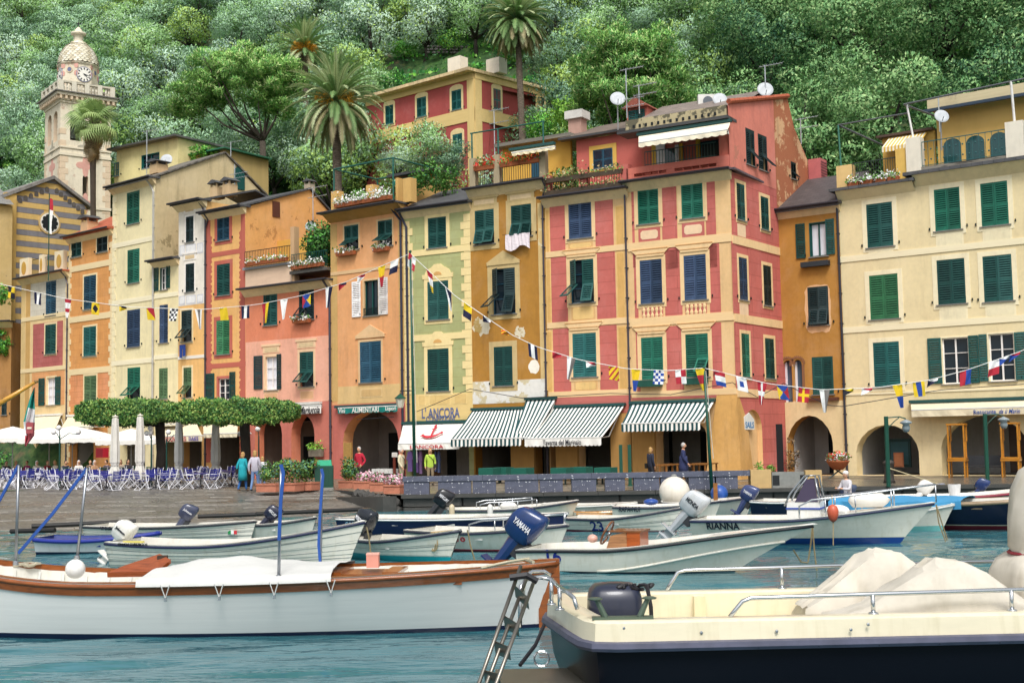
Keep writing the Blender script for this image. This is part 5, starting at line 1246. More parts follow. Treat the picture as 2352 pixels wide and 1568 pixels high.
dm0,dm1=zd1,ty(302);hd=dm1-dm0;Rd=dr*1.02
def drad(t):return Rd*(1-.12*t)*math.sqrt(max(0,1-(t*.96)**2.6))if t<1 else.3
dome=MB().lathe([(drad(k/14)*.97,dm0+hd*k/14)for k in range(14)]+[(.45,dm1)],plain('7a6a54'),n=24).obj('dome',tw,smooth=True)
TM=[MB().add([(-.5,0,1),(.5,0,1),(.5,-.02,.45),(.3,-.05,.12),(0,-.06,0),(-.3,-.05,.12),(-.5,-.02,.45)],[(0,6,5,4,3,2,1)],plain(c,.6,0,.15,9)).mesh('tile')for c in('dcd4bc','c8bca0','e6dfcc')]
rows=11
for k in range(rows):
 t=k/rows;R_=drad(t);z=dm0+hd*t;R2=drad(min(t+1.6/rows,.985));n_=max(10,int(2*math.pi*R_/.38))if k<9 else 12
 ln=math.hypot(R_-R2,hd*1.6/rows);tilt=math.atan2(R_-R2,hd*1.6/rows);wd=2*math.pi*R_/n_*1.02
 for j in range(n_):
  a=2*math.pi*(j+.5*(k%2))/n_;o=new('tile',TM[(j*7+k*3)%3],dome,((R_+.02)*math.sin(a),-(R_+.02)*math.cos(a),z));o.rotation_euler=Matrix.Rotation(a,3,'Z').to_4x4().to_3x3().__matmul__(Matrix.Rotation(-tilt,3,'X')).to_euler();o.scale=(wd,1,ln)
MB().lathe([(.62,0),(.5,.1),(.42,.3),(.46,ty(240)-dm1),(.68,ty(235)-dm1),(.7,ty(222)-dm1),(.3,ty(212)-dm1),(.32,ty(200)-dm1),(.18,ty(190)-dm1),(.05,ty(180)-dm1)],PT,(0,0,dm1-.1),10).obj('lantern',tw,smooth=True)
m=MB();m.tube([(0,0,ty(185)),(0,0,ty(150))],.04,BK);m.tube([(-.25,0,ty(163)),(.25,0,ty(163))],.035,BK);m.obj('cross',tw)
bell=MB().lathe([(.05,1.5),(.35,1.4),(.5,.9),(.6,.4),(.85,0)],plain('3a4038',.4,.8),n=14).mesh('bell')
for k,(dx,dy)in enumerate(((-.9,-1.2),(.9,-1.2),(1.2,.8))):new('bell',bell,tw,(dx,dy,ty(985)),None,(.8,.8,.9))
MB().box(-hs_+.3,-hs_+.6,ty(900),hs_-.3,hs_-.6,ty(880),plain('2a2a28')).obj('bell_frame',tw)
c0=atY(*T(0,60,1350),101);c1=atY(*T(0,590,1420),106)
ch=thing('church','church gable front striped in yellow and grey stone with a rose window','church',(c0.x,c0.y,6),math.atan2(c1.y-c0.y,c1.x-c0.x));CW=math.hypot(c1.x-c0.x,c1.y-c0.y)
def ct(px):
 d=ray(*px);u=Vector((c1.x-c0.x,c1.y-c0.y))/CW;i_=Vector((-u.y,u.x));t=(c0.x*i_.x+c0.y*i_.y)/(d.x*i_.x+d.y*i_.y);p=Vector((d.x*t-c0.x,d.y*t-c0.y));return p.dot(u),EYE+d.z*t-6
ax,az_=ct(T(0,356,1228));el=ct(T(0,100,1345))[1];er=ct(T(0,580,1420))[1];ze=(el+er)/2
sy,sg=plaster('d2ae62',.12),plaster('7c7a80',.15);z=-3.0;k=0
rx_,rz__=ct(M(0,360,150));rr=75*.31243/ppm(103)
MB().prism([(0,-4),(CW,-4),(CW,ze),(ax,az_),(0,ze)],.0,12,sy).obj('nave',ch)
while z<az_-.3:
 h_=.46;mt=(sy,sg)[k%2]
 def wx(zz):return(0,CW)if zz<ze else(ax*(zz-ze)/(az_-ze),CW-(CW-ax)*(zz-ze)/(az_-ze))
 a,c=wx(z),wx(z+h_-.02);segs=[(a[0],a[1],c[0],c[1])]
 if abs(z+h_/2-rz__)<rr*1.15:
  g_=math.sqrt(max(0,(rr*1.15)**2-(z+h_/2-rz__)**2));segs=[(a[0],rx_-g_,c[0],rx_-g_),(rx_+g_,a[1],rx_+g_,c[1])]
 for(x0,x1,x2,x3)in segs:MB().prism([(x0,z),(x1,z),(x3,z+h_-.02),(x2,z+h_-.02)],-.05-.01*(k%2),-.002,mt).obj('stone_band',ch)
 z+=h_;k+=1
cir=lambda R_,n=28:[(rx_+R_*math.cos(2*math.pi*q/n),rz__+R_*math.sin(2*math.pi*q/n))for q in range(n)]
rw=new('rose_window',None,ch);MB().prism(cir(rr*1.15),-.12,0,plaster('cfae72')).obj('ring',rw);MB().prism(cir(rr*.98),-.15,-.05,plaster('e8e4da')).obj('stone_rim',rw)
for q in range(10):
 a=2*math.pi*q/10;MB().prism([(rx_+rr*.66*math.cos(a)+rr*.22*math.cos(b_),rz__+rr*.66*math.sin(a)+rr*.22*math.sin(b_))for b_ in[j*math.pi/6 for j in range(12)]],-.17,-.1,DARK).obj('petal',rw)
MB().prism(cir(rr*.62,20),-.172,-.1,DARK).obj('centre',rw)
for s_ in(-1,1):
 x0,z0=(ax,az_);x1,z1=((0,ze)if s_<0 else(CW,ze));n_=8
 for q in range(1,n_):
  f=q/n_;xx,zz=x0+(x1-x0)*f,z0+(z1-z0)*f-.62;MB().prism([(xx+.17*math.cos(a),zz+.17*math.sin(a))for a in[j*math.pi/6 for j in range(7)]]+[(xx-.17,zz-.25),(xx+.17,zz-.25)],-.09,-.02,plaster('5a5450')).obj('corbel_arch',ch)
 MB().add([(x0,-.35,z0+.02),(x1+s_*.4,-.35,z1-.1),(x1+s_*.4,13,z1-.1),(x0,13,z0+.02),(x0,-.35,z0+.3),(x1+s_*.4,-.35,z1+.18),(x1+s_*.4,13,z1+.18),(x0,13,z0+.3)],[(0,1,2,3),(4,7,6,5),(0,4,5,1),(1,5,6,2)],slate('7a7672')).obj('roof',ch)
MB().box(-.35,-.25,-4,.55,.3,ze+.3,plaster('c8a458')).obj('corner_pilaster',ch)
lw=Bld('church_wing','lower stained ochre wing of the church with slate roof',-140,97,62*.336,100);lw.wall(lw.z(0,470),8,plaster('c0a468',wear='a08a64',wth=.66));zt=lw.H
MB().add([(-1,-.5,zt),(lw.W,-.5,zt),(lw.W,6,zt+3.0),(-1,6,zt+3.0)],[(0,1,2,3)],slate('7a7874')).obj('roof',lw.root);lw.panel
dk=Bld('shaded_house','dim ochre house with hanging creeper beyond the narrow pink house',-200,96,22,95);dk.win(L(0,20,230,58,380),'k',frame=None);dk.wall(dk.z(10,740),2,plaster('a8783c',wear='8a6a40',wth=.62,grime=.4));dk.eave(dk.H,.6)
bush('creeper','green creeper hanging on the dim ochre house at the street end','creeper',dk.world(dk.W-.9,-.3,dk.z(25,820)),.9,.4,1.3,1800,.2,SHR,[.4,.3,.3],51)
bush('wall_shrub','leafy bush over the wall behind the narrow pink house','shrub',dk.world(dk.W-.8,-.2,dk.z(25,700)),.8,.6,.7,900,.2,SHR,[.4,.3,.3],52)
bush('doorway_shrub','dark bush beside the awnings at the street end','shrub',dk.world(dk.W-.2,-1.5,0),1.2,.8,1.0,1500,.18,[SHR[2],SHR[0]],[.6,.4],53)
yh=Bld('yellow_back_house','plain yellow house with a wide teal window and flat roof behind the tall cream house',262,99,405,95,zb=6);yz=yh.z(*T(0,990,990))
yh.win(T(0,970,1055,1088,1150),'t','open',case='t',sill=False);yh.win(T(0,782,1115,812,1205),'t');yh.wall(yz,6,plaster('dfd292'));yh.box('flat_roof',-.5,-.6,yz,yh.W+.3,6,yz+.15,slate('5a5a58'))
yh.box('side_wing',yh.W,1.5,0,yh.W+3.6,6,yz-1.2,plaster('c8ac6a'));yh.box('wing_roof',yh.W-.1,1.0,yz-1.2,yh.W+4,6,yz-1.1,plain('2a6a50'))
bush('roof_ivy','ivy trailing over the side roof of the yellow house','ivy',yh.world(yh.W+1.6,1.0,yz-1.9),1.9,.4,.6,1300,.18,SHR,[.4,.4,.2],54)
vl=Bld('red_villa','red villa with yellow corner strips and arched green shutters up the hillside',*((845,108,T(1,1520,0)[0],100.0)),zb=18);VY=plaster('e2c27c',.08);VR=plaster('ac4844',.1)
vz=vl.z(*T(1,1400,520));zb_=vl.z(*T(1,1450,790))
def vwin(bb,q_,dep=0):
 u0,z0,u1,z1=bb.rect(q_);bb.win(q_,'t',frame=plaster('e8cf94',.05),fw=.2);r_=(u1-u0)/2
 MB().prism([(u0-.2,z1+.15),(u1+.2,z1+.15)]+[((u0+u1)/2+(r_+.2)*math.cos(a),z1+.15+.3*math.sin(a))for a in[k*math.pi/6 for k in range(1,6)]],-.03,.02,plaster('e8cf94',.05)).obj('arched_head',bb.root)
for q_ in((1338,615,1405,752),(1100,665,1165,800),(885,720,940,850),(1345,915,1412,1050)):vwin(vl,T(1,*q_))
vl.wall(vz,9,VR)
vl.box('string_course',0,-.06,zb_-.5,vl.W,.01,zb_+.55,VY);vl.box('corner_strip',vl.W-.75,-.07,0,vl.W,.01,vz,VY);vl.box('frieze',0,-.1,vz-.5,vl.W,.01,vz,VY)
sd_=Bld('x','x',T(1,1520,0)[0],100.0,T(3,0,0)[0]*0+1254,105.5,zb=18);bpy.data.objects.remove(sd_.root);a_=math.atan2(sd_.u.y,sd_.u.x)-math.atan2(vl.u.y,vl.u.x)
sd_.root=new('side_wall',None,vl.root,(vl.W+.003,0,0),a_);
for q_ in(T(1,1622,610,1672,750),(1236,225,1250,280)):vwin(sd_,q_)
mm=MB();rg=[[(0,-4),(sd_.W,-4),(sd_.W,vz),(0,vz)]]+[h for h,d in sd_.holes];fl=[q for r in rg for q in r];mm.add([(x,0,z)for x,z in fl],list(geometry.tessellate_polygon([[Vector((x,z,0))for x,z in r]for r in rg])),VR);mm.obj('wall',sd_.root)
for nm,x0,x1,z0,z1,p in(('string_course',0,sd_.W,zb_-.5,zb_+.55,.06),('corner_strip',0,.75,0,vz,.07),('corner_strip',sd_.W-.7,sd_.W,0,vz,.07),('frieze',0,sd_.W,vz-.5,vz,.1)):MB().box(x0,-p,z0,x1,.01,z1,VY).obj(nm,sd_.root)
cb_=Vector((math.cos(a_),math.sin(a_)))*sd_.W;mm=MB()
e=.7;P0=Vector((-e,-e));P1=Vector((vl.W+e*.2,-e*1.3));P2=Vector((vl.W,0))+cb_*1.08+Vector((e*.5,-e*.6));P3=Vector((0,9));ap_=(Vector((vl.W*.6,0))+cb_*.5)
mm.add([(*P0,vz),(*P1,vz),(*P2,vz),(*P3,vz),(*P0,vz+.25),(*P1,vz+.25),(*P2,vz+.25),(*P3,vz+.25),(ap_.x,ap_.y,vz+1.6)],[(0,1,5,4),(1,2,6,5),(2,3,7,6),(4,5,8),(5,6,8),(6,7,8),(7,4,8),(3,2,1,0)],slate('cdb48a'));mm.obj('roof',vl.root)
for(x,y_,h_)in((1380,455,.9),(1645,465,1.0)):
 u_,z_=vl.uz(*T(1,x,y_),2.5);vl.box('chimney',u_-.7,2,vz+.3,u_+.7,3,z_+.7,plain('e0d8c8'))
bush('villa_creeper','bright creeper and shrub mass at the foot of the red villa','creeper',atY(1255,330,98),2.2,1.0,1.4,2200,.22,SHR,[.4,.4,.2],56)
bush('villa_hedge','light green bush below the red villa beside the chimney','shrub',atY(1310,300,92),1.6,1.2,1.3,1800,.22,[SHR[1],leaf('4a8a2c','9ac850')],[.5,.5],57)
#  awnings
def awning(b,label,top,bot,out,val,ca,cb_=None,n=30,sag=.06,name='awning',scallop=True,side=False,box=None,group=None):
 """top: photo corners on the wall, bot: photo corners of the front edge, `out` metres from the wall, val: valance drop in px"""
 xl,zl=b.uz(top[0],top[1]);xr,zr=b.uz(top[2],top[3]);zt=(zl+zr)/2
 a0,c0=b.uz(bot[0],bot[1],-out);a1,c1=b.uz(bot[2],bot[3],-out);zb=(c0+c1)/2;vd=val/ppm(b.o.y-b.u.y*0-4)
 r=thing(name,label,'awning',b.root.location,b.root.rotation_euler[2],group);ms=(ca,cb_ or ca);K=5;m=MB()
 for k in range(n):
  for j in range(K):
   def pt(f,t):
    x=(xl+(xr-xl)*f)*(1-t)+(a0+(a1-a0)*f)*t;return(x,-.12-(out-.12)*t,zt+(zb-zt)*t-sag*math.sin(math.pi*t))
   f0,f1,t0,t1=k/n,(k+1)/n,j/K,(j+1)/K;m.quad(pt(f0,t0),pt(f0,t1),pt(f1,t1),pt(f1,t0),ms[k%2])
 cv=m.obj('canvas',r)
 m=MB()
 for k in range(n*2):
  f0,f1=k/n/2,(k+1)/n/2;x0,x1=a0+(a1-a0)*f0,a0+(a1-a0)*f1;s0,s1=(abs(math.sin(f*math.pi*n/2))*.05 if scallop else 0 for f in(f0,f1));w0,w1=(.025*math.sin(f*37)for f in(f0,f1))
  m.quad((x0,-out+w0*0,zb),(x0,-out-.01+w0,zb-vd-s0),(x1,-out-.01+w1,zb-vd-s1),(x1,-out,zb),ms[(k//2)%2])
 vl_=m.obj('valance',r)
 m=MB();fm=plain('d8d8d4',.4,.3);m.tube([(a0,-out+.03,zb+.02),(a1,-out+.03,zb+.02)],.045,fm)
 for f in(.04,.96):m.tube([(xl+(xr-xl)*f,-.1,zt-.15),(a0+(a1-a0)*f,-out*.55,zb+(zt-zb)*.1-.1),(a0+(a1-a0)*f,-out+.05,zb)],.03,fm)
 m.obj('frame',r);m=MB();m.box(xl-.05,-.26,zt-.02,xr+.05,-.02,zt+.12,box or plain('1f4a48',.5));m.obj('roller_box',r)
 return r,(a0,a1,zb,vd,xl,xr,zt,out)
SG,SWt=cloth('1d484c'),cloth('ece9e2');AWC=cloth('ded2b4');AWW=cloth('efece4')
awning(b10,'green and white striped awning over the tavern terrace next to the white anchor awning',(1088,942,1211,938),(1035,1009,1197,1007),2.6,15,SG,SWt,34)
awning(b10,'narrow steep green and white striped awning bridging the two tavern awnings',(1211,918,1279,916),(1176,1006,1222,1006),2.45,1,SG,SWt,14)
r,q=awning(b11,'green and white striped awning with a white lettered valance',(1261,934,1437,932),(1205,1007,1381,1006),2.6,16,SG,SWt,40)
vv=[o for o in r.children if o.name.startswith('valance')][0];vv.data.materials.clear();vv.data.materials.append(SWt)
text('Taverna del Marinaio',r,((q[0]+q[1])/2,-q[7]-.06,q[2]-q[3]*.55),.3,plain('2a2a34'),width=(q[1]-q[0])*.5,height=.26)
awning(b12,'green and white striped awning beside the flared corner buttress',(1451,927,1643,921),(1427,976,1608,968),2.0,16,SG,SWt,36)
r,q=awning(b9,'white shop awning printed with a red anchor',L(1,1365,466,1930,446),L(1,1305,650,1870,642),1.7,13,AWW,None,10,scallop=False)
RA=plain('c02838',.7);sl_=math.atan2(q[6]-q[2],q[7]-.12)
text("L'ANCORA",r,((q[0]+q[1])/2-.1,-q[7]-.05,q[2]-q[3]*.5),.3,RA,width=(q[1]-q[0])*.54,height=.2)
ar=new('anchor_print',None,r,((q[0]+q[1]+q[4]+q[5])/4+.15,-q[7]*.55,(q[2]+q[6])/2+.06));ar.rotation_euler=(-(math.pi/2-sl_),0,0);ar.rotation_euler=(RAD(90)-(math.pi/2-sl_)-RAD(90),0,0)
m=MB();m.X=Matrix.Rotation(RAD(-12),4,'Y')@Matrix.Diagonal((1,1,1.25,1));m.box(-.05,-.03,-.4,.05,-.02,.36,RA);m.box(-.16,-.031,.22,.16,-.021,.28,RA)
m.prism([(.09*math.cos(a),.45+.09*math.sin(a))for a in[k*math.pi/6 for k in range(12)]],-.03,-.02,RA)
pl=[(.55*math.sin(a),-.12-.32*math.cos(a))for a in[RAD(-80+16*k)for k in range(11)]]+[(.5*math.sin(a),-.06-.22*math.cos(a))for a in[RAD(75-15*k)for k in range(11)]]
m.prism(pl,-.032,-.022,RA);m.prism([(-.7,-.2),(-.45,-.26),(-.55,-.02)],-.03,-.02,RA);m.prism([(.7,-.2),(.45,-.26),(.55,-.02)],-.03,-.02,RA);m.obj('anchor',ar)
r,q=awning(b14,'wide cream restaurant awning with blue lettering over the pointed arches',L(3,1320,275,2700,218),L(3,1318,340,2720,300),.9,15,AWC,None,12,scallop=False)
x1_=b14.uz(*L(3,1990,355),-.95)[0];x2_=b14.uz(*L(3,2215,345),-.95)[0];TB_=plain('1c4a9a')
text('Ristorante',r,(x1_,-q[7]-.05,q[2]-q[3]*.5),.3,TB_,width=.25/.25*(b14.uz(*L(3,2085,350),-.95)[0]-b14.uz(*L(3,1880,350),-.95)[0]),height=.2)
text('da ü Marin',r,(x2_,-q[7]-.05,q[2]-q[3]*.5),.3,TB_,width=(b14.uz(*L(3,2310,350),-.95)[0]-b14.uz(*L(3,2115,350),-.95)[0]),height=.2,shear=.35)
r,q=awning(b7,'small cream blind with a handwritten style shop name above the pink arches',L(1,340,292,605,270),L(1,340,312,600,290),.35,17,AWW,None,4,scallop=False,box=plain('d8d4cc'))
text('Mariuccia',r,((q[0]+q[1])/2+.2,-q[7]-.05,q[2]-q[3]*.5),.3,plain('20202a'),width=1.7,height=.42,shear=.4)
r,q=awning(b8,'green scalloped shop sign awning over the pink arcade',L(1,752,318,1302,290),L(1,752,325,1302,297),.45,11,cloth('0f7a72'),None,20)
yy,zz=-q[7]-.05,q[2]-q[3]*.5
text('ALIMENTARI',r,((q[0]+q[1])/2-.1,yy,zz),.3,SWt,width=(q[1]-q[0])*.45,height=.28);text('Vini',r,(q[0]+(q[1]-q[0])*.08,yy,zz),.3,SWt,width=(q[1]-q[0])*.11,height=.25);text('Liquori',r,(q[0]+(q[1]-q[0])*.895,yy,zz),.3,SWt,width=(q[1]-q[0])*.17,height=.3)
awning(b1,'beige shop awning below the narrow pink house',L(0,325,395,575,378),L(0,200,530,500,520),2.0,3,AWC,None,8,scallop=False,box=plain('e8e4dc'))
awning(b2,'beige awning under the orange house',L(0,640,395,900,380),L(0,555,500,860,490),2.0,3,AWC,None,8,scallop=False,box=plain('e8e4dc'))
r,q=awning(b4,'large cream souvenir shop awning with red and blue lettering',L(0,1440,430,1800,392),L(0,1505,580,1860,572),3.0,12,AWC,None,8,scallop=False,box=plain('e8e4dc'))
text('SOUVENIRS',r,(q[0]+(q[1]-q[0])*.33,-q[7]-.06,q[2]-q[3]*.5),.3,plain('b02a48'),width=(q[1]-q[0])*.53,height=.28);text('DAIES',r,(q[0]+(q[1]-q[0])*.79,-q[7]-.06,q[2]-q[3]*.5),.3,plain('4a3aa0'),width=(q[1]-q[0])*.24,height=.25)
awning(b6,'cream awning beside the clipped tree under the red-bordered house',L(0,1880,440,2200,410),L(0,1870,590,2180,520),2.6,8,AWC,None,8,scallop=False,box=plain('e8e4dc'))
awning(b5,'sand coloured awning under the white panel house',L(0,1640,420,1860,400),L(0,1330,475,1620,470),2.0,3,AWC,None,8,scallop=False,box=plain('e8e4dc'))
r,q=awning(b12,'cream scalloped awning shading the rooftop terrace of the corner house',T(2,872,930,1500,838),T(2,865,975,1470,895),1.5,9,cloth('efe2c8'),None,24)
r,q=awning(b10,'small cream scalloped awning on the ochre house terrace',(1176,348,1275,332),(1176,352,1275,338),.5,5,cloth('e8d8b4'),None,14)
u0,z0,u1,z1=bs.rect(L(2,2125,360,2215,515));sg=MB().prism([(u0,z0),(u1,z0),(u1,z0+(z1-z0)*.6),((u0+u1)/2,z1),(u0,z0+(z1-z0)*.75)],-.06,-.02,plain('dcdcd8')).obj('hanging_sign',sroot);text('SAILS',sg,((u0+u1)/2,-.07,z0+(z1-z0)*.28),.3,plain('2a7ab0'),width=(u1-u0)*.85,height=.3)
#  square: clipped trees, umbrellas, lamps
def clipped(label,x,Y,x0,x1,y0,y1,seed,trunk):
 base=XY(x,Y);r=thing('clipped_tree',label,'tree',(base.x,base.y,QZ));g=np.random.default_rng(seed)
 a=atY(x0,y1,Y);c=atY(x1,y0,Y);n=26000;hw=(c.x-a.x)/2;cx_=(a.x+c.x)/2-base.x;zm_=(a.z+c.z)/2-QZ;hh=(c.z-a.z)/2
 P=g.uniform(-1,1,(n,3));ax_=g.choice(3,n,p=[.1,.5,.4]);sg_=g.choice([-1,1],n);d=np.zeros((n,3));d[np.arange(n),ax_]=sg_;P[np.arange(n),ax_]=sg_*g.uniform(.75,1.02,n);d=d+P*np.array([.5,.3,.35]);d/=np.linalg.norm(d,axis=1)[:,None]
 P[:,2]*=1-.45*np.abs(P[:,0])**5;P[:,1]*=1-.5*np.abs(P[:,0])**4
 bumps=1+.13*np.sin(P[:,0]*11+seed)*np.cos(P[:,1]*7)+.1*np.sin(P[:,0]*23+2*P[:,1])
 P=np.stack([P[:,0]*hw,P[:,1]*1.9,P[:,2]*hh*bumps*(1-.12*np.abs(P[:,0])**3)],1)+np.array([cx_,0,zm_])
 new('crown',leafmesh('crown',P,.13,[leaf('2a5a30','6a9a44'),leaf('4a803a','aac068'),leaf('1c442c','346a3a')],[.4,.4,.2],.6,seed,d),r)
 m=MB();m.tube([(0,0,-.1),(.05,0,zm_*.45),(-.03,0,zm_-hh*.7)],[.3,.24,.26],BARKD,9)
 for k in range(9):
  f=-1+2*k/8;m.tube([(-.02,0,zm_-hh*1.1),(cx_+f*hw*.45,.4*math.sin(k*2),zm_-hh*.6),(cx_+f*hw*.85,.9*math.sin(k*2),zm_+hh*.2)],[.15,.1,.04],BARKD,6)
 m.obj('trunk',r,smooth=True);return r
clipped('flat-topped clipped tree over the white umbrellas',366,67,186,402,919,976,61,0)
clipped('flat-topped clipped tree beside the souvenir awning, with a dark stout trunk',560,62,396,682,917,974,62,0)
def umbrella_open(label,x,Y,half,ytop,yrim,group):
 p=XY(x,Y);r=thing('market_umbrella',label,'umbrella',(p.x,p.y,QZ),RAD(rnd.uniform(-8,8)),group);zt=zat(ytop,Y,x)-QZ;zr=zat(yrim,Y,x)-QZ;h=half/ppm(Y);m=MB();n=4;K=8;cm=cloth('e9e6de',.05)
 ring=lambda f:[(sx*h*f,sy*h*f)for sx,sy in((-1,-1),(1,-1),(1,1),(-1,1))]
 for s in range(4):
  for k in range(K):
   for j in range(4):
    def pt(t,w):
     A,B=ring(t)[s],ring(t)[(s+1)%4];return(A[0]+(B[0]-A[0])*w,A[1]+(B[1]-A[1])*w,zt+(zr-zt)*t**1.15-.05*t*math.sin(math.pi*w))
    m.quad(pt(j/4,k/K),pt((j+1)/4,k/K),pt((j+1)/4,(k+1)/K),pt(j/4,(k+1)/K),cm)
 m.obj('canopy',r);m=MB()
 for s in range(4):
  A,B=ring(1)[s],ring(1)[(s+1)%4]
  for k in range(16):
   q0,q1=[(A[0]+(B[0]-A[0])*w,A[1]+(B[1]-A[1])*w)for w in(k/16,(k+1)/16)];d0,d1=[.05*math.sin(math.pi*w)for w in(k/16,(k+1)/16)]
   m.quad((*q0,zr-d0),(*q1,zr-d1),(*q1,zr-.26-.04*((k+1)%2)),(*q0,zr-.26-.04*(k%2)),cm)
 m.obj('valance',r);m=MB();m.tube([(0,0,0),(0,0,zt)],.035,plain('b0b0ac',.4,.5),8);m.box(-.3,-.3,0,.3,.3,.06,ST_D)
 for s in range(4):m.tube([(0,0,zr-.4),(ring(.6)[s][0],ring(.6)[s][1],zt+(zr-zt)*.55)],.015,plain('b0b0ac',.4,.5))
 m.obj('pole',r);return r
for x,Y,hf,yt,yr in((28,77,66,979,1005),(165,76,92,978,1006),(300,75,66,984,1010),(112,80,70,982,1002)):umbrella_open('open white market umbrella above the café tables',x,Y,hf,yt,yr,'open white café umbrellas')
def closed_umb(x,Y,ytop,col,label):
 p=XY(x,Y);r=thing('folded_umbrella',label,'umbrella',(p.x,p.y,QZ),rnd.uniform(0,6),'folded umbrellas among the café chairs');zt=zat(ytop,Y,x)-QZ;m=MB();n=14;prof=[(.03,zt),(.13,zt-.12),(.16,zt-.7),(.2,zt*.52),(.2,zt*.36),(.15,zt*.31),(.24,zt*.22),(.27,zt*.12)];vs_,fs_=[],[]
 for i,(rr_,z)in enumerate(prof):
  for k in range(n):a=2*math.pi*k/n;q=rr_*(1+.22*(k%2)*(i>0));vs_.append((q*math.cos(a),q*math.sin(a),z+.05*math.sin(k*2.3)*(i>5)))
 for i in range(len(prof)-1):
  for k in range(n):fs_.append((i*n+k,i*n+(k+1)%n,(i+1)*n+(k+1)%n,(i+1)*n+k))
 m.add(vs_,fs_,cloth(col));m.obj('canopy',r);m=MB();m.tube([(0,0,0),(0,0,zt+.04)],.03,plain('8a8a88',.4,.5),7);m.box(-.28,-.28,0,.28,.28,.07,ST_D);m.obj('pole',r)
 MB().lathe([(.16,0),(.14,.03),(.03,.06),(.03,.12)],plain('e0d8c8'),(0,0,zt-.02),10).obj('finial',r);MB().lathe([(.19,0),(.2,.08),(.17,.1)],cloth(col),(0,0,zt*.31),10).obj('tie',r)
for x,yt,c,l_ in((263,956,'d6d2c8','white umbrella tied shut next to the red post box'),(320,953,'d9d4ca','white umbrella tied shut between the post box and the souvenir awning'),(409,958,'a8a8a4','grey umbrella tied shut in front of the souvenir lettering'),(493,960,'aaa8a2','grey umbrella tied shut in front of the souvenir clothes rail')):closed_umb(x,63.5,yt,c,l_)
def globe_lamp(x,Y,ybase,globes,label,col='1a4a40'):
 p=XY(x,Y);r=thing('globe_lamp',label,'street lamp',(p.x,p.y,QZ));m=MB();mt=plain(col,.4,.3);top_=max(zat(y,Y,gx)for gx,y in globes)-QZ;m.tube([(0,0,0),(0,0,.5),(0,0,top_-.35)],[.08,.05,.035],mt,8)
 for gx,gy in globes:
  q=atY(gx,gy,Y);l_=Vector((q.x-p.x,0,q.z-QZ));m.tube([(0,0,top_-.6),(l_.x*.5,0,max(l_.z,top_-.5)-.05),(l_.x,0,l_.z-.12)],.022,mt,6)
 m.obj('post',r)
 for gx,gy in globes:q=atY(gx,gy,Y);MB().ball((q.x-p.x,0,q.z-QZ),.135,plain('f2f0ec',.2,0,0),14,9).obj('globe',r,smooth=True)
globe_lamp(136,66,0,[(135,982),(123,992),(180,992)],'three-globe street lamp in front of the open umbrellas')
globe_lamp(346,66,0,[(345,983),(337,994.5),(346,994)],'cluster of three white globes on a post next to a folded umbrella');globe_lamp(381,64,0,[(387,992),(415,996)],'two-globe street lamp in front of the souvenir awning')
globe_lamp(556,64.5,0,[(551,996),(562,997)],'pair of white globes against the trunk of the clipped tree');globe_lamp(592,66,0,[(592,985)],'single-globe lamp by the pink arches')
#  café furniture
BLU=plain('2a2f86',.45);WLEG=plain('e6e6ec',.4);GRNC=plain('0f4a3c',.5)
def cafe_chair_(bl,name):
 r=new(name,None);m=MB()
 for k in range(6):m.box(-.2,-.2+k*.068,.43,.2,-.2+k*.068+.052,.45,bl)
 m.obj('seat',r);m=MB()
 for k in range(5):m.box(-.2,.24+k*.018,.55+k*.075,.2,.258+k*.018,.605+k*.075,bl)
 m.obj('backrest',r)
 for s in(-1,1):
  x=s*.215;m=MB();m.tube([(x,-.26,0),(x,.2,.5),(x,.34,.95)],.017,WLEG,5);m.tube([(x,.3,0),(x,-.22,.44),(x,-.24,.66),(x,.22,.68)],.017,WLEG,5);m.obj('side_frame',r)
 m=MB();m.tube([(-.215,-.26,.02),(.215,-.26,.02)],.012,WLEG,5);m.tube([(-.215,.3,.02),(.215,.3,.02)],.012,WLEG,5);m.obj('stretcher',r);return r
def cafe_table_(col):
 r=new('café_table',None);m=MB();m.lathe([(.38,0),(.4,.01),(.4,.03),(.38,.035)],col,(0,0,.7),18);m.obj('table_top',r);m=MB();m.tube([(0,0,.05),(0,0,.7)],.03,plain('20222a'),7)
 for k in range(4):a=k*math.pi/2+.4;m.tube([(0,0,.12),(.3*math.cos(a),.3*math.sin(a),.02)],.022,plain('20222a'),5)
 m.obj('pedestal',r);return r
CC={'b':cafe_chair_(BLU,'cafe_chair'),'g':cafe_chair_(GRNC,'cafe_chair')};TT={'b':cafe_table_(plain('30348a',.3)),'g':cafe_table_(plain('e8e6e0',.4))}
TT['b'].name=TT['g'].name='cafe_table'
usedc=set();lab_c={'b':('blue slatted café chair with white folding legs','chair','blue café chairs'),'g':('green slatted chair at the café tables under the open umbrellas','chair','green café chairs')};lab_t={'b':('small round blue café table among the blue chairs','table','blue café tables'),'g':('round pale café table under the open umbrellas','table','pale café tables')}
def place(D,key,lab,p,rz):
 o=D[key];kk=(id(D),key)
 if kk in usedc:o=copy_tree(o)
 usedc.add(kk);o.location=p;o.rotation_euler=(0,0,rz);tag(o,*lab[key]);return o
seats=[]
rows=((60.6,'b'),(62.8,'b'),(65.2,'b'),(67.8,'b'),(71,'g'),(74.5,'g'))
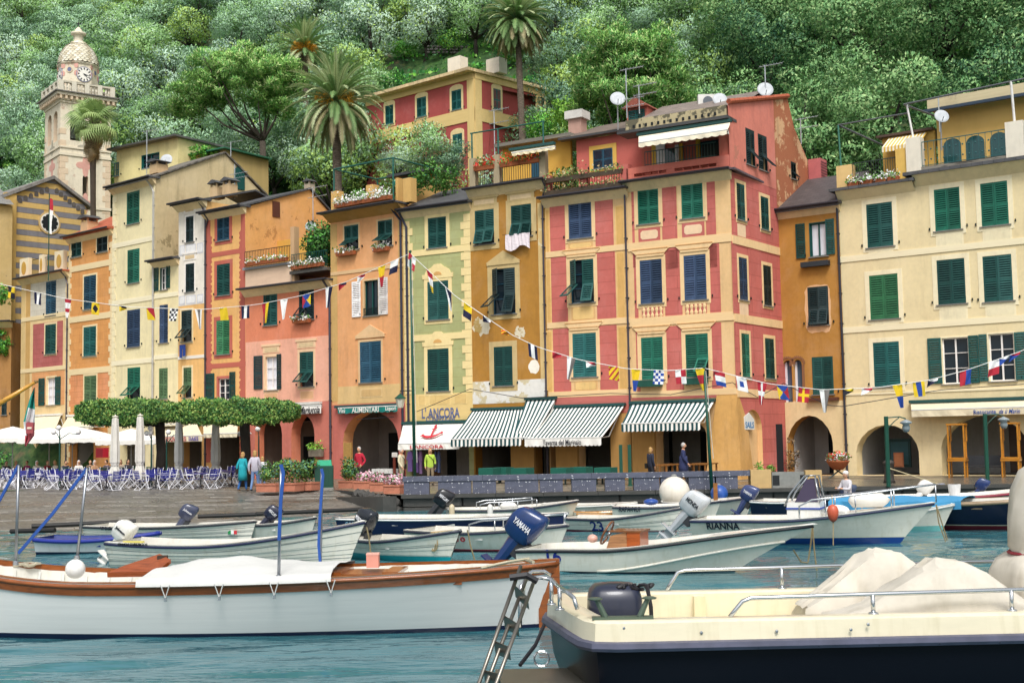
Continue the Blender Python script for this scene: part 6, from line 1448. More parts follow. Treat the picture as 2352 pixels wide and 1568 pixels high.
for Yr,key in rows:
 x=-30
 while x<(545 if key=='b' else 330):
  Yy=Yr+(max(0,210-x)/210)*7.5+rnd.uniform(-.3,.3);p=XY(x,Yy);base=Vector((p.x,p.y,QZ));a0=rnd.uniform(-.3,.3)
  place(TT,key,lab_t,base,a0)
  for k in range(4):
   a=a0+k*math.pi/2+.78+rnd.uniform(-.2,.2);q=base+Vector((math.cos(a)*.72,math.sin(a)*.72,0));place(CC,key,lab_c,q,a+math.radians(-90)+rnd.uniform(-.25,.25))
   seats.append((key,q,a))
  x+=2.15*ppm(Yy)*rnd.uniform(.92,1.05)
  #  people
SKIN=plain('c89878',.6);HAIRC=dict(grey='b8b4b0',blond='b08c58',brown='6a4a32',dark='2c2420',white='e0dcd8')
def seg_dist(p,a,b):
 d=b-a;t=max(0,min(1,(p-a).dot(d)/max(d.length_squared,1e-9)));return(p-a-d*t).length
def person(label,pos,face,h=1.7,top='3a4a6a',legs='5a5a66',hair='brown',shoe='2a2420',pose='stand',long_coat=False,hairlen=0,extra=None,female=False):
 r=thing('person',label,'person',pos,face);s=h/1.7;sit=pose=='sit'
 hip=.47 if sit else.9;sh=1.38 if not sit else.98;J={};o_=lambda x,y,z:Vector((x,y,z))*s
 J['pelvis']=o_(0,0,hip);J['waist']=o_(0,.01,hip+.18);J['chest']=o_(0,0,hip+.38);J['neck']=o_(0,-.01,hip+.56);J['head0']=o_(0,-.02,hip+.62)
 for sd_,sx in(('l',-1),('r',1)):
  J['sh'+sd_]=o_(sx*.17,0,hip+.5)
  if pose=='phone' and sx>0:J['el'+sd_],J['ha'+sd_],J['fi'+sd_]=o_(.27,-.12,hip+.3),o_(.14,-.16,hip+.66),o_(.12,-.14,hip+.74)
  elif sit:J['el'+sd_],J['ha'+sd_],J['fi'+sd_]=o_(sx*.24,-.1,hip+.24),o_(sx*.14,-.34,hip+.27),o_(sx*.1,-.42,hip+.28)
  elif pose=='pocket':J['el'+sd_],J['ha'+sd_],J['fi'+sd_]=o_(sx*.3,.06,hip+.2),o_(sx*.2,-.1,hip+.0),o_(sx*.17,-.12,hip-.05)
  elif pose=='walk':J['el'+sd_],J['ha'+sd_],J['fi'+sd_]=o_(sx*.24,.05+sx*.06,hip+.22),o_(sx*.24,-.06+sx*.14,hip-.02),o_(sx*.24,-.1+sx*.15,hip-.1)
  else:J['el'+sd_],J['ha'+sd_],J['fi'+sd_]=o_(sx*.24,.04,hip+.22),o_(sx*.24,-.05,hip-.02),o_(sx*.23,-.08,hip-.11)
  J['hip'+sd_]=o_(sx*.09,0,hip-.04)
  if sit:J['kn'+sd_],J['an'+sd_],J['to'+sd_]=o_(sx*.11,-.42,hip+.02),o_(sx*.11,-.4,.08),o_(sx*.12,-.56,.04)
  else:
   st=(.16*sx if pose=='walk' else.02*sx);J['kn'+sd_],J['an'+sd_],J['to'+sd_]=o_(sx*.1,-.03+st*.4,.48),o_(sx*.1,.03+st,.08),o_(sx*.12,-.13+st,.035)
 E=[('pelvis','waist'),('waist','chest'),('chest','neck'),('neck','head0')]+[e for sd_ in 'lr' for e in(('chest','sh'+sd_),('sh'+sd_,'el'+sd_),('el'+sd_,'ha'+sd_),('ha'+sd_,'fi'+sd_),('pelvis','hip'+sd_),('hip'+sd_,'kn'+sd_),('kn'+sd_,'an'+sd_),('an'+sd_,'to'+sd_))]
 names=list(J);me=bpy.data.meshes.new('body');me.from_pydata([J[n]for n in names],[(names.index(a),names.index(b_))for a,b_ in E],[])
 ob=bpy.data.objects.new('body',me);COL.objects.link(ob);md=ob.modifiers.new('s','SKIN');ob.modifiers.new('u','SUBSURF').levels=1
 RR=dict(pelvis=(.17,.13),waist=(.16,.12),chest=(.19,.13),neck=(.07,.07),head0=(.055,.06));R1=dict(sh=.085,el=.06,ha=.045,fi=.035,hip=.1,kn=.07,an=.05,to=.045)
 for i,n in enumerate(names):
  rr_=RR.get(n)or(R1[n[:2]if n[:3]!='hip' else 'hip'],)*2;k=s*(1.12 if long_coat and n in('pelvis','waist','chest')else 1);me.skin_vertices[0].data[i].radius=(rr_[0]*k,rr_[1]*k);me.skin_vertices[0].data[i].use_root=n=='pelvis'
 bpy.context.view_layer.update();m2=bpy.data.meshes.new_from_object(ob.evaluated_get(bpy.context.evaluated_depsgraph_get()));bpy.data.objects.remove(ob)
 ms=[cloth(top),cloth(legs),SKIN,plain(shoe,.5)];m2.materials.clear()
 for q in ms:m2.materials.append(q)
 lab_={}
 def bone_mat(a,b_):
  if a[:2]in('kn','hi'):return 1
  if a[:2]=='an':return 3
  if a[:2]=='ha' or a=='neck':return 2
  return 0
 segs=[(J[a],J[b_],bone_mat(a,b_))for a,b_ in E];mi=[]
 for p in m2.polygons:
  c=p.center;best=min(segs,key=lambda q:seg_dist(c,q[0],q[1]));k=best[2]
  if k==1 and long_coat and c.z>(hip-.4)*s and not sit:k=0
  if k==0 and c.z<(hip-.02)*s and not long_coat and not sit and abs(c.x)<.19*s:k=1
  mi.append(k)
 m2.polygons.foreach_set('material_index',mi);m2.polygons.foreach_set('use_smooth',[True]*len(mi))
 mb=MB();hc=J['head0']+Vector((0,-.01,.12))*s;mb.ball(hc,(.078*s,.098*s,.12*s),SKIN,12,9);mb.ball(hc+Vector((0,-.1,-.01))*s,(.015*s,.025*s,.025*s),SKIN,6,4)
 for sx in(-1,1):
  mb.ball(hc+Vector((sx*.078,0,-.005))*s,(.014*s,.02*s,.03*s),SKIN,6,4);mb.ball(hc+Vector((sx*.03,-.09,.015))*s,.011*s,plain('2a2018'),6,4)
 mb.box(hc.x-.025*s,hc.y-.094*s,hc.z-.058*s,hc.x+.025*s,hc.y-.07*s,hc.z-.05*s,plain('9a5a50'))
 for sd_,sx in(('l',-1),('r',1)):
  a,b_=J['ha'+sd_],J['fi'+sd_];d=(b_-a).normalized();w_=Vector((0,1,0))if abs(d.y)<.7 else Vector((1,0,0))
  for k in range(4):mb.tube([b_+w_*(.016*(k-1.5))*s,b_+(w_*(.018*(k-1.5))+d*(.05-.006*abs(k-1.3))+Vector((-sx*.01,0,0)))*s,b_+(w_*(.017*(k-1.5))+d*(.085-.01*abs(k-1.3))+Vector((-sx*.03,0,0)))*s],[.01*s,.009*s,.007*s],SKIN,5)
  mb.tube([a.lerp(b_,.4),a.lerp(b_,.7)+w_*-.04*s,b_+w_*-.05*s],[.012*s,.011*s,.008*s],SKIN,5)
 if long_coat and not sit:mb.lathe([(.215*s,(hip-.42)*s),(.2*s,(hip-.15)*s),(.18*s,(hip+.12)*s),(.165*s,(hip+.3)*s)],ms[0],(0,0,0),14)
 hm=mb.mesh('h',True);b1_=bmesh.new();b1_.from_mesh(m2);base_n=len(ms);
 for q in mb.ms:
  if q not in list(m2.materials):m2.materials.append(q)
 idx=[list(m2.materials).index(q)for q in mb.ms];nf=len(b1_.faces);b1_.from_mesh(hm);b1_.faces.ensure_lookup_table()
 for f in b1_.faces[nf:]:f.material_index=idx[f.material_index];f.smooth=True
 b1_.to_mesh(m2);b1_.free();m2.name='body';new('body',m2,r)
 mb=MB();hm_=cloth(HAIRC.get(hair,hair));n=12
 mb.ball(hc+Vector((0,.018,.022))*s,(.088*s,.1*s,.115*s),hm_,12,8)
 if hairlen:mb.ball(hc+Vector((0,.045,-.06))*s,(.095*s,.075*s,.13*s),hm_,12,8)
 mb.obj('hair',r,smooth=True)
 if extra=='bag':m=MB();m.box(.16*s,-.1*s,(hip-.12)*s,.3*s,.14*s,(hip+.12)*s,plain('24201c',.4));m.tube([(.2*s,0,(hip+.12)*s),(.1*s,-.13*s,(hip+.35)*s),(-.12*s,-.06*s,(hip+.54)*s)],.014,plain('24201c',.4),5);m.obj('shoulder_bag',r)
 if extra=='cap':MB().ball(hc+Vector((0,.01,.06))*s,(.098*s,.11*s,.08*s),cloth('ece8e4'),12,6).obj('cap',r,smooth=True)
 return r
def pg(x,Y):p=XY(x,Y);return(p.x,p.y,QZ)
person('person in a turquoise coat and blue jeans walking by the flower planters',pg(555,56.5),RAD(150),1.66,'1f9aa6','2f62a0','blond','8a7050','walk',True,1,'bag')
person('person in a pale grey jacket and jeans walking beside the turquoise coat',pg(583,56.0),RAD(165),1.72,'b8b4c0','6c88b4','blond','3a3438','walk',False,1)
person('person in a white top with fair hair among the planters',pg(600,57.5),RAD(180),1.45,'e4e0e4','7080a0','blond','3a3438','stand',False,1)
person('person in a red jacket standing in front of the pink arcade',pg(822,61.5),RAD(-30),1.78,'b01f36','3a3438','grey',pose='pocket')
person('person in a cream jacket with a dark bag walking past the anchor shop',pg(918,60.5),RAD(60),1.66,'d0c6a8','b0a48c','grey',pose='walk',extra='bag')
person('person in a lime green jacket outside the anchor shop',pg(984,59.5),RAD(10),1.66,'aac84a','8a7a60','blond',pose='stand',hairlen=1,extra='bag')
person('person in a dark coat holding a phone near the tavern pillar',pg(1488,54.5),RAD(120),1.56,'23283a','22242c','blond',pose='phone',hairlen=1,extra='bag')
person('person in a long navy overcoat walking past the wooden tables',pg(1563,55.0),RAD(80),1.72,'2a3258','2a2c38','grey',pose='walk',long_coat=True)
cols=['23242c','c8b49c','8a2a5a','b0a894','7a2430','d8cdb8','2a2f3a','d6d2cc','6a5a48','b08a6a','5a5058','3a3a40','c0a080','9a8a7a'];hairs=['dark','blond','brown','white','brown','blond','dark','white','brown','grey','dark','dark','white','brown']
words=dict(zip(cols,['black jacket','beige sweater','plum top','stone grey coat','maroon jacket','cream coat','slate blue jacket','white cardigan','brown coat','tan jacket','mauve grey coat','charcoal coat','sand coloured coat','taupe coat']))
for k,(x,c,h_)in enumerate(zip((14,36,62,84,108,126,150,180,206,216,244,292,366,276),cols,hairs)):
 Yy=71.5+(max(0,210-x)/210)*6+(k%3)*.8;p=pg(x,Yy);person('person in a %s seated at the café tables'%words[c],p,RAD(rnd.uniform(-40,60)),1.7,c,'3a3a44',h_,pose='sit',hairlen=k%2)
 place(CC,'g',lab_c,Vector(p)+Vector((0,.03,0)),RAD(0))
 #  boats
NAVY='12163a'
def lerp(a,b,t):return a+(b-a)*t
class Boat:
 def __init__(s,label,stern,bow,beam,fb,hull='e6e2d4',bottom=None,zb=.06,stripe=None,rail='20223a',tw=.8,over=.35,deck='e9e6de',floor='cfccc2',draft=.3,vee=.4,fdeck=.22,name='motor_boat',seats=(.3,.55),L=None,dbl=False,flat=None,rimw=.1,cat='boat',group=None,clink=0,rail_r=.03,woodrim=None,hullmat=None,seam=.011):
  a=atZ(*stern,0);c=atZ(*bow,0);s.a=a;d=(c-a);s.L=d.length if L is None else L;rz=math.atan2(d.y,d.x);s.fb=fb;s.beam=beam;s.tw=tw;s.over=over;s.dbl=dbl
  s.root=r=thing(name,label,cat,a,rz,group);NS=30
  hm=hullmat or gel(hull);bm_=gel(bottom)if bottom else hm;sm=gel(stripe)if stripe else hm;rows=[]
  s.vee=vee;s.draft=draft
  nl=9
  for i in range(NS+1):
   t=i/NS;row=[];zs=s.sheer(t);lv=[-draft,-draft*.4,zb*.3,zb+(.16*t**4*0),zb+.025]+[zb+.025+(zs-zb-.025)*k/4 for k in(1,2,3,4)]
   for z in lv:row.append(s.pt(t,z))
   rows.append(row)
  b=MB();k=len(rows[0])
  for sd in(1,-1):
   for i in range(NS):
    for j in range(k-1):
     mt=bm_ if j<3 else(sm if j==3 and stripe else hm);P=[rows[i][j],rows[i+1][j],rows[i+1][j+1],rows[i][j+1]]
     if clink and j>=4 and seam>.01:
      e=.012;P=[Vector(p)for p in P];P[0]=P[0]+Vector((0,e,0));P[1]=P[1]+Vector((0,e,0))
     b.add([(p[0],sd*p[1],p[2])for p in P],[(0,1,2,3)if sd<0 else(3,2,1,0)],mt)
   if clink:
    pass
  if not dbl:b.add([(p[0],p[1],p[2])for p in rows[0]]+[(p[0],-p[1],p[2])for p in rows[0]],[(j,j+k,j+k+1,j+1)for j in range(k-1)],hm)
  s.hull=b.obj('hull',r,smooth=True,angle=40)
  b=MB();fz=.1;lm=gel(floor);inn=[]
  for i in range(NS+1):
   t=i/NS;x,y,z=s.pt(t,s.sheer(t));w_=rimw;yi=max(y-w_,.004);xi=x-(w_ if t>.97 else 0)+(w_*.6 if t<.03 and not dbl else 0);zf=max(fz,z-.5);yf=max(min(yi-.1,s.pt(t,zf).y-.06),.002);inn.append(((xi,yi,z-.005),(min(xi-.05*(t>.9),s.pt(t,zf).x-.04),yf,zf)))
  for sd in(1,-1):
   for i in range(NS):
    (a0,f0),(a1,f1)=inn[i],inn[i+1];q=[a0,a1,f1,f0];b.add([(p[0],sd*p[1],p[2])for p in q],[(0,1,2,3)],lm)
  for i in range(NS):f0,f1=inn[i][1],inn[i+1][1];b.quad((f0[0],f0[1],f0[2]),(f1[0],f1[1],f1[2]),(f1[0],-f1[1],f1[2]),(f0[0],-f0[1],f0[2]),lm)
  if not dbl:a0,f0=inn[0];b.quad((a0[0],a0[1],a0[2]),(a0[0],-a0[1],a0[2]),(f0[0],-f0[1],f0[2]),(f0[0],f0[1],f0[2]),lm)
  b.obj('liner',r)
  b=MB();dm=wood(woodrim)if woodrim else gel(deck)
  for sd in(1,-1):
   for i in range(NS):
    p0,p1=s.pt(i/NS,s.sheer(i/NS)),s.pt((i+1)/NS,s.sheer((i+1)/NS));q0,q1=inn[i][0],inn[i+1][0];u=.018
    b.add([(p0[0],sd*(p0[1]+.01),p0[2]+.003),(p1[0],sd*(p1[1]+.01),p1[2]+.003),(q1[0],sd*q1[1],q1[2]+u),(q0[0],sd*q0[1],q0[2]+u),(q1[0],sd*q1[1],q1[2]-.03),(q0[0],sd*q0[1],q0[2]-.03)],[(0,1,2,3),(3,2,4,5)],dm)
  if not dbl:p0=s.pt(0,s.sheer(0));q0=inn[0][0];b.quad((p0[0]-.01,p0[1],p0[2]+.004),(p0[0]-.01,-p0[1],p0[2]+.004),(q0[0],-q0[1],q0[2]+.02),(q0[0],q0[1],q0[2]+.02),dm)
  b.obj('gunwale',r)
  if fdeck:
   b=MB();i0=int(NS*(1-fdeck))
   for i in range(i0,NS):
    q0,q1=inn[i][0],inn[i+1][0];b.quad((q0[0],q0[1],q0[2]+.012),(q1[0],q1[1],q1[2]+.012),(q1[0],-q1[1],q1[2]+.012),(q0[0],-q0[1],q0[2]+.012),dm)
   q0,f0=inn[i0];b.quad((q0[0],q0[1],q0[2]+.01),(q0[0],-q0[1],q0[2]+.01),(f0[0],-f0[1],f0[2]),(f0[0],f0[1],f0[2]),lm);b.obj('foredeck',r)
  for sd in(1,-1):
   pts=[s.pt(i/NS,s.sheer(i/NS)-.045)for i in range(NS+1)];MB().tube([(p[0],sd*(p[1]+.005),p[2])for p in pts],rail_r,wood(woodrim)if woodrim else plain(rail,.5),6).obj('rub_rail',r,smooth=True)
  if clink:
   for kk in range(clink):
    for sd in(1,-1):
     pts=[s.pt(i/NS,lerp(zb+.05,s.sheer(i/NS)-.1,(kk+.7)/(clink+.4)))for i in range(NS+1)];MB().tube([(p[0],sd*(p[1]+.001),p[2])for p in pts],seam,gel('9a9c98')if seam>.01 else gel('d4d4d2'),4).obj('plank_edge',r)
  for t in seats:
   x,y,z=s.pt(t,s.sheer(t));MB().box(x-.14,-y+rimw,z-.2,x+.14,y-rimw,z-.16,dm).obj('thwart',r)
 def sheer(s,t):
  a,m,c=s.fb;return m+(c-m)*((t-.35)/.65)**2 if t>.35 else m+(a-m)*((.35-t)/.35)**2
 def wid(s,t):
  h=s.beam/2
  if s.dbl:return h*(1-abs(2*t-1)**2.6)**.8+.02
  return h*(1-max(0,(t-.42)/.58)**2.3)+.012 if t>.42 else h*(1-(1-s.tw)*((.42-t)/.42)**2)
 def pt(s,t,z):
  zs=s.sheer(t);f=max(0,min(1,(z+s.draft)/(zs+s.draft)));bow=max(0,(t-.45)/.55);e=lerp(s.vee,1.0,bow**1.4)
  y=s.wid(t)*f**e*(1 if not s.dbl else 1);zf=max(0,(z+.0)/max(s.fb[2],.1));x=t*s.L+s.over*zf**1.1*bow**2.5
  if s.dbl and t<.5:x-=s.over*.6*zf*((.5-t)/.5)**2.5
  if z<0:x-=.45*s.over*bow**3*(-z/s.draft)
  return Vector((x,y,z))
 def side_point(s,px,sd=-1):
  best=None
  for i in range(101):
   t=i/100
   for k in range(21):
    z=s.sheer(t)*k/20;p=s.pt(t,z);w_=s.root.matrix_basis@Vector((p.x,sd*p.y,p.z));q=proj(w_);d=(q[0]-px[0])**2+(q[1]-px[1])**2
    if best is None or d<best[0]:best=(d,t,z)
  return best[1],best[2]
 def letter(s,txt,px,h,w_,col='1a1f5a',name='lettering',shear=0):
  t,z=s.side_point(px);p=s.pt(t,z);q=s.pt(min(t+.06,1),z);d=(Vector((q.x,-q.y,z))-Vector((p.x,-p.y,z)));rz=math.atan2(d.y,d.x);u=s.pt(t,z+.1);tilt=math.atan2(u.y-p.y,.1)
  o=text(txt,s.root,(p.x,-p.y-.012,z),h,plain(col,.5),width=w_,height=h,ext=.008,shear=shear);o.rotation_euler=(Matrix.Rotation(rz,3,'Z')@Matrix.Rotation(RAD(90)+tilt,3,'X')).to_euler();return o
INV=CAM_M.inverted()
def proj(w_):
 c=INV@Vector(w_);return(CX+F*c.x/-c.z,CY-F*c.y/-c.z)
def motor(parent,loc,tilt,sc,col,txt=None,tcol='e8e8ec',stripe=None,rz=0,legcol=None,txtsz=.1):
 """outboard: leg and bracket, with cowl, propeller and lettering as its pieces; tilted up about the transom"""
 m=MB();cm=gel(col,.25);lc=gel(legcol or col,.35);gm=plain('2a2c30',.5)
 m.box(-.14,-.1,-.25,.02,.1,.05,gm);m.tube([(-.22,0,.14),(-.22,0,-.25),(-.24,0,-.62)],[.15,.12,.08],lc,8)
 m.add([(-.36,-.015,-.55),(-.12,-.03,-.55),(-.12,.03,-.55),(-.36,.015,-.55),(-.3,-.012,-1.0),(-.16,-.02,-.98),(-.16,.02,-.98),(-.3,.012,-1.0)],[(0,1,5,4),(1,2,6,5),(2,3,7,6),(3,0,4,7),(4,5,6,7)],lc)
 m.box(-.5,-.13,-.6,-.08,.13,-.575,lc);m.tube([(-.02,0,-.8),(-.12,0,-.8),(-.36,0,-.8),(-.42,0,-.8)],[.02,.06,.06,.04],lc,8)
 o=m.obj('outboard_motor',parent,smooth=True,angle=35);o.location=loc;o.rotation_euler=(0,RAD(tilt),rz);o.scale=(sc,)*3
 m=MB();secs=[(-.02,.17,.13,-.25),(.03,.25,.17,-.25),(.14,.265,.185,-.25),(.15,.275,.19,-.25),(.36,.285,.19,-.24),(.47,.265,.175,-.23),(.53,.225,.145,-.22),(.55,.17,.1,-.21)];n=16;vs_=[];fs_=[]
 for z,rx,ry,cx_ in secs:
  for k in range(n):a=2*math.pi*k/n;c,s_=math.cos(a),math.sin(a);vs_.append((cx_+rx*math.copysign(abs(c)**.5,c),ry*math.copysign(abs(s_)**.5,s_),z+.05*c*(z>.3)))
 for i in range(len(secs)-1):
  for k in range(n):k2=(k+1)%n;fs_.append((i*n+k,i*n+k2,(i+1)*n+k2,(i+1)*n+k))
 fs_.append(tuple(range(len(vs_)-n,len(vs_))));fs_.append(tuple(range(n-1,-1,-1)));m.add(vs_,fs_,cm);m.obj('cowl',o,smooth=True,angle=50)
 if stripe:MB().lathe([(1.015,.215),(1.02,.245)],plain(stripe),(0,0,0),16).obj('stripe',o).scale=(.245,.182,1);o.children[-1].location=(-.235,0,0)
 m=MB()
 for k in range(3):
  a=2*math.pi*k/3;d=Vector((0,math.cos(a),math.sin(a)));e=Vector((0,-math.sin(a),math.cos(a)));c=Vector((-.38,0,-.8));m.add([c+d*.03-e*.03,c+d*.12-e*.07+Vector((.03,0,0)),c+d*.15+e*.03,c+d*.04+e*.03-Vector((.03,0,0))],[(0,1,2,3)],plain('c8c8c8',.3,.5))
 m.obj('propeller',o)
 if txt:
  t=text(txt,o,(-.24,-.2,.27),txtsz,plain(tcol,.4),width=.34,height=txtsz,ext=.008)
 return o
def buoy(label,x,y,Y,rpx,col,name='fender',el=1.0,cat='buoy'):
 c=atY(x,y,Y);r_=rpx/ppm(Y);o=thing(name,label,cat,c);MB().ball((0,0,0),(r_,r_,r_*el),gel(col,.45),20,14).obj('ball',o,smooth=True);MB().lathe([(r_*.2,r_*el*.95),(r_*.16,r_*el*1.12),(r_*.05,r_*el*1.15)],plain('8a8a88'),n=10).obj('valve',o);return o
 # --- left group
B=Boat('white clinker dinghy with a white outboard moored behind the long wooden boat',(283,1296),(800,1302),1.7,(.56,.5,.98),rail='1c2044',clink=4,zb=.03,over=.42,seats=(.35,.58),tw=.86)
motor(B.root,(-.02,.1,.44),38,.85,'e8e6e0','Johnson','2a2c34');MB().box(.12,-.2,.5,.62,-.12,.54,plain('d8cc6a')).obj('oar_grip',B.root);MB().box(.03,-.78,.38,.8,-.755,.5,plain('1c2228')).obj('name_plate',B.root)if False else None
B.letter('CRANCHI STARSEARCH 41',V(0,1215,298),.05,.75,'20242a')
B=Boat('white clinker skiff with a dark outboard and flag sticker beside the slipway',(220,1241),(575,1243),1.6,(.46,.44,.58),rail='1c1e2a',clink=3,zb=.03,over=.2);motor(B.root,(2.75,.4,.5),35,.8,'3a4058','Johnson',rz=.4);B.letter('VP Delfino 440',V(0,1010,150),.1,.65,'2a2c34')
t,z=B.side_point(V(0,2090,185));p=B.pt(t,z)
for k,c in enumerate(('1c8a4a','e8e8e4','c83038')):MB().box(p.x+k*.09,-p.y-.014,z-.05,p.x+.088+k*.09,-p.y-.004,z+.05,plain(c)).obj('tricolour_sticker',B.root)
Boat('small white rowing boat with a thick blue rim near the water edge',(100,1270),(358,1268),1.35,(.42,.38,.52),hull='dcdcdc',bottom=NAVY,zb=.07,rail='1f2f8a',rail_r=.055,deck='24388a',floor='2a3a80',over=.12,fdeck=.1)
B=Boat('pale dinghy half hidden behind the clinker dinghy with its bow to the parapet',(560,1238),(712,1238),1.5,(.48,.46,.62),rail='1c1e2a',over=.2);motor(B.root,(1.0,-.3,.48),45,.75,'20243a','MERCURY',stripe='b02030',rz=.3)
# --- middle group
B=Boat('dinghy with a bright turquoise bottom and coiled ropes on its bow',(832,1276),(1032,1293),1.6,(.46,.46,.74),bottom='0f9aa2',zb=.14,rail='23263a',over=.4,clink=1,vee=.45);motor(B.root,(.1,.1,.5),30,.95,'20252e','MERCURY',rz=.0)
mm=MB()
for k in range(3):mm.tube([B.pt(.93,B.sheer(.93))*1+Vector((0,-2*0,.02))]+[Vector((B.pt(.93,0).x-.06*k+.1*math.sin(a),-B.pt(.93,.5).y-.05,B.sheer(.93)-.02-.2*(1-math.cos(a))))for a in[j*math.pi/5 for j in range(10)]],.014,plain('a8926a'),5)
mm.obj('rope',B.root)
B=Boat('white runabout with steel bow rails and a thin red waterline',(965,1258),(1282,1268),1.8,(.5,.48,.66),bottom='5a1c2a',zb=.05,stripe='b83a48',rail='23263a',over=.3,fdeck=.3);B.letter('10',V(1,1878,250),.12,.22,'b02838')
def rails(B,t0,t1,h,inset=.1,n=6,sd=(1,-1),posts=3,r_=.02):
 for s in sd:
  ps=[B.pt(lerp(t0,t1,k/n),B.sheer(lerp(t0,t1,k/n)))for k in range(n+1)];q=[Vector((p.x,s*max(p.y-inset,.02),p.z))for p in ps];m=MB();m.tube([q[0]]+[v+Vector((0,0,h*(1 if 0<i else.7)))for i,v in enumerate(q)],r_,metal(),6)
  for k in range(posts):v=q[int((k+1)*n/(posts+0))]if int((k+1)*n/posts)<=n else q[-1];m.tube([v,v+Vector((0,0,h))],r_*.85,metal(),6)
  m.obj('bow_rail',B.root,smooth=True)
rails(B,.5,.98,.25)
B=Boat('navy hulled boat with white deck named in outlined letters',(796,1226),(1280,1228),1.9,(.52,.5,.62),hull='1c2450',deck='ecebe4',rail='e4e4e0',over=.35,fdeck=.35);B.letter('CASPER',V(1,905,108),.15,.55,'8ac0d8')
B=Boat('white open boat with a black and red outboard beside the parapet foot',(1028,1204),(1310,1197),1.8,(.5,.48,.68),hull='d6d4c4',rail='23263a',over=.3);motor(B.root,(-.1,.1,.48),40,1.0,'1a1c22','MERCURY',stripe='c02030')
rails(B,.25,.7,.22)
for x,c in((1038,'c8b898'),(1126,'d8d6d0')):
 p=atY(x,1184,39.2);o=thing('fender','sausage shaped pale fender hanging on the open boat','fender',p,0,'sausage fenders');MB().lathe([(.02,.36),(.07,.32),(.09,.25),(.09,-.25),(.07,-.32),(.02,-.36)],gel(c,.5),n=10).obj('tube',o,smooth=True)
p=atY(1168,1163,40);o=thing('canvas_bundle','rolled white canvas bundle on the open boat','cover',p);MB().ball((0,0,0),(.28,.2,.16),cloth('e6e4de'),14,8).obj('canvas',o,smooth=True)
Boat('low white boat moored against the quay wall',(1232,1186),(1452,1188),1.6,(.44,.42,.52),rail='d8d8d2',over=.2)
B=Boat('white boat with dark hand painted name and blue cover',(1410,1196),(1640,1194),1.7,(.5,.48,.62),rail='23263a',over=.25);B.letter('RAPA-NUI',L(2,1075,1243),.17,.68,'2a2c3a',shear=.15)
buoy('blue rounded cover on the white named boat',1495,1152,40.5,17,'1f4a98','boat_cover',.45,'cover')
Boat('little white rowing tender with a varnished golden rim',(1318,1197),(1468,1193),1.1,(.3,.27,.34),woodrim='b07828',rail_r=.03,over=.12,rimw=.06,floor='b89058',fdeck=.1)
B=Boat('white skiff with a large blue number on its side',(1302,1215),(1555,1222),1.6,(.38,.38,.72),bottom='8a3048',zb=.04,rail='23263a',over=.3,clink=1);B.letter('23',L(2,780,1402),.3,.4,'1c2a78')
B=Boat('white boat carrying the big round buoy near the flagpole',(1520,1186),(1715,1184),1.8,(.52,.5,.66),rail='23263a',over=.3)
buoy('huge white spherical buoy resting on a boat',1549,1129,42.5,35,'e4ddd0','mooring_buoy');buoy('blue ball buoy with a wooden board against it',1652,1133,43,20,'1f4f9e','mooring_buoy')
p=atY(1641,1134,42.6);MB().box(-.07,-.02,-.35,.07,.02,.35,wood('8a5a2a')).obj('rudder_board',bpy.data.objects[[o.name for o in bpy.data.objects if o.name.startswith('mooring_buoy')][-1]],loc=(-.18,-.35,.02))
B=Boat('dark navy boat with blue-grey outboard behind the steel-railed launch',(1738,1190),(1900,1192),1.8,(.6,.58,.7),hull='161c3c',rail='e0e0dc',over=.3);motor(B.root,(-.1,-.2,.5),32,.9,'3c4874','YAMAHA',stripe='b02838')
B=Boat('white whaler with blue number, wheel console and big blue outboard',(1214,1302),(1690,1311),1.9,(.42,.46,.92),bottom='1a1f2e',zb=.02,rail='14161e',over=1.6,vee=.22,fdeck=.18,draft=.35,floor='dcdad0');B.letter('16',V(2,375,405),.26,.3,'1c2a80')
motor(B.root,(-.06,.1,.4),40,1.28,'163468','YAMAHA',stripe='c02a40')
con=MB();con.add([(1.72,-.3,.3),(2.2,-.3,.3),(2.2,.35,.3),(1.72,.35,.3),(1.85,-.3,.68),(2.18,-.3,.76),(2.18,.35,.76),(1.85,.35,.68)],[(0,1,5,4),(1,2,6,5),(2,3,7,6),(3,0,4,7),(4,5,6,7)],wood('a87850'));con.box(2.19,-.31,.3,2.46,.36,.77,wood('a4501c'));con.box(1.83,-.33,.755,2.5,.38,.785,wood('7a4a24'));con.obj('console',B.root)
def wheel(parent,loc,r_,tilt):
 m=MB();m.tube([(r_*math.cos(a),r_*math.sin(a),0)for a in[k*math.pi/12 for k in range(25)]],.022,wood('7a4a28'),6)
 for k in range(3):a=k*2.1;m.tube([(0,0,-.06),(r_*math.cos(a),r_*math.sin(a),0)],.012,metal(),5)
 m.lathe([(.05,-.08),(.05,-.03),(.02,-.02)],metal(),n=8);o=m.obj('steering_wheel',parent,smooth=True);o.location=loc;o.rotation_euler=(0,RAD(tilt),0)
wheel(B.root,(1.7,0,.72),.25,-62)
for sd in(1,-1):MB().tube([(lambda p:(p.x,sd*(p.y+.004),p.z))(B.pt(.4+.6*k/14,.03+.55*(k/14)**1.6))for k in range(15)],.028,gel('d8d4c8'),6).obj('chine',B.root,smooth=True)
buoy('pale pink float lying inside the numbered whaler',1361,1236,26.0,12,'d8a898','fender',.8)
B=Boat('white console launch with blue bottom, steel rails and a silver outboard',(1604,1242),(2068,1248),2.1,(.58,.6,.98),bottom='16408a',zb=.16,stripe='e8e4c8',rail='1e2448',over=.85,vee=.45,fdeck=.25);B.letter('RIANNA',L(2,1937,1400),.19,.82,'1c2030')
motor(B.root,(-.1,.1,.56),42,1.1,'c4c8cc','HONDA','23262e',legcol='b0b4b8')
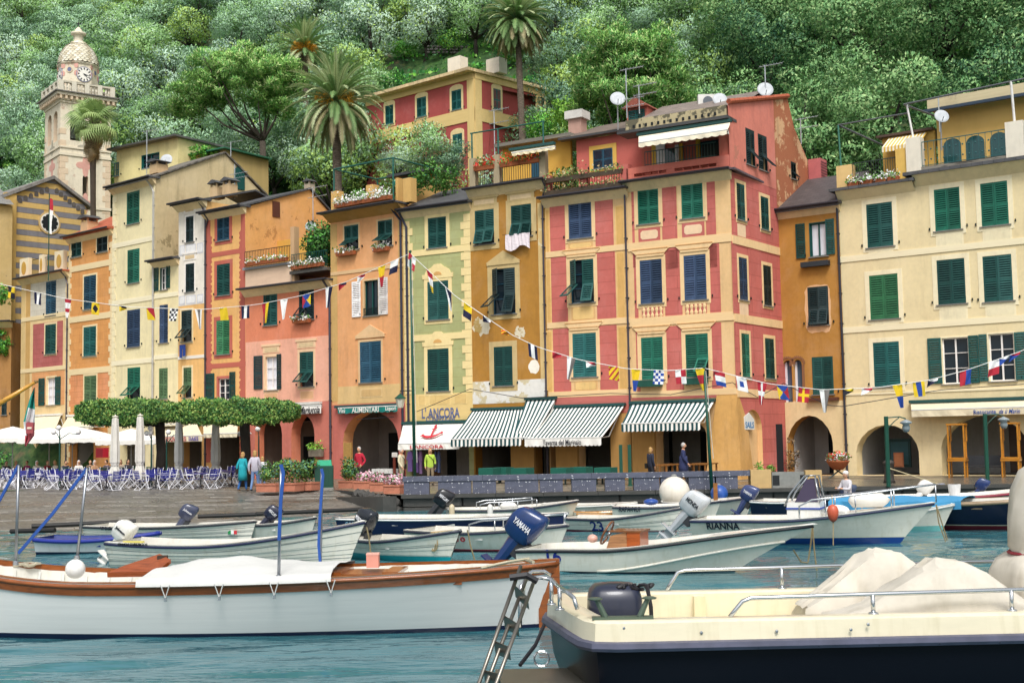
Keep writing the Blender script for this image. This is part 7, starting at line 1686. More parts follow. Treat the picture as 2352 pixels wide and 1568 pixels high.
m=MB();m.box(2.3,-.35,.3,3.1,.35,1.0,gel('ecebe6'));m.box(2.28,-.37,.82,3.12,.37,.86,plain('2a4aa0'));m.obj('console',B.root)
m=MB();tg=glass('3a2f4a');m.add([(2.5,-.36,1.0),(3.05,-.36,1.0),(2.98,-.3,1.55),(2.78,-.3,1.55),(3.05,.36,1.0),(2.98,.3,1.55),(2.5,.36,1.0),(2.78,.3,1.55)],[(0,1,2,3),(1,4,5,2),(4,6,7,5)],tg);m.obj('windscreen',B.root)
m=MB()
for s in(-.38,.38):m.tube([(2.25,s,.9),(2.4,s,1.2),(2.75,s*.85,1.62),(3.0,s*.85,1.62),(3.1,s,1.0)],.025,metal(),6)
m.tube([(2.75,-.32,1.62),(2.75,.32,1.62)],.025,metal(),6);m.obj('console_rail',B.root,smooth=True)
rails(B,.55,1.0,.42,.08,8,posts=4,r_=.022)
m=MB();m.box(3.2,-.5,.45,3.9,.5,.72,gel('e8e4da'));m.ball((3.5,-.4,.8),(.3,.2,.14),cloth('ecebe6'),12,6);m.obj('cushion',B.root);m=MB();m.lathe([(.03,-.5),(.17,-.4),(.18,.3),(.1,.42),(.02,.5)],gel('e6e2da'),n=12);o=thing('fender','white and blue sausage fender on the launch foredeck','fender',B.root.matrix_basis@Vector((4.2,.1,1.02)),0);q=m.obj('tube',o,smooth=True);q.rotation_euler=(0,RAD(90),0)
p=atY(1913,1177,29.6);o=thing('fender','orange teardrop fender hanging from the launch rail on a rope','fender',p);MB().lathe([(.02,-.22),(.09,-.16),(.13,-.04),(.135,.06),(.1,.15),(.03,.19)],gel('c85a3c',.5),n=14).obj('ball',o,smooth=True);MB().tube([(0,0,-.2),(-.02,0,-.75)],.012,plain('a8926a'),5).obj('rope',o);MB().tube([(0,0,.18),(.02,.1,.4)],.012,plain('a8926a'),5).obj('lanyard',o)
Boat('small white boat whose bow pokes out behind the console launch',(1985,1216),(2165,1218),1.6,(.5,.5,.72),bottom='7ac0bc',zb=.14,rail='c8c8c4',over=.35)
B=Boat('big navy boat with tan strake, red bottom and bright blue cover',(1925,1206),(2560,1216),2.4,(.7,.72,1.1),hull='14183c',bottom='7a2030',zb=.1,stripe='d8d4b8',rail='8a6a4a',rail_r=.06,woodrim='9a8468',over=.5,vee=.5)
b=MB();cm=cloth('3f8cb8');NS=16
for i in range(NS):
 for j in range(6):
  def cp(i,j):
   t=.0+.5*i/NS;p=B.pt(t,B.sheer(t));f=-1+2*j/6;return(p.x,f*(p.y+.05),p.z+.03+.1*(1-f*f)+.02*math.sin(i*1.3+j))
  b.quad(cp(i,j),cp(i+1,j),cp(i+1,j+1),cp(i,j+1),cm)
 for s in(0,6):
  a0,a1=cp(i,s),cp(i+1,s);b.quad(a0,a1,(a1[0],a1[1],a1[2]-.22),(a0[0],a0[1],a0[2]-.22),cm)
o=thing('boat_cover','bright blue canvas cover laced over the navy boat','cover',B.root.location,B.root.rotation_euler[2]);b.obj('canvas',o,smooth=True,angle=80)
B=Boat('white boat with a maroon stripe rising to its bow behind the blue cover',(2010,1184),(2470,1182),2.1,(.62,.64,1.1),bottom='7a2030',zb=.2,rail='8a2438',rail_r=.05,over=.5);motor(B.root,(1.6,.3,.6),40,.8,'e8e6e2',None,rz=.2)
o=thing('bucket','white plastic bucket standing in the maroon-striped boat','bucket',B.root.matrix_basis@Vector((2.45,0,.6)));MB().lathe([(.16,0),(.2,.38),(.18,.38)],plain('e4e4e4'),n=14).obj('pail',o);MB().lathe([(.14,0),(.14,.02)],plain('e8e8e8'),(0,0,.36),12).obj('rim',o)
B=Boat('varnished rimmed white tender where a person sits',(1868,1182),(1985,1184),1.3,(.44,.4,.46),woodrim='b07a3a',over=.2,floor='c09a68',clink=2);motor(B.root,(1.2,.2,.5),25,.85,'3a4660',None,rz=.5)
person('person in a pale jacket and white cap sitting in the varnished tender',B.root.matrix_basis@Vector((1.15,0,.18)),RAD(-60),1.6,'c8c4c8','6a7aa0','grey',pose='sit',extra='cap')
p=atZ(2040,1150,0);dg=thing('inflatable_dinghy','grey inflatable dinghy beside the bollard','dinghy',p,.05);m=MB();m.tube([(0,-.55,.3),(1.2,-.6,.3),(1.8,-.45,.36),(2.2,0,.45),(1.8,.45,.36),(1.2,.6,.3),(0,.55,.3)],[.16,.22,.22,.2,.22,.22,.16],cloth('8a94a8',.1),12);m.obj('tube',dg,smooth=True);MB().box(.1,-.5,.12,1.7,.5,.16,plain('6a7078')).obj('floorboard',dg);MB().box(.02,-.5,.14,.1,.5,.5,plain('b8bcc4')).obj('transom',dg)
B=Boat('white boat with a dark blue outboard by the quay edge beneath the restaurant',(2230,1170),(2420,1172),1.8,(.6,.58,.7),rail='23263a',over=.3);motor(B.root,(.4,.2,.6),35,.72,'24386a',None,rz=.2)
#  the long wooden boat in front
VARN=wood('8a4a1c',.3,(1.5,16,16),.5)
q=NT('white_planked_hull');v_=q.obj();f_=q.noise(q.obj((.22,1,7)),2.0,5,.6);q.col(q.mix(.75,q.ramp(f_,[(.25,hx('bcbcbc')),(.5,hx('e2e0dc')),(.75,hx('f0eeea'))]),hx('e4e2de')));q.rough(.35);q.bump(f_,.12,.02)
B=Boat('long white wooden boat with varnished rails and a white tarpaulin',(-210,1449),(1242,1441),2.05,(1.22,.77,.93),hull='d2d6da',bottom=NAVY,zb=.06,rail='6a3414',rail_r=.035,woodrim='8a4a1c',dbl=True,over=.28,draft=.55,vee=.36,fdeck=0,seats=(.62,.86),name='wooden_boat',hullmat=q.m,floor='d8d6cc',rimw=.09)
wb=B;NS=40
for sd in(1,-1):
 b=MB()
 for i in range(NS):
  P=[]
  for k in(i,i+1):
   t=k/NS;a0=B.pt(t,B.sheer(t)-.03);a1=B.pt(t,B.sheer(t)-.17);P.append((a0,a1))
  e=.022;b.add([(P[0][1].x,sd*(P[0][1].y+e),P[0][1].z),(P[1][1].x,sd*(P[1][1].y+e),P[1][1].z),(P[1][0].x,sd*(P[1][0].y+e),P[1][0].z),(P[0][0].x,sd*(P[0][0].y+e),P[0][0].z),(P[0][1].x,sd*(P[0][1].y-.01),P[0][1].z),(P[1][1].x,sd*(P[1][1].y-.01),P[1][1].z)],[(0,1,2,3)if sd<0 else(3,2,1,0),(0,4,5,1)],VARN)
 b.obj('sheer_strake',B.root);b=MB()
 for i in range(NS):
  P=[(B.pt(k/NS,B.sheer(k/NS)),)for k in(i,i+1)];f=lambda p,z,o:(p.x,sd*max(p.y-o,.003),p.z-z);p0,p1=P[0][0],P[1][0];b.quad(f(p0,.0,.1),f(p1,.0,.1),f(p1,.14,.105),f(p0,.14,.105),VARN)
 b.obj('inner_clamp',B.root)
 for t in[.08+.035*k for k in range(25)]:
  p=B.pt(t,B.sheer(t));p2=B.pt(t,B.sheer(t)-.45);MB().tube([(p.x,sd*(p.y-.13),p.z-.1),(p.x,sd*(p2.y-.12),p2.z)],.022,gel('e2e2dc'),4).obj('frame_rib',B.root)
t=.98;p=B.pt(1,B.sheer(1));MB().box(p.x-.3,-.05,-.3,p.x+.0,.05,p.z+.02,VARN).obj('stem_post',B.root);p=B.pt(0,B.sheer(0));MB().box(p.x-.03,-.05,-.3,p.x+.3,.05,p.z+.1,VARN).obj('stern_post',B.root)
IW=wb.root.matrix_basis.inverted()
def wpt(x,y,z):return IW@atZ(x,y,z)
b=MB();cm=cloth('cacac6',.06);t0,t1=.415,.70;n1,n2=26,14;GP={}
for i in range(n1+1):
 t=lerp(t0,t1,i/n1);p=B.pt(t,B.sheer(t))
 for j in range(n2+1):
  f=-1+2*j/n2;hgt=.15*math.exp(-((i/n1-.36)/.33)**2)+.04;z=p.z+.045+hgt*max(0,1-abs(f)**1.5)+(1-f*f)*(.014*math.sin(i*.9+j*.5)+.012*math.sin(i*.35-j*1.1));y=f*(p.y+.035)
  GP[i,j]=(p.x-(.35*(f+1)/2 if i==n1 else 0),y,z)
for i in range(n1):
 for j in range(n2):b.quad(GP[i,j],GP[i+1,j],GP[i+1,j+1],GP[i,j+1],cm)
 for j in(0,n2):
  s=-1 if j==0 else 1;a0,a1=GP[i,j],GP[i+1,j];b.quad(a0,a1,(a1[0],a1[1]+s*.02,a1[2]-.09),(a0[0],a0[1]+s*.02,a0[2]-.09),cm)
tp=thing('tarpaulin','white canvas tarpaulin laced over the middle of the long wooden boat','tarpaulin',wb.root.location,wb.root.rotation_euler[2]);b.obj('canvas',tp,smooth=True,angle=80)
for px in(V(0,1560,640),V(0,2040,650),V(1,195,650),V(1,690,640)):
 t,z=wb.side_point(px);p=B.pt(t,B.sheer(t));m=MB()
 for d in(-.06,.06):m.tube([(p.x+d,-p.y-.06,p.z-.02),(p.x,-p.y-.045,p.z-.2)],.008,plain('c8c8c4'),5)
 m.box(p.x-.015,-p.y-.06,p.z-.24,p.x+.015,-p.y-.02,p.z-.19,metal());m.obj('lashing',tp)
m=MB();m.add([(0,0,0),(1.0,0,.0),(1.25,.12,.22),(.98,.3,.33),(.3,.2,.12),(0,.02,-.1),(1.0,.02,-.1),(1.25,.14,.15)],[(0,1,2,3,4),(0,5,6,1),(1,6,7,2)],wood('8a4420',.25));o=thing('rudder','varnished wooden rudder blade laid across the long boat','rudder',atZ(246,1314,.8),.02);m.obj('blade',o);o.scale=(.72,)*3;MB().box(.95,.2,.2,1.15,.3,.3,plain('3a2a20')).obj('pintle',o)
for x,y,r_ in((173,1306,22),(460,1318,21)):buoy('white round fender lying inside the long wooden boat',x,y,18.2,r_,'ecebe8','fender',1.0).__setitem__('group','white fenders in the wooden boat')
o=thing('pink_box','salmon pink crate on the wooden hatch','box',atZ(857,1302,.86),0);m=MB();m.box(-.085,-.085,0,.085,.085,.19,plain('e09a88'));m.obj('sides',o);MB().box(-.09,-.09,.175,.09,.09,.2,plain('e8b0a0')).obj('rim',o)
m=MB();p=IW@atZ(845,1312,.8);m.box(p.x-.45,p.y-.35,.74,p.x+.45,p.y+.4,.8,VARN);m.box(p.x-.5,p.y-.4,.79,p.x-.3,p.y+.45,.83,VARN);m.box(p.x+.28,p.y-.4,.79,p.x+.5,p.y+.45,.83,VARN);m.obj('hatch',wb.root)
m=MB();g=random.Random(3)
for k in range(8):a=atZ(40+k*5,1299,.86);a=IW@a;m.tube([a+Vector((.12*math.sin(j*.8+k),.1*math.cos(j*.9+k),.02+.02*math.sin(j)))for j in range(8)],.018,plain('b8b09a'),5)
m.obj('coiled_rope',wb.root)
m=MB();m.tube([wpt(1105,1304,.93),wpt(1160,1292,.98),wpt(1205,1284,1.0),wpt(1225,1290,1.05)],.022,plain('b0a68c'),6);m.tube([wpt(1120,1300,.95),wpt(1165,1290,1.0),wpt(1215,1282,1.02)],.02,plain('b0a68c'),6);m.obj('mooring_rope',wb.root)
def pole(x0,y0,x1,y1,z0,label):
 a=atZ(x0,y0,z0);c=atY(x1,y1,a.y);o=thing('steel_pole',label,'pole',a);m=MB();m.tube([(0,0,0),c-a],.022,metal('9a9ea4',.3),8);m.obj('tube',o,smooth=True);MB().lathe([(.045,0),(.04,.05),(.03,.06)],metal(),n=10).obj('socket',o);return a,c,o
BS=cloth('28509a');
a1_,c1_,o1=pole(36,1297,43,1068,.92,'steel pole with blue strap on the wooden boat beside coiled rope')
a2_,c2_,o2=pole(177,1284,200,1075,.95,'steel pole leaning above the white fender on the wooden boat')
a3_,c3_,o3=pole(640,1330,646,1066,.8,'steel pole with blue strap standing on the tarpaulin');a4_,c4_,o4=pole(736,1300,739,1076,.8,'steel pole with a long blue strap behind the tarpaulin')
def strap(o,base,pts,w_=.035):
 m=MB();pts=[Vector(p)-Vector(base)for p in pts]
 for p,q in zip(pts,pts[1:]):
  d=(q-p).normalized();s=d.cross(Vector((0,1,0))).normalized()*w_;e=Vector((0,.012,0));m.add([p-s-e,q-s-e,q+s-e,p+s-e,p-s+e,q-s+e,q+s+e,p+s+e],[(0,1,2,3),(7,6,5,4),(0,4,5,1),(3,2,6,7)],BS)
 m.obj('blue_strap',o)
strap(o1,a1_,[c1_,atY(-10,1165,a1_.y),atY(-60,1270,a1_.y)],.02);strap(o2,a2_,[c2_,atY(120,1180,a2_.y),atY(42,1270,a2_.y)],.022)
strap(o3,a3_,[c3_+Vector((0,-.03,0)),atY(651,1085,a3_.y-.03),atY(645,1150,a3_.y-.04),atY(641,1240,a3_.y-.04)],.022);strap(o4,a4_,[c4_+Vector((0,-.03,0)),atY(742,1090,a4_.y-.03),atY(735,1180,a4_.y-.04),atY(732,1250,a4_.y-.03),atY(736,1298,a4_.y-.03)],.02)
sp=thing('wooden_spar','yellow varnished spar slanting in with a rope loop at its tip','spar',atY(-140,1010,20));p1=atY(83,876,20);MB().tube([(0,0,0),(p1-sp.location)*.6,p1-sp.location],[.05,.045,.025],wood('c08a24'),10).obj('shaft',sp,smooth=True);MB().lathe([(.03,-.02),(.035,.0),(.03,.02)],plain('8a6a3a'),tuple(p1-sp.location),10).obj('tip_ring',sp)
fl=thing('ensign','green, white and red ensign with a crest hanging from the spar','flag',atY(79,886,20));cs_=[cloth('1b8a7c'),cloth('e4e0e0'),cloth('c05a64')]
m=MB();top_=Vector((0,0,0));Pq=lambda x,y,k:atY(x,y,20+.06*math.sin(k))-fl.location
rowsL=[(78,890),(70,910),(62,935),(54,968),(57,1000),(57,1024)];rowsR=[(80,890),(79.5,915),(80,940),(80,970),(79,1000),(59,1026)]
for i in range(5):
 for j in range(6):
  f=lambda i,j:Pq(lerp(rowsL[i][0],rowsR[i][0],j/6),lerp(rowsL[i][1],rowsR[i][1],j/6),j*1.6+i);ymid=(i+.5)/5+(j/6-.5)*.18
  m.quad(f(i,j),f(i,j+1),f(i+1,j+1),f(i+1,j),cs_[0 if ymid<.42 else(1 if ymid<.66 else 2)])
m.obj('cloth',fl);cr=fl.children[0];MB().box(-.09,-.09,-.75,.02,-.075,-.58,plain('a0484c')).obj('crest',fl);MB().box(-.07,-.1,-.68,.0,-.085,-.65,plain('e8d8c0')).obj('crest_cross',fl)
#  the navy launch at the right
CRM=gel('e6dcc0',.3);CRI=gel('e2d8b4',.4);RUB=plain('4c4e62',.5,0,.2,5);q=NT('navy_topside');q.col(hx('0a0d16'));q.rough(.3);q.b.inputs['Specular IOR Level'].default_value=.15;NV=q.m
def sqlathe(prof,n=20,e=.6):
 vs_,fs_=[],[]
 for r_,z in prof:
  for k in range(n):a=2*math.pi*k/n;c,s=math.cos(a),math.sin(a);vs_.append((r_*math.copysign(abs(c)**e,c),r_*1.1*math.copysign(abs(s)**e,s),z))
 for i in range(len(prof)-1):
  for k in range(n):k2=(k+1)%n;fs_.append((i*n+k,i*n+k2,(i+1)*n+k2,(i+1)*n+k))
 fs_.append(tuple(range(len(vs_)-n,len(vs_))));return vs_,fs_
la=thing('navy_launch','large cream decked launch with glossy navy hull and steel rails','boat',(0,0,0));DZ=.95
xL=lambda x,Y:(x-CX)/F*Y
Yn,Yf=11.6,13.9;x0n=xL(1332,Yn);x0f=xL(1254,Yf)
out_=[(11.5,12.0)]+[(lerp(11.5,x0n+.28,k/8),lerp(11.85,Yn,k/8))for k in range(1,9)]+[(x0n+.08,Yn+.05),(x0n-.02,Yn+.22),(x0n-.1,Yn+.6),(x0f-.06,Yf-.5),(x0f-.02,Yf-.15),(x0f+.12,Yf),(x0f+.4,Yf+.05)]+[(lerp(x0f+.4,11.5,k/6),lerp(Yf+.05,Yf+.35,k/6))for k in range(1,7)]
out_=out_[1:];out_.insert(0,(11.5,11.86))
N_=len(out_);cen=Vector((6,12.75))
def off(d):
 r_=[]
 for i in range(N_):
  p=Vector(out_[i]);a=Vector(out_[max(i-1,0)]);c=Vector(out_[min(i+1,N_-1)]);t=(c-a).normalized();n=Vector((-t.y,t.x));
  if(cen-p).dot(n)<0:n=-n
  r_.append(p+n*d)
 return r_
lay=[(0.25,DZ-.45,CRI),(.25,DZ-.02,CRM),(.22,DZ,CRM),(.05,DZ,CRM),(.015,DZ-.02,CRM),(.0,DZ-.18,CRM)]
def loft(layers,name,sm=True):
 m=MB();R_=[[(p.x,p.y,z)for p in off(d)]for d,z,_ in layers]
 for k in range(len(layers)-1):
  for i in range(N_-1):m.quad(R_[k][i],R_[k][i+1],R_[k+1][i+1],R_[k+1][i],layers[k+1][2])
 return m.obj(name,la,smooth=sm,angle=35)
loft(lay,'coaming');loft([(.02,DZ-.175,RUB),(-.05,DZ-.19,RUB),(-.06,DZ-.235,RUB),(-.04,DZ-.265,RUB),(.03,DZ-.275,RUB)],'rubbing_strake');loft([(.03,DZ-.27,NV),(.06,DZ-.55,NV),(.16,.1,NV),(.3,-.35,NV)],'hull')
fo=off(.25);m=MB();m.add([(p.x,p.y,DZ-.43)for p in fo],[tuple(range(N_))],CRI);m.obj('cockpit_floor',la)
for x in(1.95,3.6,5.2):m=MB();m.box(x-.06,Yf-.28,DZ-.43,x+.06,Yf-.16,DZ-.04,CRI);m.obj('inner_rib',la)
MB().box(1.0,Yf-.235,DZ-.28,8,Yf-.2,DZ-.26,CRI).obj('inner_ledge',la)
for k in range(14):
 x=x0n+.45+k*.55;Yk=lerp(Yn,11.85,x/11.5);MB().ball((x,Yk-.06+.0,DZ-.245),.012,plain('2a2a3a'),6,4).obj('rivet',la)
for px,py in(V(2,1028,1063),V(2,1740,1103),V(3,80,1090),V(3,762,1076),V(3,920,1028)):p=atY(px,py,11.62);MB().ball((p.x,p.y,p.z),.016,metal(),8,5).obj('stud',la)
ST=metal('c4c8cc',.16)
def srail(pts,posts,r_=.021):
 m=MB();m.tube(pts,r_,ST,8)
 for p,z in posts:m.tube([(p[0],p[1],z),p],r_*1.0,ST,8);m.lathe([(.05,0),(.045,.012),(.025,.02)],ST,(p[0],p[1],z),10)
 m.obj('hand_rail',la,smooth=True)
yn=11.78;zr=DZ+.17
xa=xL(1658,yn);srail([(xa,yn,DZ),(xa+.05,yn,DZ+.06),(xa+.12,yn,zr-.03),(xa+.2,yn,zr),(xL(1986,yn),yn+.04,zr+.01),(8,yn+.2,zr+.05)],[((xL(1986,yn),yn+.04,zr+.01),DZ),((xL(2305,yn),yn+.08,zr+.02),DZ)])
yf=13.85;xa=xL(1516,yf);srail([(xa,yf,DZ),(xa+.05,yf,DZ+.08),(xa+.13,yf,DZ+.2),(xa+.22,yf,DZ+.22),(8,yf+.25,DZ+.26)],[((xL(1780,yf),yf+.03,DZ+.22),DZ),((3.6,yf+.1,DZ+.23),DZ)])
p=lambda x,y,Y:tuple(atY(x,y,Y));srail([p(1194,1440,12.6),p(1196,1345,12.7),p(1208,1330,12.8),p(1240,1325,12.9),p(1268,1330,12.9),p(1282,1346,12.6),p(1302,1358,12.3),p(1318,1372,12.1),p(1326,1398,12.05)],[(p(1285,1348,12.5),DZ),(p(1266,1330,12.9),DZ)]);srail([p(1200,1372,13.4),p(1206,1322,13.5),p(1222,1312,13.6),p(1250,1311,13.7),p(1264,1320,13.7)],[])
m=MB();c=Vector(p(1430,1414,11.78));cl=plain('5a6a5c',.4,.4);m.box(c.x-.28,c.y-.05,DZ,c.x+.28,c.y+.05,DZ+.025,cl)
for s in(-1,1):m.tube([(c.x+s*.16,c.y,DZ+.02),(c.x+s*.24,c.y,DZ+.19)],[.03,.022],cl,8);m.lathe([(.065,0),(.07,.01),(.045,.02)],cl,(c.x+s*.25,c.y,DZ+.18),10)
m.obj('cleat',la)
mo=new('outboard_motor',None,la,(x0f+.62,13.0,0));m=MB();m.add(*sqlathe([(.27,.4),(.28,.8),(.27,1.0),(.25,1.08),(.2,1.13),(.08,1.15)],20,.42),gel('20263a',.35));o=m.obj('cowl',mo,smooth=True);m=MB();m.tube([(.3,-.32,1.15),(.33,-.36,.95),(.34,-.36,.6)],.022,plain('1c1c22'),6)
for k in range(7):m.tube([(.02+.05*k+.05*math.sin(k*2+a),-.2+.04*math.cos(k+a*1.3),1.12+.025*math.sin(a+k))for a in range(5)],.02,plain('1c1c22'),6)
m.obj('rope_bundle',mo)
m=MB();m.tube([p(1250,1434,12.6),p(1230,1480,12.4),p(1194,1527,12.2)],.02,plain('15161c'),6);m.obj('stern_line',la)
m=MB();m.tube([(x0n-.05+.07*math.cos(a)-.35,12.1,.55+.07*math.sin(a))for a in[k*math.pi/8 for k in range(17)]],.012,ST,6);m.obj('ring_bolt',la)
ld=thing('boarding_ladder','folded steel boarding ladder at the stern of the navy launch','ladder',(0,0,0));LM=metal('8a857c',.35)
A=[(p(1196,1300,12.3),p(1100,1568,11.2)),(p(1212,1320,12.4),p(1118,1568,11.2)),(p(1228,1330,12.3),p(1140,1568,11.0))]
for a,c in A:a,c=Vector(a),Vector(c);MB().tube([a,a.lerp(c,.5),a.lerp(c,1.1)],.02,LM,6).obj('stile',ld,smooth=True)
for f in(.17,.44,.66,.9):
 a,c=Vector(A[0][0]).lerp(Vector(A[0][1]),f),Vector(A[2][0]).lerp(Vector(A[2][1]),f+.02);d=(c-a);m=MB();m.add([a,c,c+Vector((.01,.03,-.12)),a+Vector((.01,.03,-.12)),a+Vector((0,.03,0)),c+Vector((0,.03,0))],[(0,1,2,3),(0,4,5,1)],LM);m.obj('rung',ld)
m=MB();a=Vector(A[0][0]).lerp(Vector(A[0][1]),.12);m.tube([a+Vector((-.06,-.03,.02)),a+Vector((.1,-.04,.04)),a+Vector((.2,-.03,-.02))],.035,plain('1c1c22'),6);m.obj('lashing',ld)
bp=thing('bathing_platform','low dull steel bathing platform behind the launch stern','platform',(0,0,0));q0=atZ(1136,1560,.32);m=MB();m.box(q0.x,11.3,.22,x0n+.05,12.9,.32,metal('9a948a',.4));m.obj('plate',bp);MB().box(q0.x+.1,11.9,-.5,q0.x+.2,12.0,.22,metal()).obj('strut',bp)
def drape(label,secs,name='canvas_cover',Yr=None):
 """secs: (x px, y top px, Y near, Y far, z base, roundness)"""
 o=thing(name,label,'cover',(0,0,0));m=MB();n=16;R_=[]
 for(x,y,ya,yb_,zb,rd)in secs:
  ym=(ya+yb_)/2;c=atY(x,y,ym);row=[]
  for j in range(n+1):
   f=-1+2*j/n;hf=(1-abs(f)**(rd*2.4))**.8*(1-.05*(1+f));row.append((c.x+.03*math.sin(j*1.3+x),ym+f*(yb_-ya)/2,zb+(c.z-zb)*hf+.014*math.sin(j*1.4+x*.05)+.01*math.sin(j*3.1-x*.03)))
  R_.append(row)
 for i in range(len(R_)-1):
  for j in range(n):m.quad(R_[i][j],R_[i+1][j],R_[i+1][j+1],R_[i][j+1],canvas('cfc8ba'))
 for row in(R_[0],R_[-1]):m.add(row,[tuple(range(len(row)))],canvas('cfc8ba'))
 me=m.obj('canvas',o,smooth=True,angle=24);return o
zb=DZ-.4
drape('cream canvas cover peaked over the launch seat on the whaler side',[(1838,1385,12.85,13.6,zb,3),(1880,1352,12.8,13.65,zb,2.6),(1930,1310,12.8,13.65,zb,2.2),(1975,1262,12.8,13.65,zb,1.9),(1998,1250,12.8,13.65,zb,1.8),(2050,1256,12.8,13.65,zb,1.8),(2090,1283,12.8,13.65,zb,2),(2150,1330,12.85,13.6,zb,2.4),(2220,1385,12.9,13.6,zb,3)])
drape('cream canvas cover peaked over the launch seat on the studded coaming side',[(1905,1408,11.95,12.75,zb,3),(1985,1380,11.92,12.78,zb,2.6),(2050,1335,11.9,12.8,zb,2.2),(2110,1290,11.9,12.8,zb,1.9),(2136,1270,11.9,12.8,zb,1.8),(2200,1277,11.9,12.8,zb,1.8),(2240,1298,11.9,12.8,zb,2),(2300,1345,11.92,12.78,zb,2.4),(2370,1395,11.95,12.75,zb,3)])
o=thing('console_cover','tall cream canvas cover tied with a red cord over the launch console','cover',(0,0,0));c0_=atY(2258,1400,13.1);cx_=xL(2352,13.1)+.26;n=22;m=MB();prof=[(.66,.62),(.67,.9),(.65,1.15),(.6,1.27),(.52,1.33),(.47,1.36),(.49,1.42),(.47,1.7),(.43,2.0),(.35,2.2),(.2,2.32),(.02,2.36)];vs_,fs_=[],[]
for i,(r_,z)in enumerate(prof):
 for k in range(n):a=2*math.pi*k/n;c,s=math.cos(a),math.sin(a);q_=r_*(1+.06*math.sin(5*a+i*.7)+.03*math.sin(9*a));vs_.append((cx_+q_*math.copysign(abs(c)**.75,c)+.1*(z-.6)*.3,13.1+q_*math.copysign(abs(s)**.75,s),z))
for i in range(len(prof)-1):
 for k in range(n):k2=(k+1)%n;fs_.append((i*n+k,i*n+k2,(i+1)*n+k2,(i+1)*n+k))
m.add(vs_,fs_,canvas('cfc8ba'));m.obj('canvas',o,smooth=True);MB().tube([(cx_+.5*math.cos(a)+.02,13.1+.5*math.sin(a),1.36)for a in[k*math.pi/10 for k in range(21)]],.018,plain('8a2030'),6).obj('red_cord',o)
for pts,Y in(([(1866,1208),(1862,1250),(1856,1290)],24.6),([(1866,1208),(1870,1260),(1876,1312)],24.6),([(1822,1262),(1840,1290),(1856,1292)],24.8),([(2150,1158),(2156,1200),(2172,1243)],29),([(2150,1158),(2160,1190),(2176,1240)],29.2),([(1074,1216),(1080,1250),(1090,1285)],27.3),([(842,1210),(848,1238),(852,1276)],26.6)):
 p_=[atY(x,y,Y)for x,y in pts];tag(MB().tube(p_,.016,plain('8a7a58'),5).obj('mooring_rope'),'thin tan mooring rope hanging from a bow into the water','rope','mooring ropes at the bows')
 #  flagpoles and signal flags
GP_=plain('0f4a3a',.4)
def flagpole(x0,y0,Y,x1,y1,label,r_=.07):
 a=atY(x0,y0,Y);a.z=min(a.z,QZ);c=atY(x1,y1,Y);o=thing('flagpole',label,'pole',a);MB().tube([(0,0,0),(c-a)*.5,c-a],[r_,r_*.8,r_*.5],GP_,8).obj('mast',o,smooth=True);MB().ball(c-a,.06,GP_,8,6).obj('cap',o);MB().tube([(.09,-.02,1.2),(c-a)+Vector((.06,-.02,-.1))],.012,plain('d8d4c8'),4).obj('halyard',o);return c
c1p=flagpole(953,1096,50.4,942,578,'tall green flagpole rising behind the parapet by the anchor awning');c2p=flagpole(1635,1122,48.2,1617,845,'green flagpole in front of the flared corner buttress')
K=dict(n='1a1c3c',y='e2c024',r='b02838',w='ecebe8',k='20202c',b='24489a',g='7a7470',o='c8401c');KM={k:cloth(v,.06)for k,v in K.items()}
def fpat(p,u,v):
 t,c=p.split(':');n=len(c)
 if t=='v':return c[min(int(u*n),n-1)]
 if t=='h':return c[min(int(v*n),n-1)]
 if t=='q':return c[(int(u*2)+int(v*2))%2]
 if t=='c':return c[(int(u*4)+int(v*5))%2]
 if t=='d':return c[0]if v<u else c[1]
 if t=='s':return c[int((u+v)*4)%2]
 if t=='x':return c[0]if abs(u-.5)>abs(v-.5)and u<.5 else(c[1]if abs(u-.5)>abs(v-.5)else c[2])
 if t=='+':return c[1]if abs(u-.5)<.1 or abs(v-.5)<.1 else c[0]
 if t=='o':return c[1]if(u-.5)**2+(v-.5)**2<.07 else c[0]
 if t=='i':return c[1]if.28<u<.72 and.28<v<.72 else c[0]
def bunting(label,path,Y0,Y1,flags):
 o=thing('signal_flag_line',label,'bunting',(0,0,0));xs_=[p[0]for p in path]
 def pt(x):
  i=max(0,min(len(path)-2,sum(1 for v in xs_ if v<=x)-1));(a,b_),(c,d)=path[i],path[i+1];f=(x-a)/(c-a);return atY(x,b_+(d-b_)*f,lerp(Y0,Y1,(x-xs_[0])/(xs_[-1]-xs_[0])))
 n=40;MB().tube([pt(lerp(xs_[0],xs_[-1],k/n))for k in range(n+1)],.014,plain('e8e6e0'),5).obj('cord',o)
 for x,pat,kind in flags:
  p=pt(x);w_,h_=(.4,.54)if kind=='s' else((.36,.85)if kind=='p' else(.38,.26));m=MB();N=10;ph=x*.7;e=pt(x+4)-pt(x-4);e=e/e.length;sk=rnd.uniform(-.18,.18);s=1
  def q(i,j):
   u,v=i/N,j/N;ww=w_*(1-.72*v if kind=='p' else 1);return p+e*(ww*(u-.5))+Vector((sk*v*h_,.05*math.sin(u*5+v*3+ph),-h_*v*(1 if kind!='t' else 1-.6*u)))
  for i in range(N):
   for j in range(N):m.quad(q(i,j),q(i+1,j),q(i+1,j+1),q(i,j+1),KM[fpat(pat,(i+.5)/N,(j+.5)/N)])
  m.obj('flag',o)
fx=lambda i,L_:[(588*i+x*.31243,p,k)for x,p,k in L_]
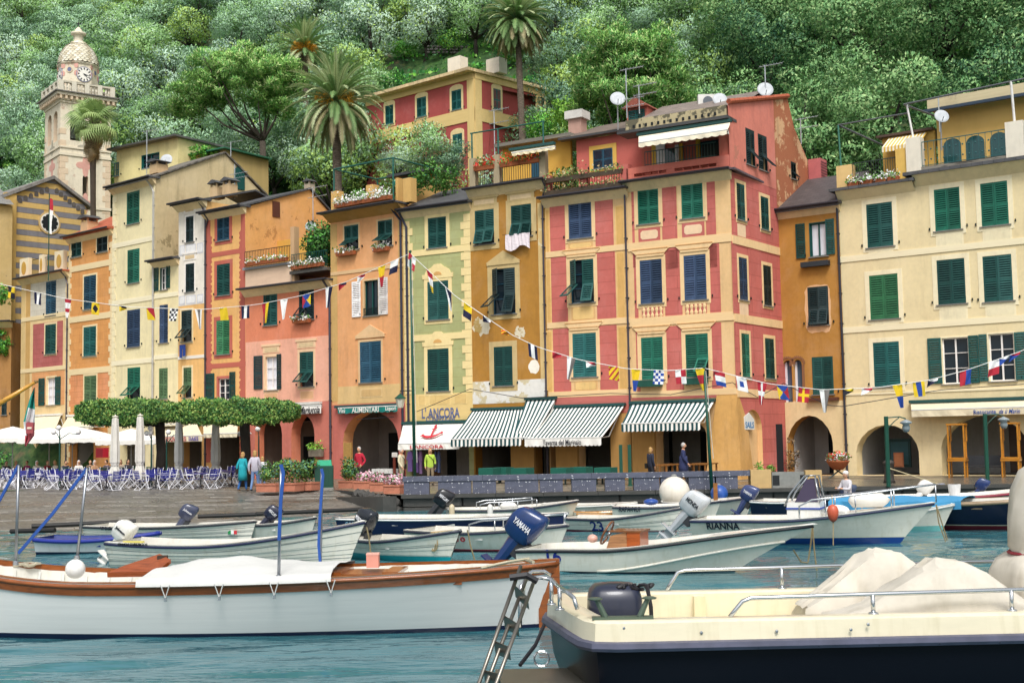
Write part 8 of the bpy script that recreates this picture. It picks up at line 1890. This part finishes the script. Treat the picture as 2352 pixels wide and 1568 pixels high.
bunting('line of signal flags from the square up to the tall green flagpole',[(-40,640),(0,652),(150,686),(297,705),(462,711),(588,700),(691,679.5),(794,648),(942,582)],58,50.4,fx(0,[(85,'q:ky','s'),(280,'v:nwn','s'),(498,'h:rwrw','p'),(700,'o:yk','s'),(900,'d:ny','t'),(1100,'d:ry','s'),(1283,'c:wk','s'),(1460,'v:wgw','p'),(1640,'v:yy','s'),(1805,'v:nwn','s')])+fx(1,[(70,'v:ry','p'),(207,'v:ww','p'),(370,'x:ryb','s'),(537,'v:wn','p'),(637,'d:nr','t'),(772,'d:rw','t'),(925,'h:yr','p'),(1020,'h:wn','s')]))
bunting('line of signal flags between the two green flagpoles',[(942,582),(1047,681),(1175,768.5),(1235,797),(1326,825),(1441,847),(1535,851),(1617,845)],50.4,48.2,fx(1,[(1150,'q:rw','s'),(1275,'h:rwy','p'),(1415,'d:nw','p'),(1560,'h:yn','s'),(1697,'d:wn','t'),(1830,'s:oy','t')])+fx(2,[(150,'v:nwn','s'),(330,'v:rr','t'),(437,'v:wg','p'),(578,'d:rw','t'),(747,'s:yr','s'),(910,'h:yb','p'),(1080,'c:bw','s'),(1238,'q:wr','s'),(1380,'h:yry','p')]))
bunting('line of signal flags running from the corner buttress flagpole past the cream house',[(1617,845),(1764,881),(1886,895),(2014,890),(2133,873),(2226,848),(2352,804),(2420,770)],48.2,45,fx(2,[(1527,'h:rwb','s'),(1683,'i:wb','s'),(1838,'+:rw','p')])+fx(3,[(105,'x:yrb','s'),(265,'+:ry','s'),(415,'v:wg','p'),(590,'d:yk','t'),(728,'d:rw','t'),(950,'h:yb','p'),(1105,'v:yby','s'),(1210,'d:wn','t'),(1455,'v:rb','s'),(1665,'h:wr','s'),(1740,'d:wb','t'),(1815,'d:rb','t')]))
#  roof clutter
def dish(x,y,Y,rpx,label,h=1.0,az=0):
 c=atY(x,y,Y);r_=rpx/ppm(Y);o=thing('satellite_dish',label,'satellite dish',c,az);m=MB();m.lathe([(.02,0),(r_*.5,.04*r_*2),(r_,.2*r_),(r_*.98,.23*r_),(r_*.5,.1*r_),(.02,.05)],plain('b4b8bc',.5),n=22);q=m.obj('reflector',o,smooth=True);q.rotation_euler=(RAD(72),0,0);MB().tube([(0,.05,0),(0,.12,-.4),(0,.15,-h-.4)],.035,plain('a0a0a0',.4,.5),6).obj('mast',o);MB().tube([(0,-.05,-r_*.8),(0,-r_*.9,-r_*.2)],.018,plain('303438'),5).obj('feed_arm',o)
def antenna(x,y0,y1,Y,label,ys=(0,.35),n=8):
 a=atY(x,y0,Y);c=atY(x,y1,Y);h=c.z-a.z;o=thing('antenna',label,'antenna',a);wm_=plain('c0c4c8',.4,.6);MB().tube([(0,0,-.5),(0,0,h)],.03,wm_,6).obj('mast',o)
 for k,d in enumerate(ys):
  z=h-d-.1;m=MB();m.tube([(-.3,0,z),(.9,-.1,z+.18)],.018,wm_,4)
  for j in range(n):f=j/(n-1);px=-.3+1.2*f;m.tube([(px,-.3,z+.18*f),(px,.3,z+.18*f)],.011,wm_,4)
  m.obj('aerial',o)
RB_=66
for a in(T(2,722,680)+(RB_-1,18,'grey satellite dish beside the tall antenna above the dormer',1.2),T(2,1420,685)+(RB_-2,17,'white satellite dish on the slate roof of the corner house',.6),T(2,1730,618)+(RB_-2,19,'satellite dish at the peak of the corner house roof',.5),T(3,1185,800)+(60,17,'satellite dish behind the cream house roof terrace',1.2),T(0,1140,1095)+(88,14,'dark satellite dish against the yellow back house',1.0),T(1,375,1550)+(75,13,'satellite dish over the coral house balcony',1.2)):dish(*a)
for a in((T(2,785,0)[0],250,158,65,'tall antenna with several aerials above the dormer',(0,1.6,2.0)),(T(2,870,0)[0],240,195,65,'short antenna with comb aerials over the dormer',(0,.5)),(T(2,1735,0)[0],215,150,64,'antenna on the peak of the corner house',(0,)),(T(3,1172,0)[0],280,222,61,'antenna behind the cream house terrace',(0,)),(T(0,1003,0)[0],400,300,86,'antenna on the tall cream house',(0,2.6)),(T(0,1605,0)[0],440,378,84,'antenna over the white panel house',(.6,.9)),(T(0,1578,0)[0],350,326,90,'thin antenna on the gable of the tall cream house',(0,)),(T(1,390,0)[0],500,430,79,'antenna on the orange gable wall',(0,.6)),(T(1,1632,0)[0],350,252,76,'slender antenna beside the red villa',(0,.8)),(T(3,225,0)[0],310,272,66,'antenna behind the weathered gable',(0,.5))):antenna(*a)
o=thing('air_conditioner','white air conditioner with a round fan on the corner house roof','air conditioner',atY(*T(2,1340,715),65));MB().box(-.5,0,-.2,.5,.35,.55,plain('d8d6d0')).obj('case',o);MB().lathe([(.26,0),(.26,.02)],plain('5a6068'),n=16).obj('fan',o,loc=(0,-.01,.18)).rotation_euler=(RAD(90),0,0)
u0,z0,u1,z1=b10.rect((1168,538,1224,577));m=MB();N=10
for i in range(N):
 for j in range(5):
  q=lambda i,j:(lerp(u0,u1,i/N),-.3-.05*math.sin(i*1.9+j*.5),z1-(z1-z0)*j/5*(.85+.15*math.sin(i*.7)));m.quad(q(i,j),q(i+1,j),q(i+1,j+1),q(i,j+1),cloth('e8dce0'))
o=thing('laundry','white sheet hung to dry below the ochre house window','laundry',b10.root.location,b10.root.rotation_euler[2]);m.obj('sheet',o);MB().tube([(u0-.2,-.3,z1),(u1+.2,-.3,z1)],.012,IRON,4).obj('line',o)
u0,z0,u1,z1=b5.rect(M(0,1345,1045,1385,1140));o=thing('laundry','blue trousers drying under a window of the white panel house','laundry',b5.root.location,b5.root.rotation_euler[2]);m=MB();m.box(u0,-.28,z1-.3,u1,-.22,z1,cloth('24408a'));m.box(u0,-.28,z0,u0+(u1-u0)*.4,-.22,z1-.3,cloth('24408a'));m.box(u1-(u1-u0)*.4,-.28,z0+.1,u1,-.22,z1-.3,cloth('24408a'));m.obj('trousers',o)
for q,b_,l_ in((M(1,610,352,745,390),b8,'white flowers under the tilted shutters of the peach house by the coral house'),(M(1,880,318,990,360),b8,'white flowers under the tilted shutters of the peach house by the green house'),(M(1,290,832,415,885),b7,'white flowers on the sill of the coral house')):
 u0,z0,u1,z1=b_.rect(q);flower_box(b_.world((u0+u1)/2,-.2,z0),b_.root.rotation_euler[2],u1-u0,l_,PETW,n=170,spread=.3)
for q in(M(2,942,1305,1110,1352),M(2,1275,1290,1445,1335)):u0,z0,u1,z1=b12.rect(q);o=MB();o.box(u0,-.35,z0,u1,-.03,z1,plain('0f4a3c'));o.obj('window_planter',b12.root)
for pts,Y in(([(820,963),(905,957)],69),([(957,945),(1080,893),(1200,914),(1400,903),(1540,906),(1682,878),(1740,912),(1800,880)],61.5),([(1800,880),(1900,930),(1935,933),(2160,895),(2352,882)],57)):
 tag(MB().tube([atY(x,y,along(1690,59.7,-3700,x)if x<1690 else Y)for x,y in pts],.018,plain('20222a'),4).obj('wire'),'black electric cable strung along the house fronts at %d metres'%Y if False else 'thin black electric cable sagging along the house fronts','cable','cables along the fronts')
 #  quay side things
def planter(x0,x1,y0,y1,label,kind,group=None):
 a=atZ(x0,y1,QZ);c=atZ(x1,y1,QZ);w_=(c-a).length;h=(y1-y0)/ppm(a.y)*.98;o=thing('terracotta_planter',label,'planter',a,math.atan2(c.y-a.y,c.x-a.x),group);m=MB();m.box(.01,0,0,w_-.01,.7,h*.8,TERRA2);m.box(-.01,-.03,h*.8,w_+.01,.73,h,TERRA2);m.obj('box',o)
 g=np.random.default_rng(int(x0));n=900 if kind=='b' else 700;hh=.95 if kind=='b' else.3
 cs=[(g.uniform(.1,w_-.1),g.uniform(.1,.6),h+hh*g.uniform(.15,.9))for _ in range(12)];P,N=clump_points(g,cs,[.26 if kind=='b' else.16]*12,n//12)
 new('plants',leafmesh('plants',P,.11,[GRN,leaf('1c4430','54806a'),leaf('3c5c28','8a9a48')]if kind=='b' else[GRN,PETP,PETW],[.4,.4,.2]if kind=='b' else[.2,.55,.25],.7,int(x0),N),o)
TERRA2=stone('c07c62','9a5c46',3,.8)
for k,q in enumerate(((0,1010,183,1088,'b'),(190,1005,358,1082,'b'),(362,997,510,1074,'b'),(755,982,890,1054,'b'),(893,988,1040,1062,'f'),(1043,1000,1168,1082,'f'),(1170,1020,1322,1104,'f'))):
 a=L(1,q[0],q[1],q[2],q[3]);planter(a[0],a[2],a[1],a[3],'terracotta box planter of leafy green shrubs' if q[4]=='b' else 'terracotta box planter of pink flowers by the parapet end',q[4],'shrub planters on the square' if q[4]=='b' else 'pink flower planters')
a=atZ(*L(1,625,1066),QZ);o=thing('litter_bin','square dark green litter bin between the planters','litter bin',a,.1);m=MB();m.box(-.4,-.1,.08,.4,.6,1.05,plain('0f4a3a'));m.obj('bin',o);MB().box(-.42,-.12,0,.42,.62,.09,plain('8a8a84')).obj('base',o)
for k in range(6):MB().box(-.36+k*.13,-.115,.16,-.27+k*.13,-.1,1.0,plain('0c4034')).obj('slat',o)
m=MB();m.add([(-.35,0,1.05),(.35,0,1.05),(.3,.5,1.3),(-.3,.5,1.3)],[(0,1,2,3)],plain('2f9a74'));m.obj('liner_bag',o)
u0,z0,u1,z1=b7.rect(L(1,525,715,645,762));flower_box(b7.world((u0+u1)/2,-.3,z0),b7.root.rotation_euler[2],u1-u0,'stone wall trough of bright green plants beside the pink arcade',leaf('4a8a2c','9ac850'),n=240,spread=.4,trough=stone('8a8070'),h=.45)
def px_box(b_,name,q,dep,th,m_,label,cat,n=0,m2=None):
 u0,z0,u1,z1=b_.rect(q,dep);o=thing(name,label,cat,b_.world(u0,dep,max(z0,.01)),b_.root.rotation_euler[2]);m=MB();w_,h=u1-u0,z1-max(z0,.01)
 if n:
  for k in range(n):m=MB();m.box(w_*k/n,0,0,w_*(k+.86)/n,th,h,m_);m.obj('piece',o)
 else:m.box(0,0,0,w_,th,h,m_);m.obj('body',o);MB().box(w_*.1,-.012,h*.1,w_*.9,-.002,h*.9,m2 or m_).obj('face',o)
 return o
px_box(b8,'bamboo_blind',L(1,805,635,875,862),-.4,.1,wood('b08a4c'),'rolled bamboo blind leaning on the pink arcade pillar','blind',6)
px_box(b8,'postcard_rack',L(1,1062,875,1258,918),-1.0,.5,plain('d8d8d4'),'low rack of postcards in front of the pink arcade','rack',5)
px_box(b8,'notice_post',L(1,1248,725,1295,768),-1.4,.06,plain('e8e6e2'),'small white notice on a brown post outside the arcade','sign',0,plain('d8d0c8'));u0,z0,u1,z1=b8.rect(L(1,1262,768,1282,960),-1.37);MB().box(u0,-1.4,0,u1,-1.34,z1,wood('6a2c1c')).obj('post',bpy.data.objects['notice_post'],loc=tuple(-v for v in(b8.rect(L(1,1248,725,1295,768),-1.4)[0],-1.4,max(b8.rect(L(1,1248,725,1295,768),-1.4)[1],.01))))
px_box(b3,'post_box',L(0,880,682,950,772),-1.2,.4,plain('b01c30'),'red post box on the wall behind the folded umbrellas','post box',0,plain('8a1424'))
for k,(x0,x1,c)in enumerate(((1388,1448,'9a7ac8'),(1470,1500,'8a6ab0'),(1500,1530,'b08ac0'),(1640,1665,'5a6a9a'),(1668,1695,'6a7aa8'))):
 u0,z0,u1,z1=b9.rect(L(1,x0,710,x1,900+10*(k%3)),-.3);o=thing('hanging_shirt','lilac or blue shirt hanging under the anchor awning','shirt',b9.world((u0+u1)/2,-.3,z0),b9.root.rotation_euler[2],'shirts on show at the anchor shop');w_,h=(u1-u0)/2,z1-z0;m=MB();m.prism([(-w_*.7,0),(w_*.7,0),(w_*.6,h*.6),(w_*1.1,h*.55),(w_*.6,h*.95),(0,h),(-w_*.6,h*.95),(-w_*1.1,h*.55),(-w_*.6,h*.6)],-.05,.05,cloth(c));m.obj('cloth',o);MB().tube([(0,0,h),(0,0,h+.2)],.012,IRON,4).obj('hook',o)
TW=wood('8a5a28');GC=cloth('0f5a4c')
def table(p,w_,d,h,top,label,cloth_=False,group=None):
 o=thing('tavern_table',label,'table',p,-.5,group);m=MB();m.box(-w_/2,-d/2,h-.05,w_/2,d/2,h,top);m.obj('table_top',o)
 for sx in(-1,1):
  for sy in(-1,1):MB().box(sx*w_*.42-.035,sy*d*.42-.035,0,sx*w_*.42+.035,sy*d*.42+.035,h-.05,top if not cloth_ else IRON).obj('leg',o)
 if cloth_:MB().box(-w_/2-.02,-d/2-.02,h*.4,w_/2+.02,d/2+.02,h+.01,GC).obj('tablecloth',o)
for x,Y in((1120,60),(1150,60.5),(1195,58.6),(1285,57.5),(1330,58.5),(1385,56.5)):table(pg(x,Y),.75,.75,.74,TW,'tavern table covered with a dark green cloth',True,'green clothed tables')
for x,Y in((1510,55.5),(1535,57),(1598,56),(1612,57.5)):table(pg(x,Y),1.0,.8,.85,TW,'bare wooden tavern table behind the parapet',False,'wooden tavern tables')
for x in(1420,1440):o=thing('barrier_post','dark green wooden barrier post in front of the tavern pillar','post',pg(x,54),0,'green barrier posts');MB().box(-.07,-.05,0,.07,.05,1.75,GP_).obj('plank',o);MB().box(-.1,-.08,0,.1,.08,.05,GP_).obj('foot',o)
p=atZ(1926,1098,QZ);o=thing('flower_bowl','terracotta bowl of red and white flowers on a crossed stand','flower pot',p);o.scale=(.72,)*3;MB().lathe([(.3,.55),(.55,.8),(.72,1.05),(.76,1.12),(.7,1.12)],TERRA,n=18).obj('bowl',o,smooth=True);m=MB()
for s in(-1,1):m.tube([(s*.65,-.1,0),(-s*.55,.1,.85)],.05,plain('16302c'),6)
m.obj('stand',o);g=np.random.default_rng(8);P,N=clump_points(g,[(x,y,1.2+.25*(1-abs(x)))for x in(-.5,-.25,0,.25,.5)for y in(-.25,.1)],[.28]*10,90);new('flowers',leafmesh('flowers',P,.12,[GRN,PETR,PETW],[.35,.35,.3],.8,4,N),o)
bush('clipped_plant','round bright green potted plant on the tan wall end','plant',atY(1752,1080,49)-Vector((0,0,.2)),.42,.35,.25,700,.1,[GRN,leaf('3a7a2c','7ab04a')],[.4,.6],91)
bush('wall_climber','bare twiggy climber by the first pointed arch','climber',b13.world(.5,-.3,.2),.4,.3,1.0,260,.14,[leaf('6a5a48','8a7a60')],None,92)
def quay_lamp(x0,y0,x1,y1,Y,label):
 a=atY(x0,y0,Y);a.z=QZ;c=atY(x1,y1,Y);o=thing('quay_lamp',label,'street lamp',a);d=c-a;MB().tube([(0,0,0),d],.085,GP_,8).obj('post',o);m=MB();m.tube([d+Vector((0,0,-.05)),d+Vector((.5,0,-.02)),d+Vector((.75,0,-.1))],.025,GP_,5);m.tube([d+Vector((0,0,-.5)),d+Vector((.3,0,-.2)),d+Vector((.5,0,-.05))],.02,GP_,5);m.obj('bracket',o);MB().lathe([(.02,0),(.22,-.1),(.24,-.14),(.12,-.2),(.16,-.34),(.1,-.48),(.02,-.5)],glass('8a9498'),(d.x+.75,d.y,d.z-.12),12).obj('lantern',o,smooth=True)
quay_lamp(2041,1112,2035,956,48.4,'green quay post with a hanging lantern next to the bollard');quay_lamp(2268,1095,2262,950,51.5,'green quay post with a lantern in front of the stacked restaurant furniture')
p=atZ(2041,1110,QZ);o=thing('bollard','dark iron mooring bollard at the foot of the quay lamp','bollard',p+Vector((.12,.3,0)));MB().lathe([(.26,0),(.2,.15),(.17,.7),(.22,.78),(.24,.86),(.1,.95)],plain('3a3430',.6),n=14).obj('body',o,smooth=True);MB().tube([(0,-.2,.6),(1.2,-1.4,.1),(1.9,-2.2,-.2)],.025,plain('b8ac88'),6).obj('rope',o)
YWD=wood('b8781c')
def stool(p,rz,flip,label):
 o=thing('wooden_stool_table',label,'table',p,rz,'stacked wooden tables under the restaurant arch');h=.8;z=lambda v:h-v if flip else v;m=MB();m.box(-.4,-.4,min(z(.72),z(.8)),.4,.4,max(z(.72),z(.8)),YWD);m.obj('table_top',o)
 for sx in(-1,1):
  for sy in(-1,1):MB().box(sx*.34-.035,sy*.34-.035,min(z(0),z(.72)),sx*.34+.035,sy*.34+.035,max(z(0),z(.72)),YWD).obj('leg',o)
for x,Y in((2190,57.4),(2312,56.2)):
 b0=Vector(pg(x,Y));stool(b0,-.5,False,'yellow wooden table standing under the restaurant arch');stool(b0+Vector((0,0,.81)),-.45,True,'yellow wooden table stacked upside down under the restaurant arch');stool(b0+Vector((.02,0,1.62)),-.5,False,'yellow wooden table on top of the stack under the restaurant arch')
o=thing('bench','dark slatted bench inside the restaurant arch','bench',pg(2250,57.6),-.5);MB().box(-.9,-.2,.42,.9,.25,.47,plain('2a2c30')).obj('seat',o);MB().box(-.9,.25,.5,.9,.3,.95,plain('2a2c30')).obj('backrest',o)
for s in(-1,1):MB().box(s*.75-.03,-.15,0,s*.75+.03,.2,.42,plain('2a2c30')).obj('leg',o)
px_box(b14,'poster_case',L(3,1110,600,1310,860),2.4,.1,plain('1f4a50'),'dark glazed poster case inside the first wide arch','display case',0,plain('3a6a78'));px_box(b14,'orange_poster',L(3,1155,725,1245,858),1.6,.04,plain('b06a48'),'orange painted poster board leaning in the wide arch','poster',0,plain('c07a54'))
o=thing('wall_lantern','green wall lantern on an iron bracket beside the shop sign','lantern',atY(*L(1,1325,245),67.5));MB().lathe([(.03,.35),(.3,.12),(.3,.08)],GP_,n=8).obj('hood',o);MB().lathe([(.26,.08),(.16,-.4),(.05,-.42)],glass('c8c8b8'),n=6).obj('glass',o);MB().tube([(0,0,.35),(0,0,.5),(.7,.1,.5),(.7,.1,.1)],.03,IRON,5).obj('bracket',o)
o=thing('church_flag','red and white flag hanging limp on a pole before the rose window','flag',atY(112,580,88));MB().tube([(0,0,-2),(0,0,4.2)],.035,GP_,6).obj('pole',o);m=MB()
for k in range(6):
 z0=3.9-.42*k;m.add([(0,0,z0),(.22+.06*math.sin(k),.05,z0-.1),(.2+.06*math.sin(k+1),.06,z0-.5),(0,0,z0-.42)],[(0,1,2,3)],KM['r' if k in(0,1)else 'w'])
m.obj('cloth',o)
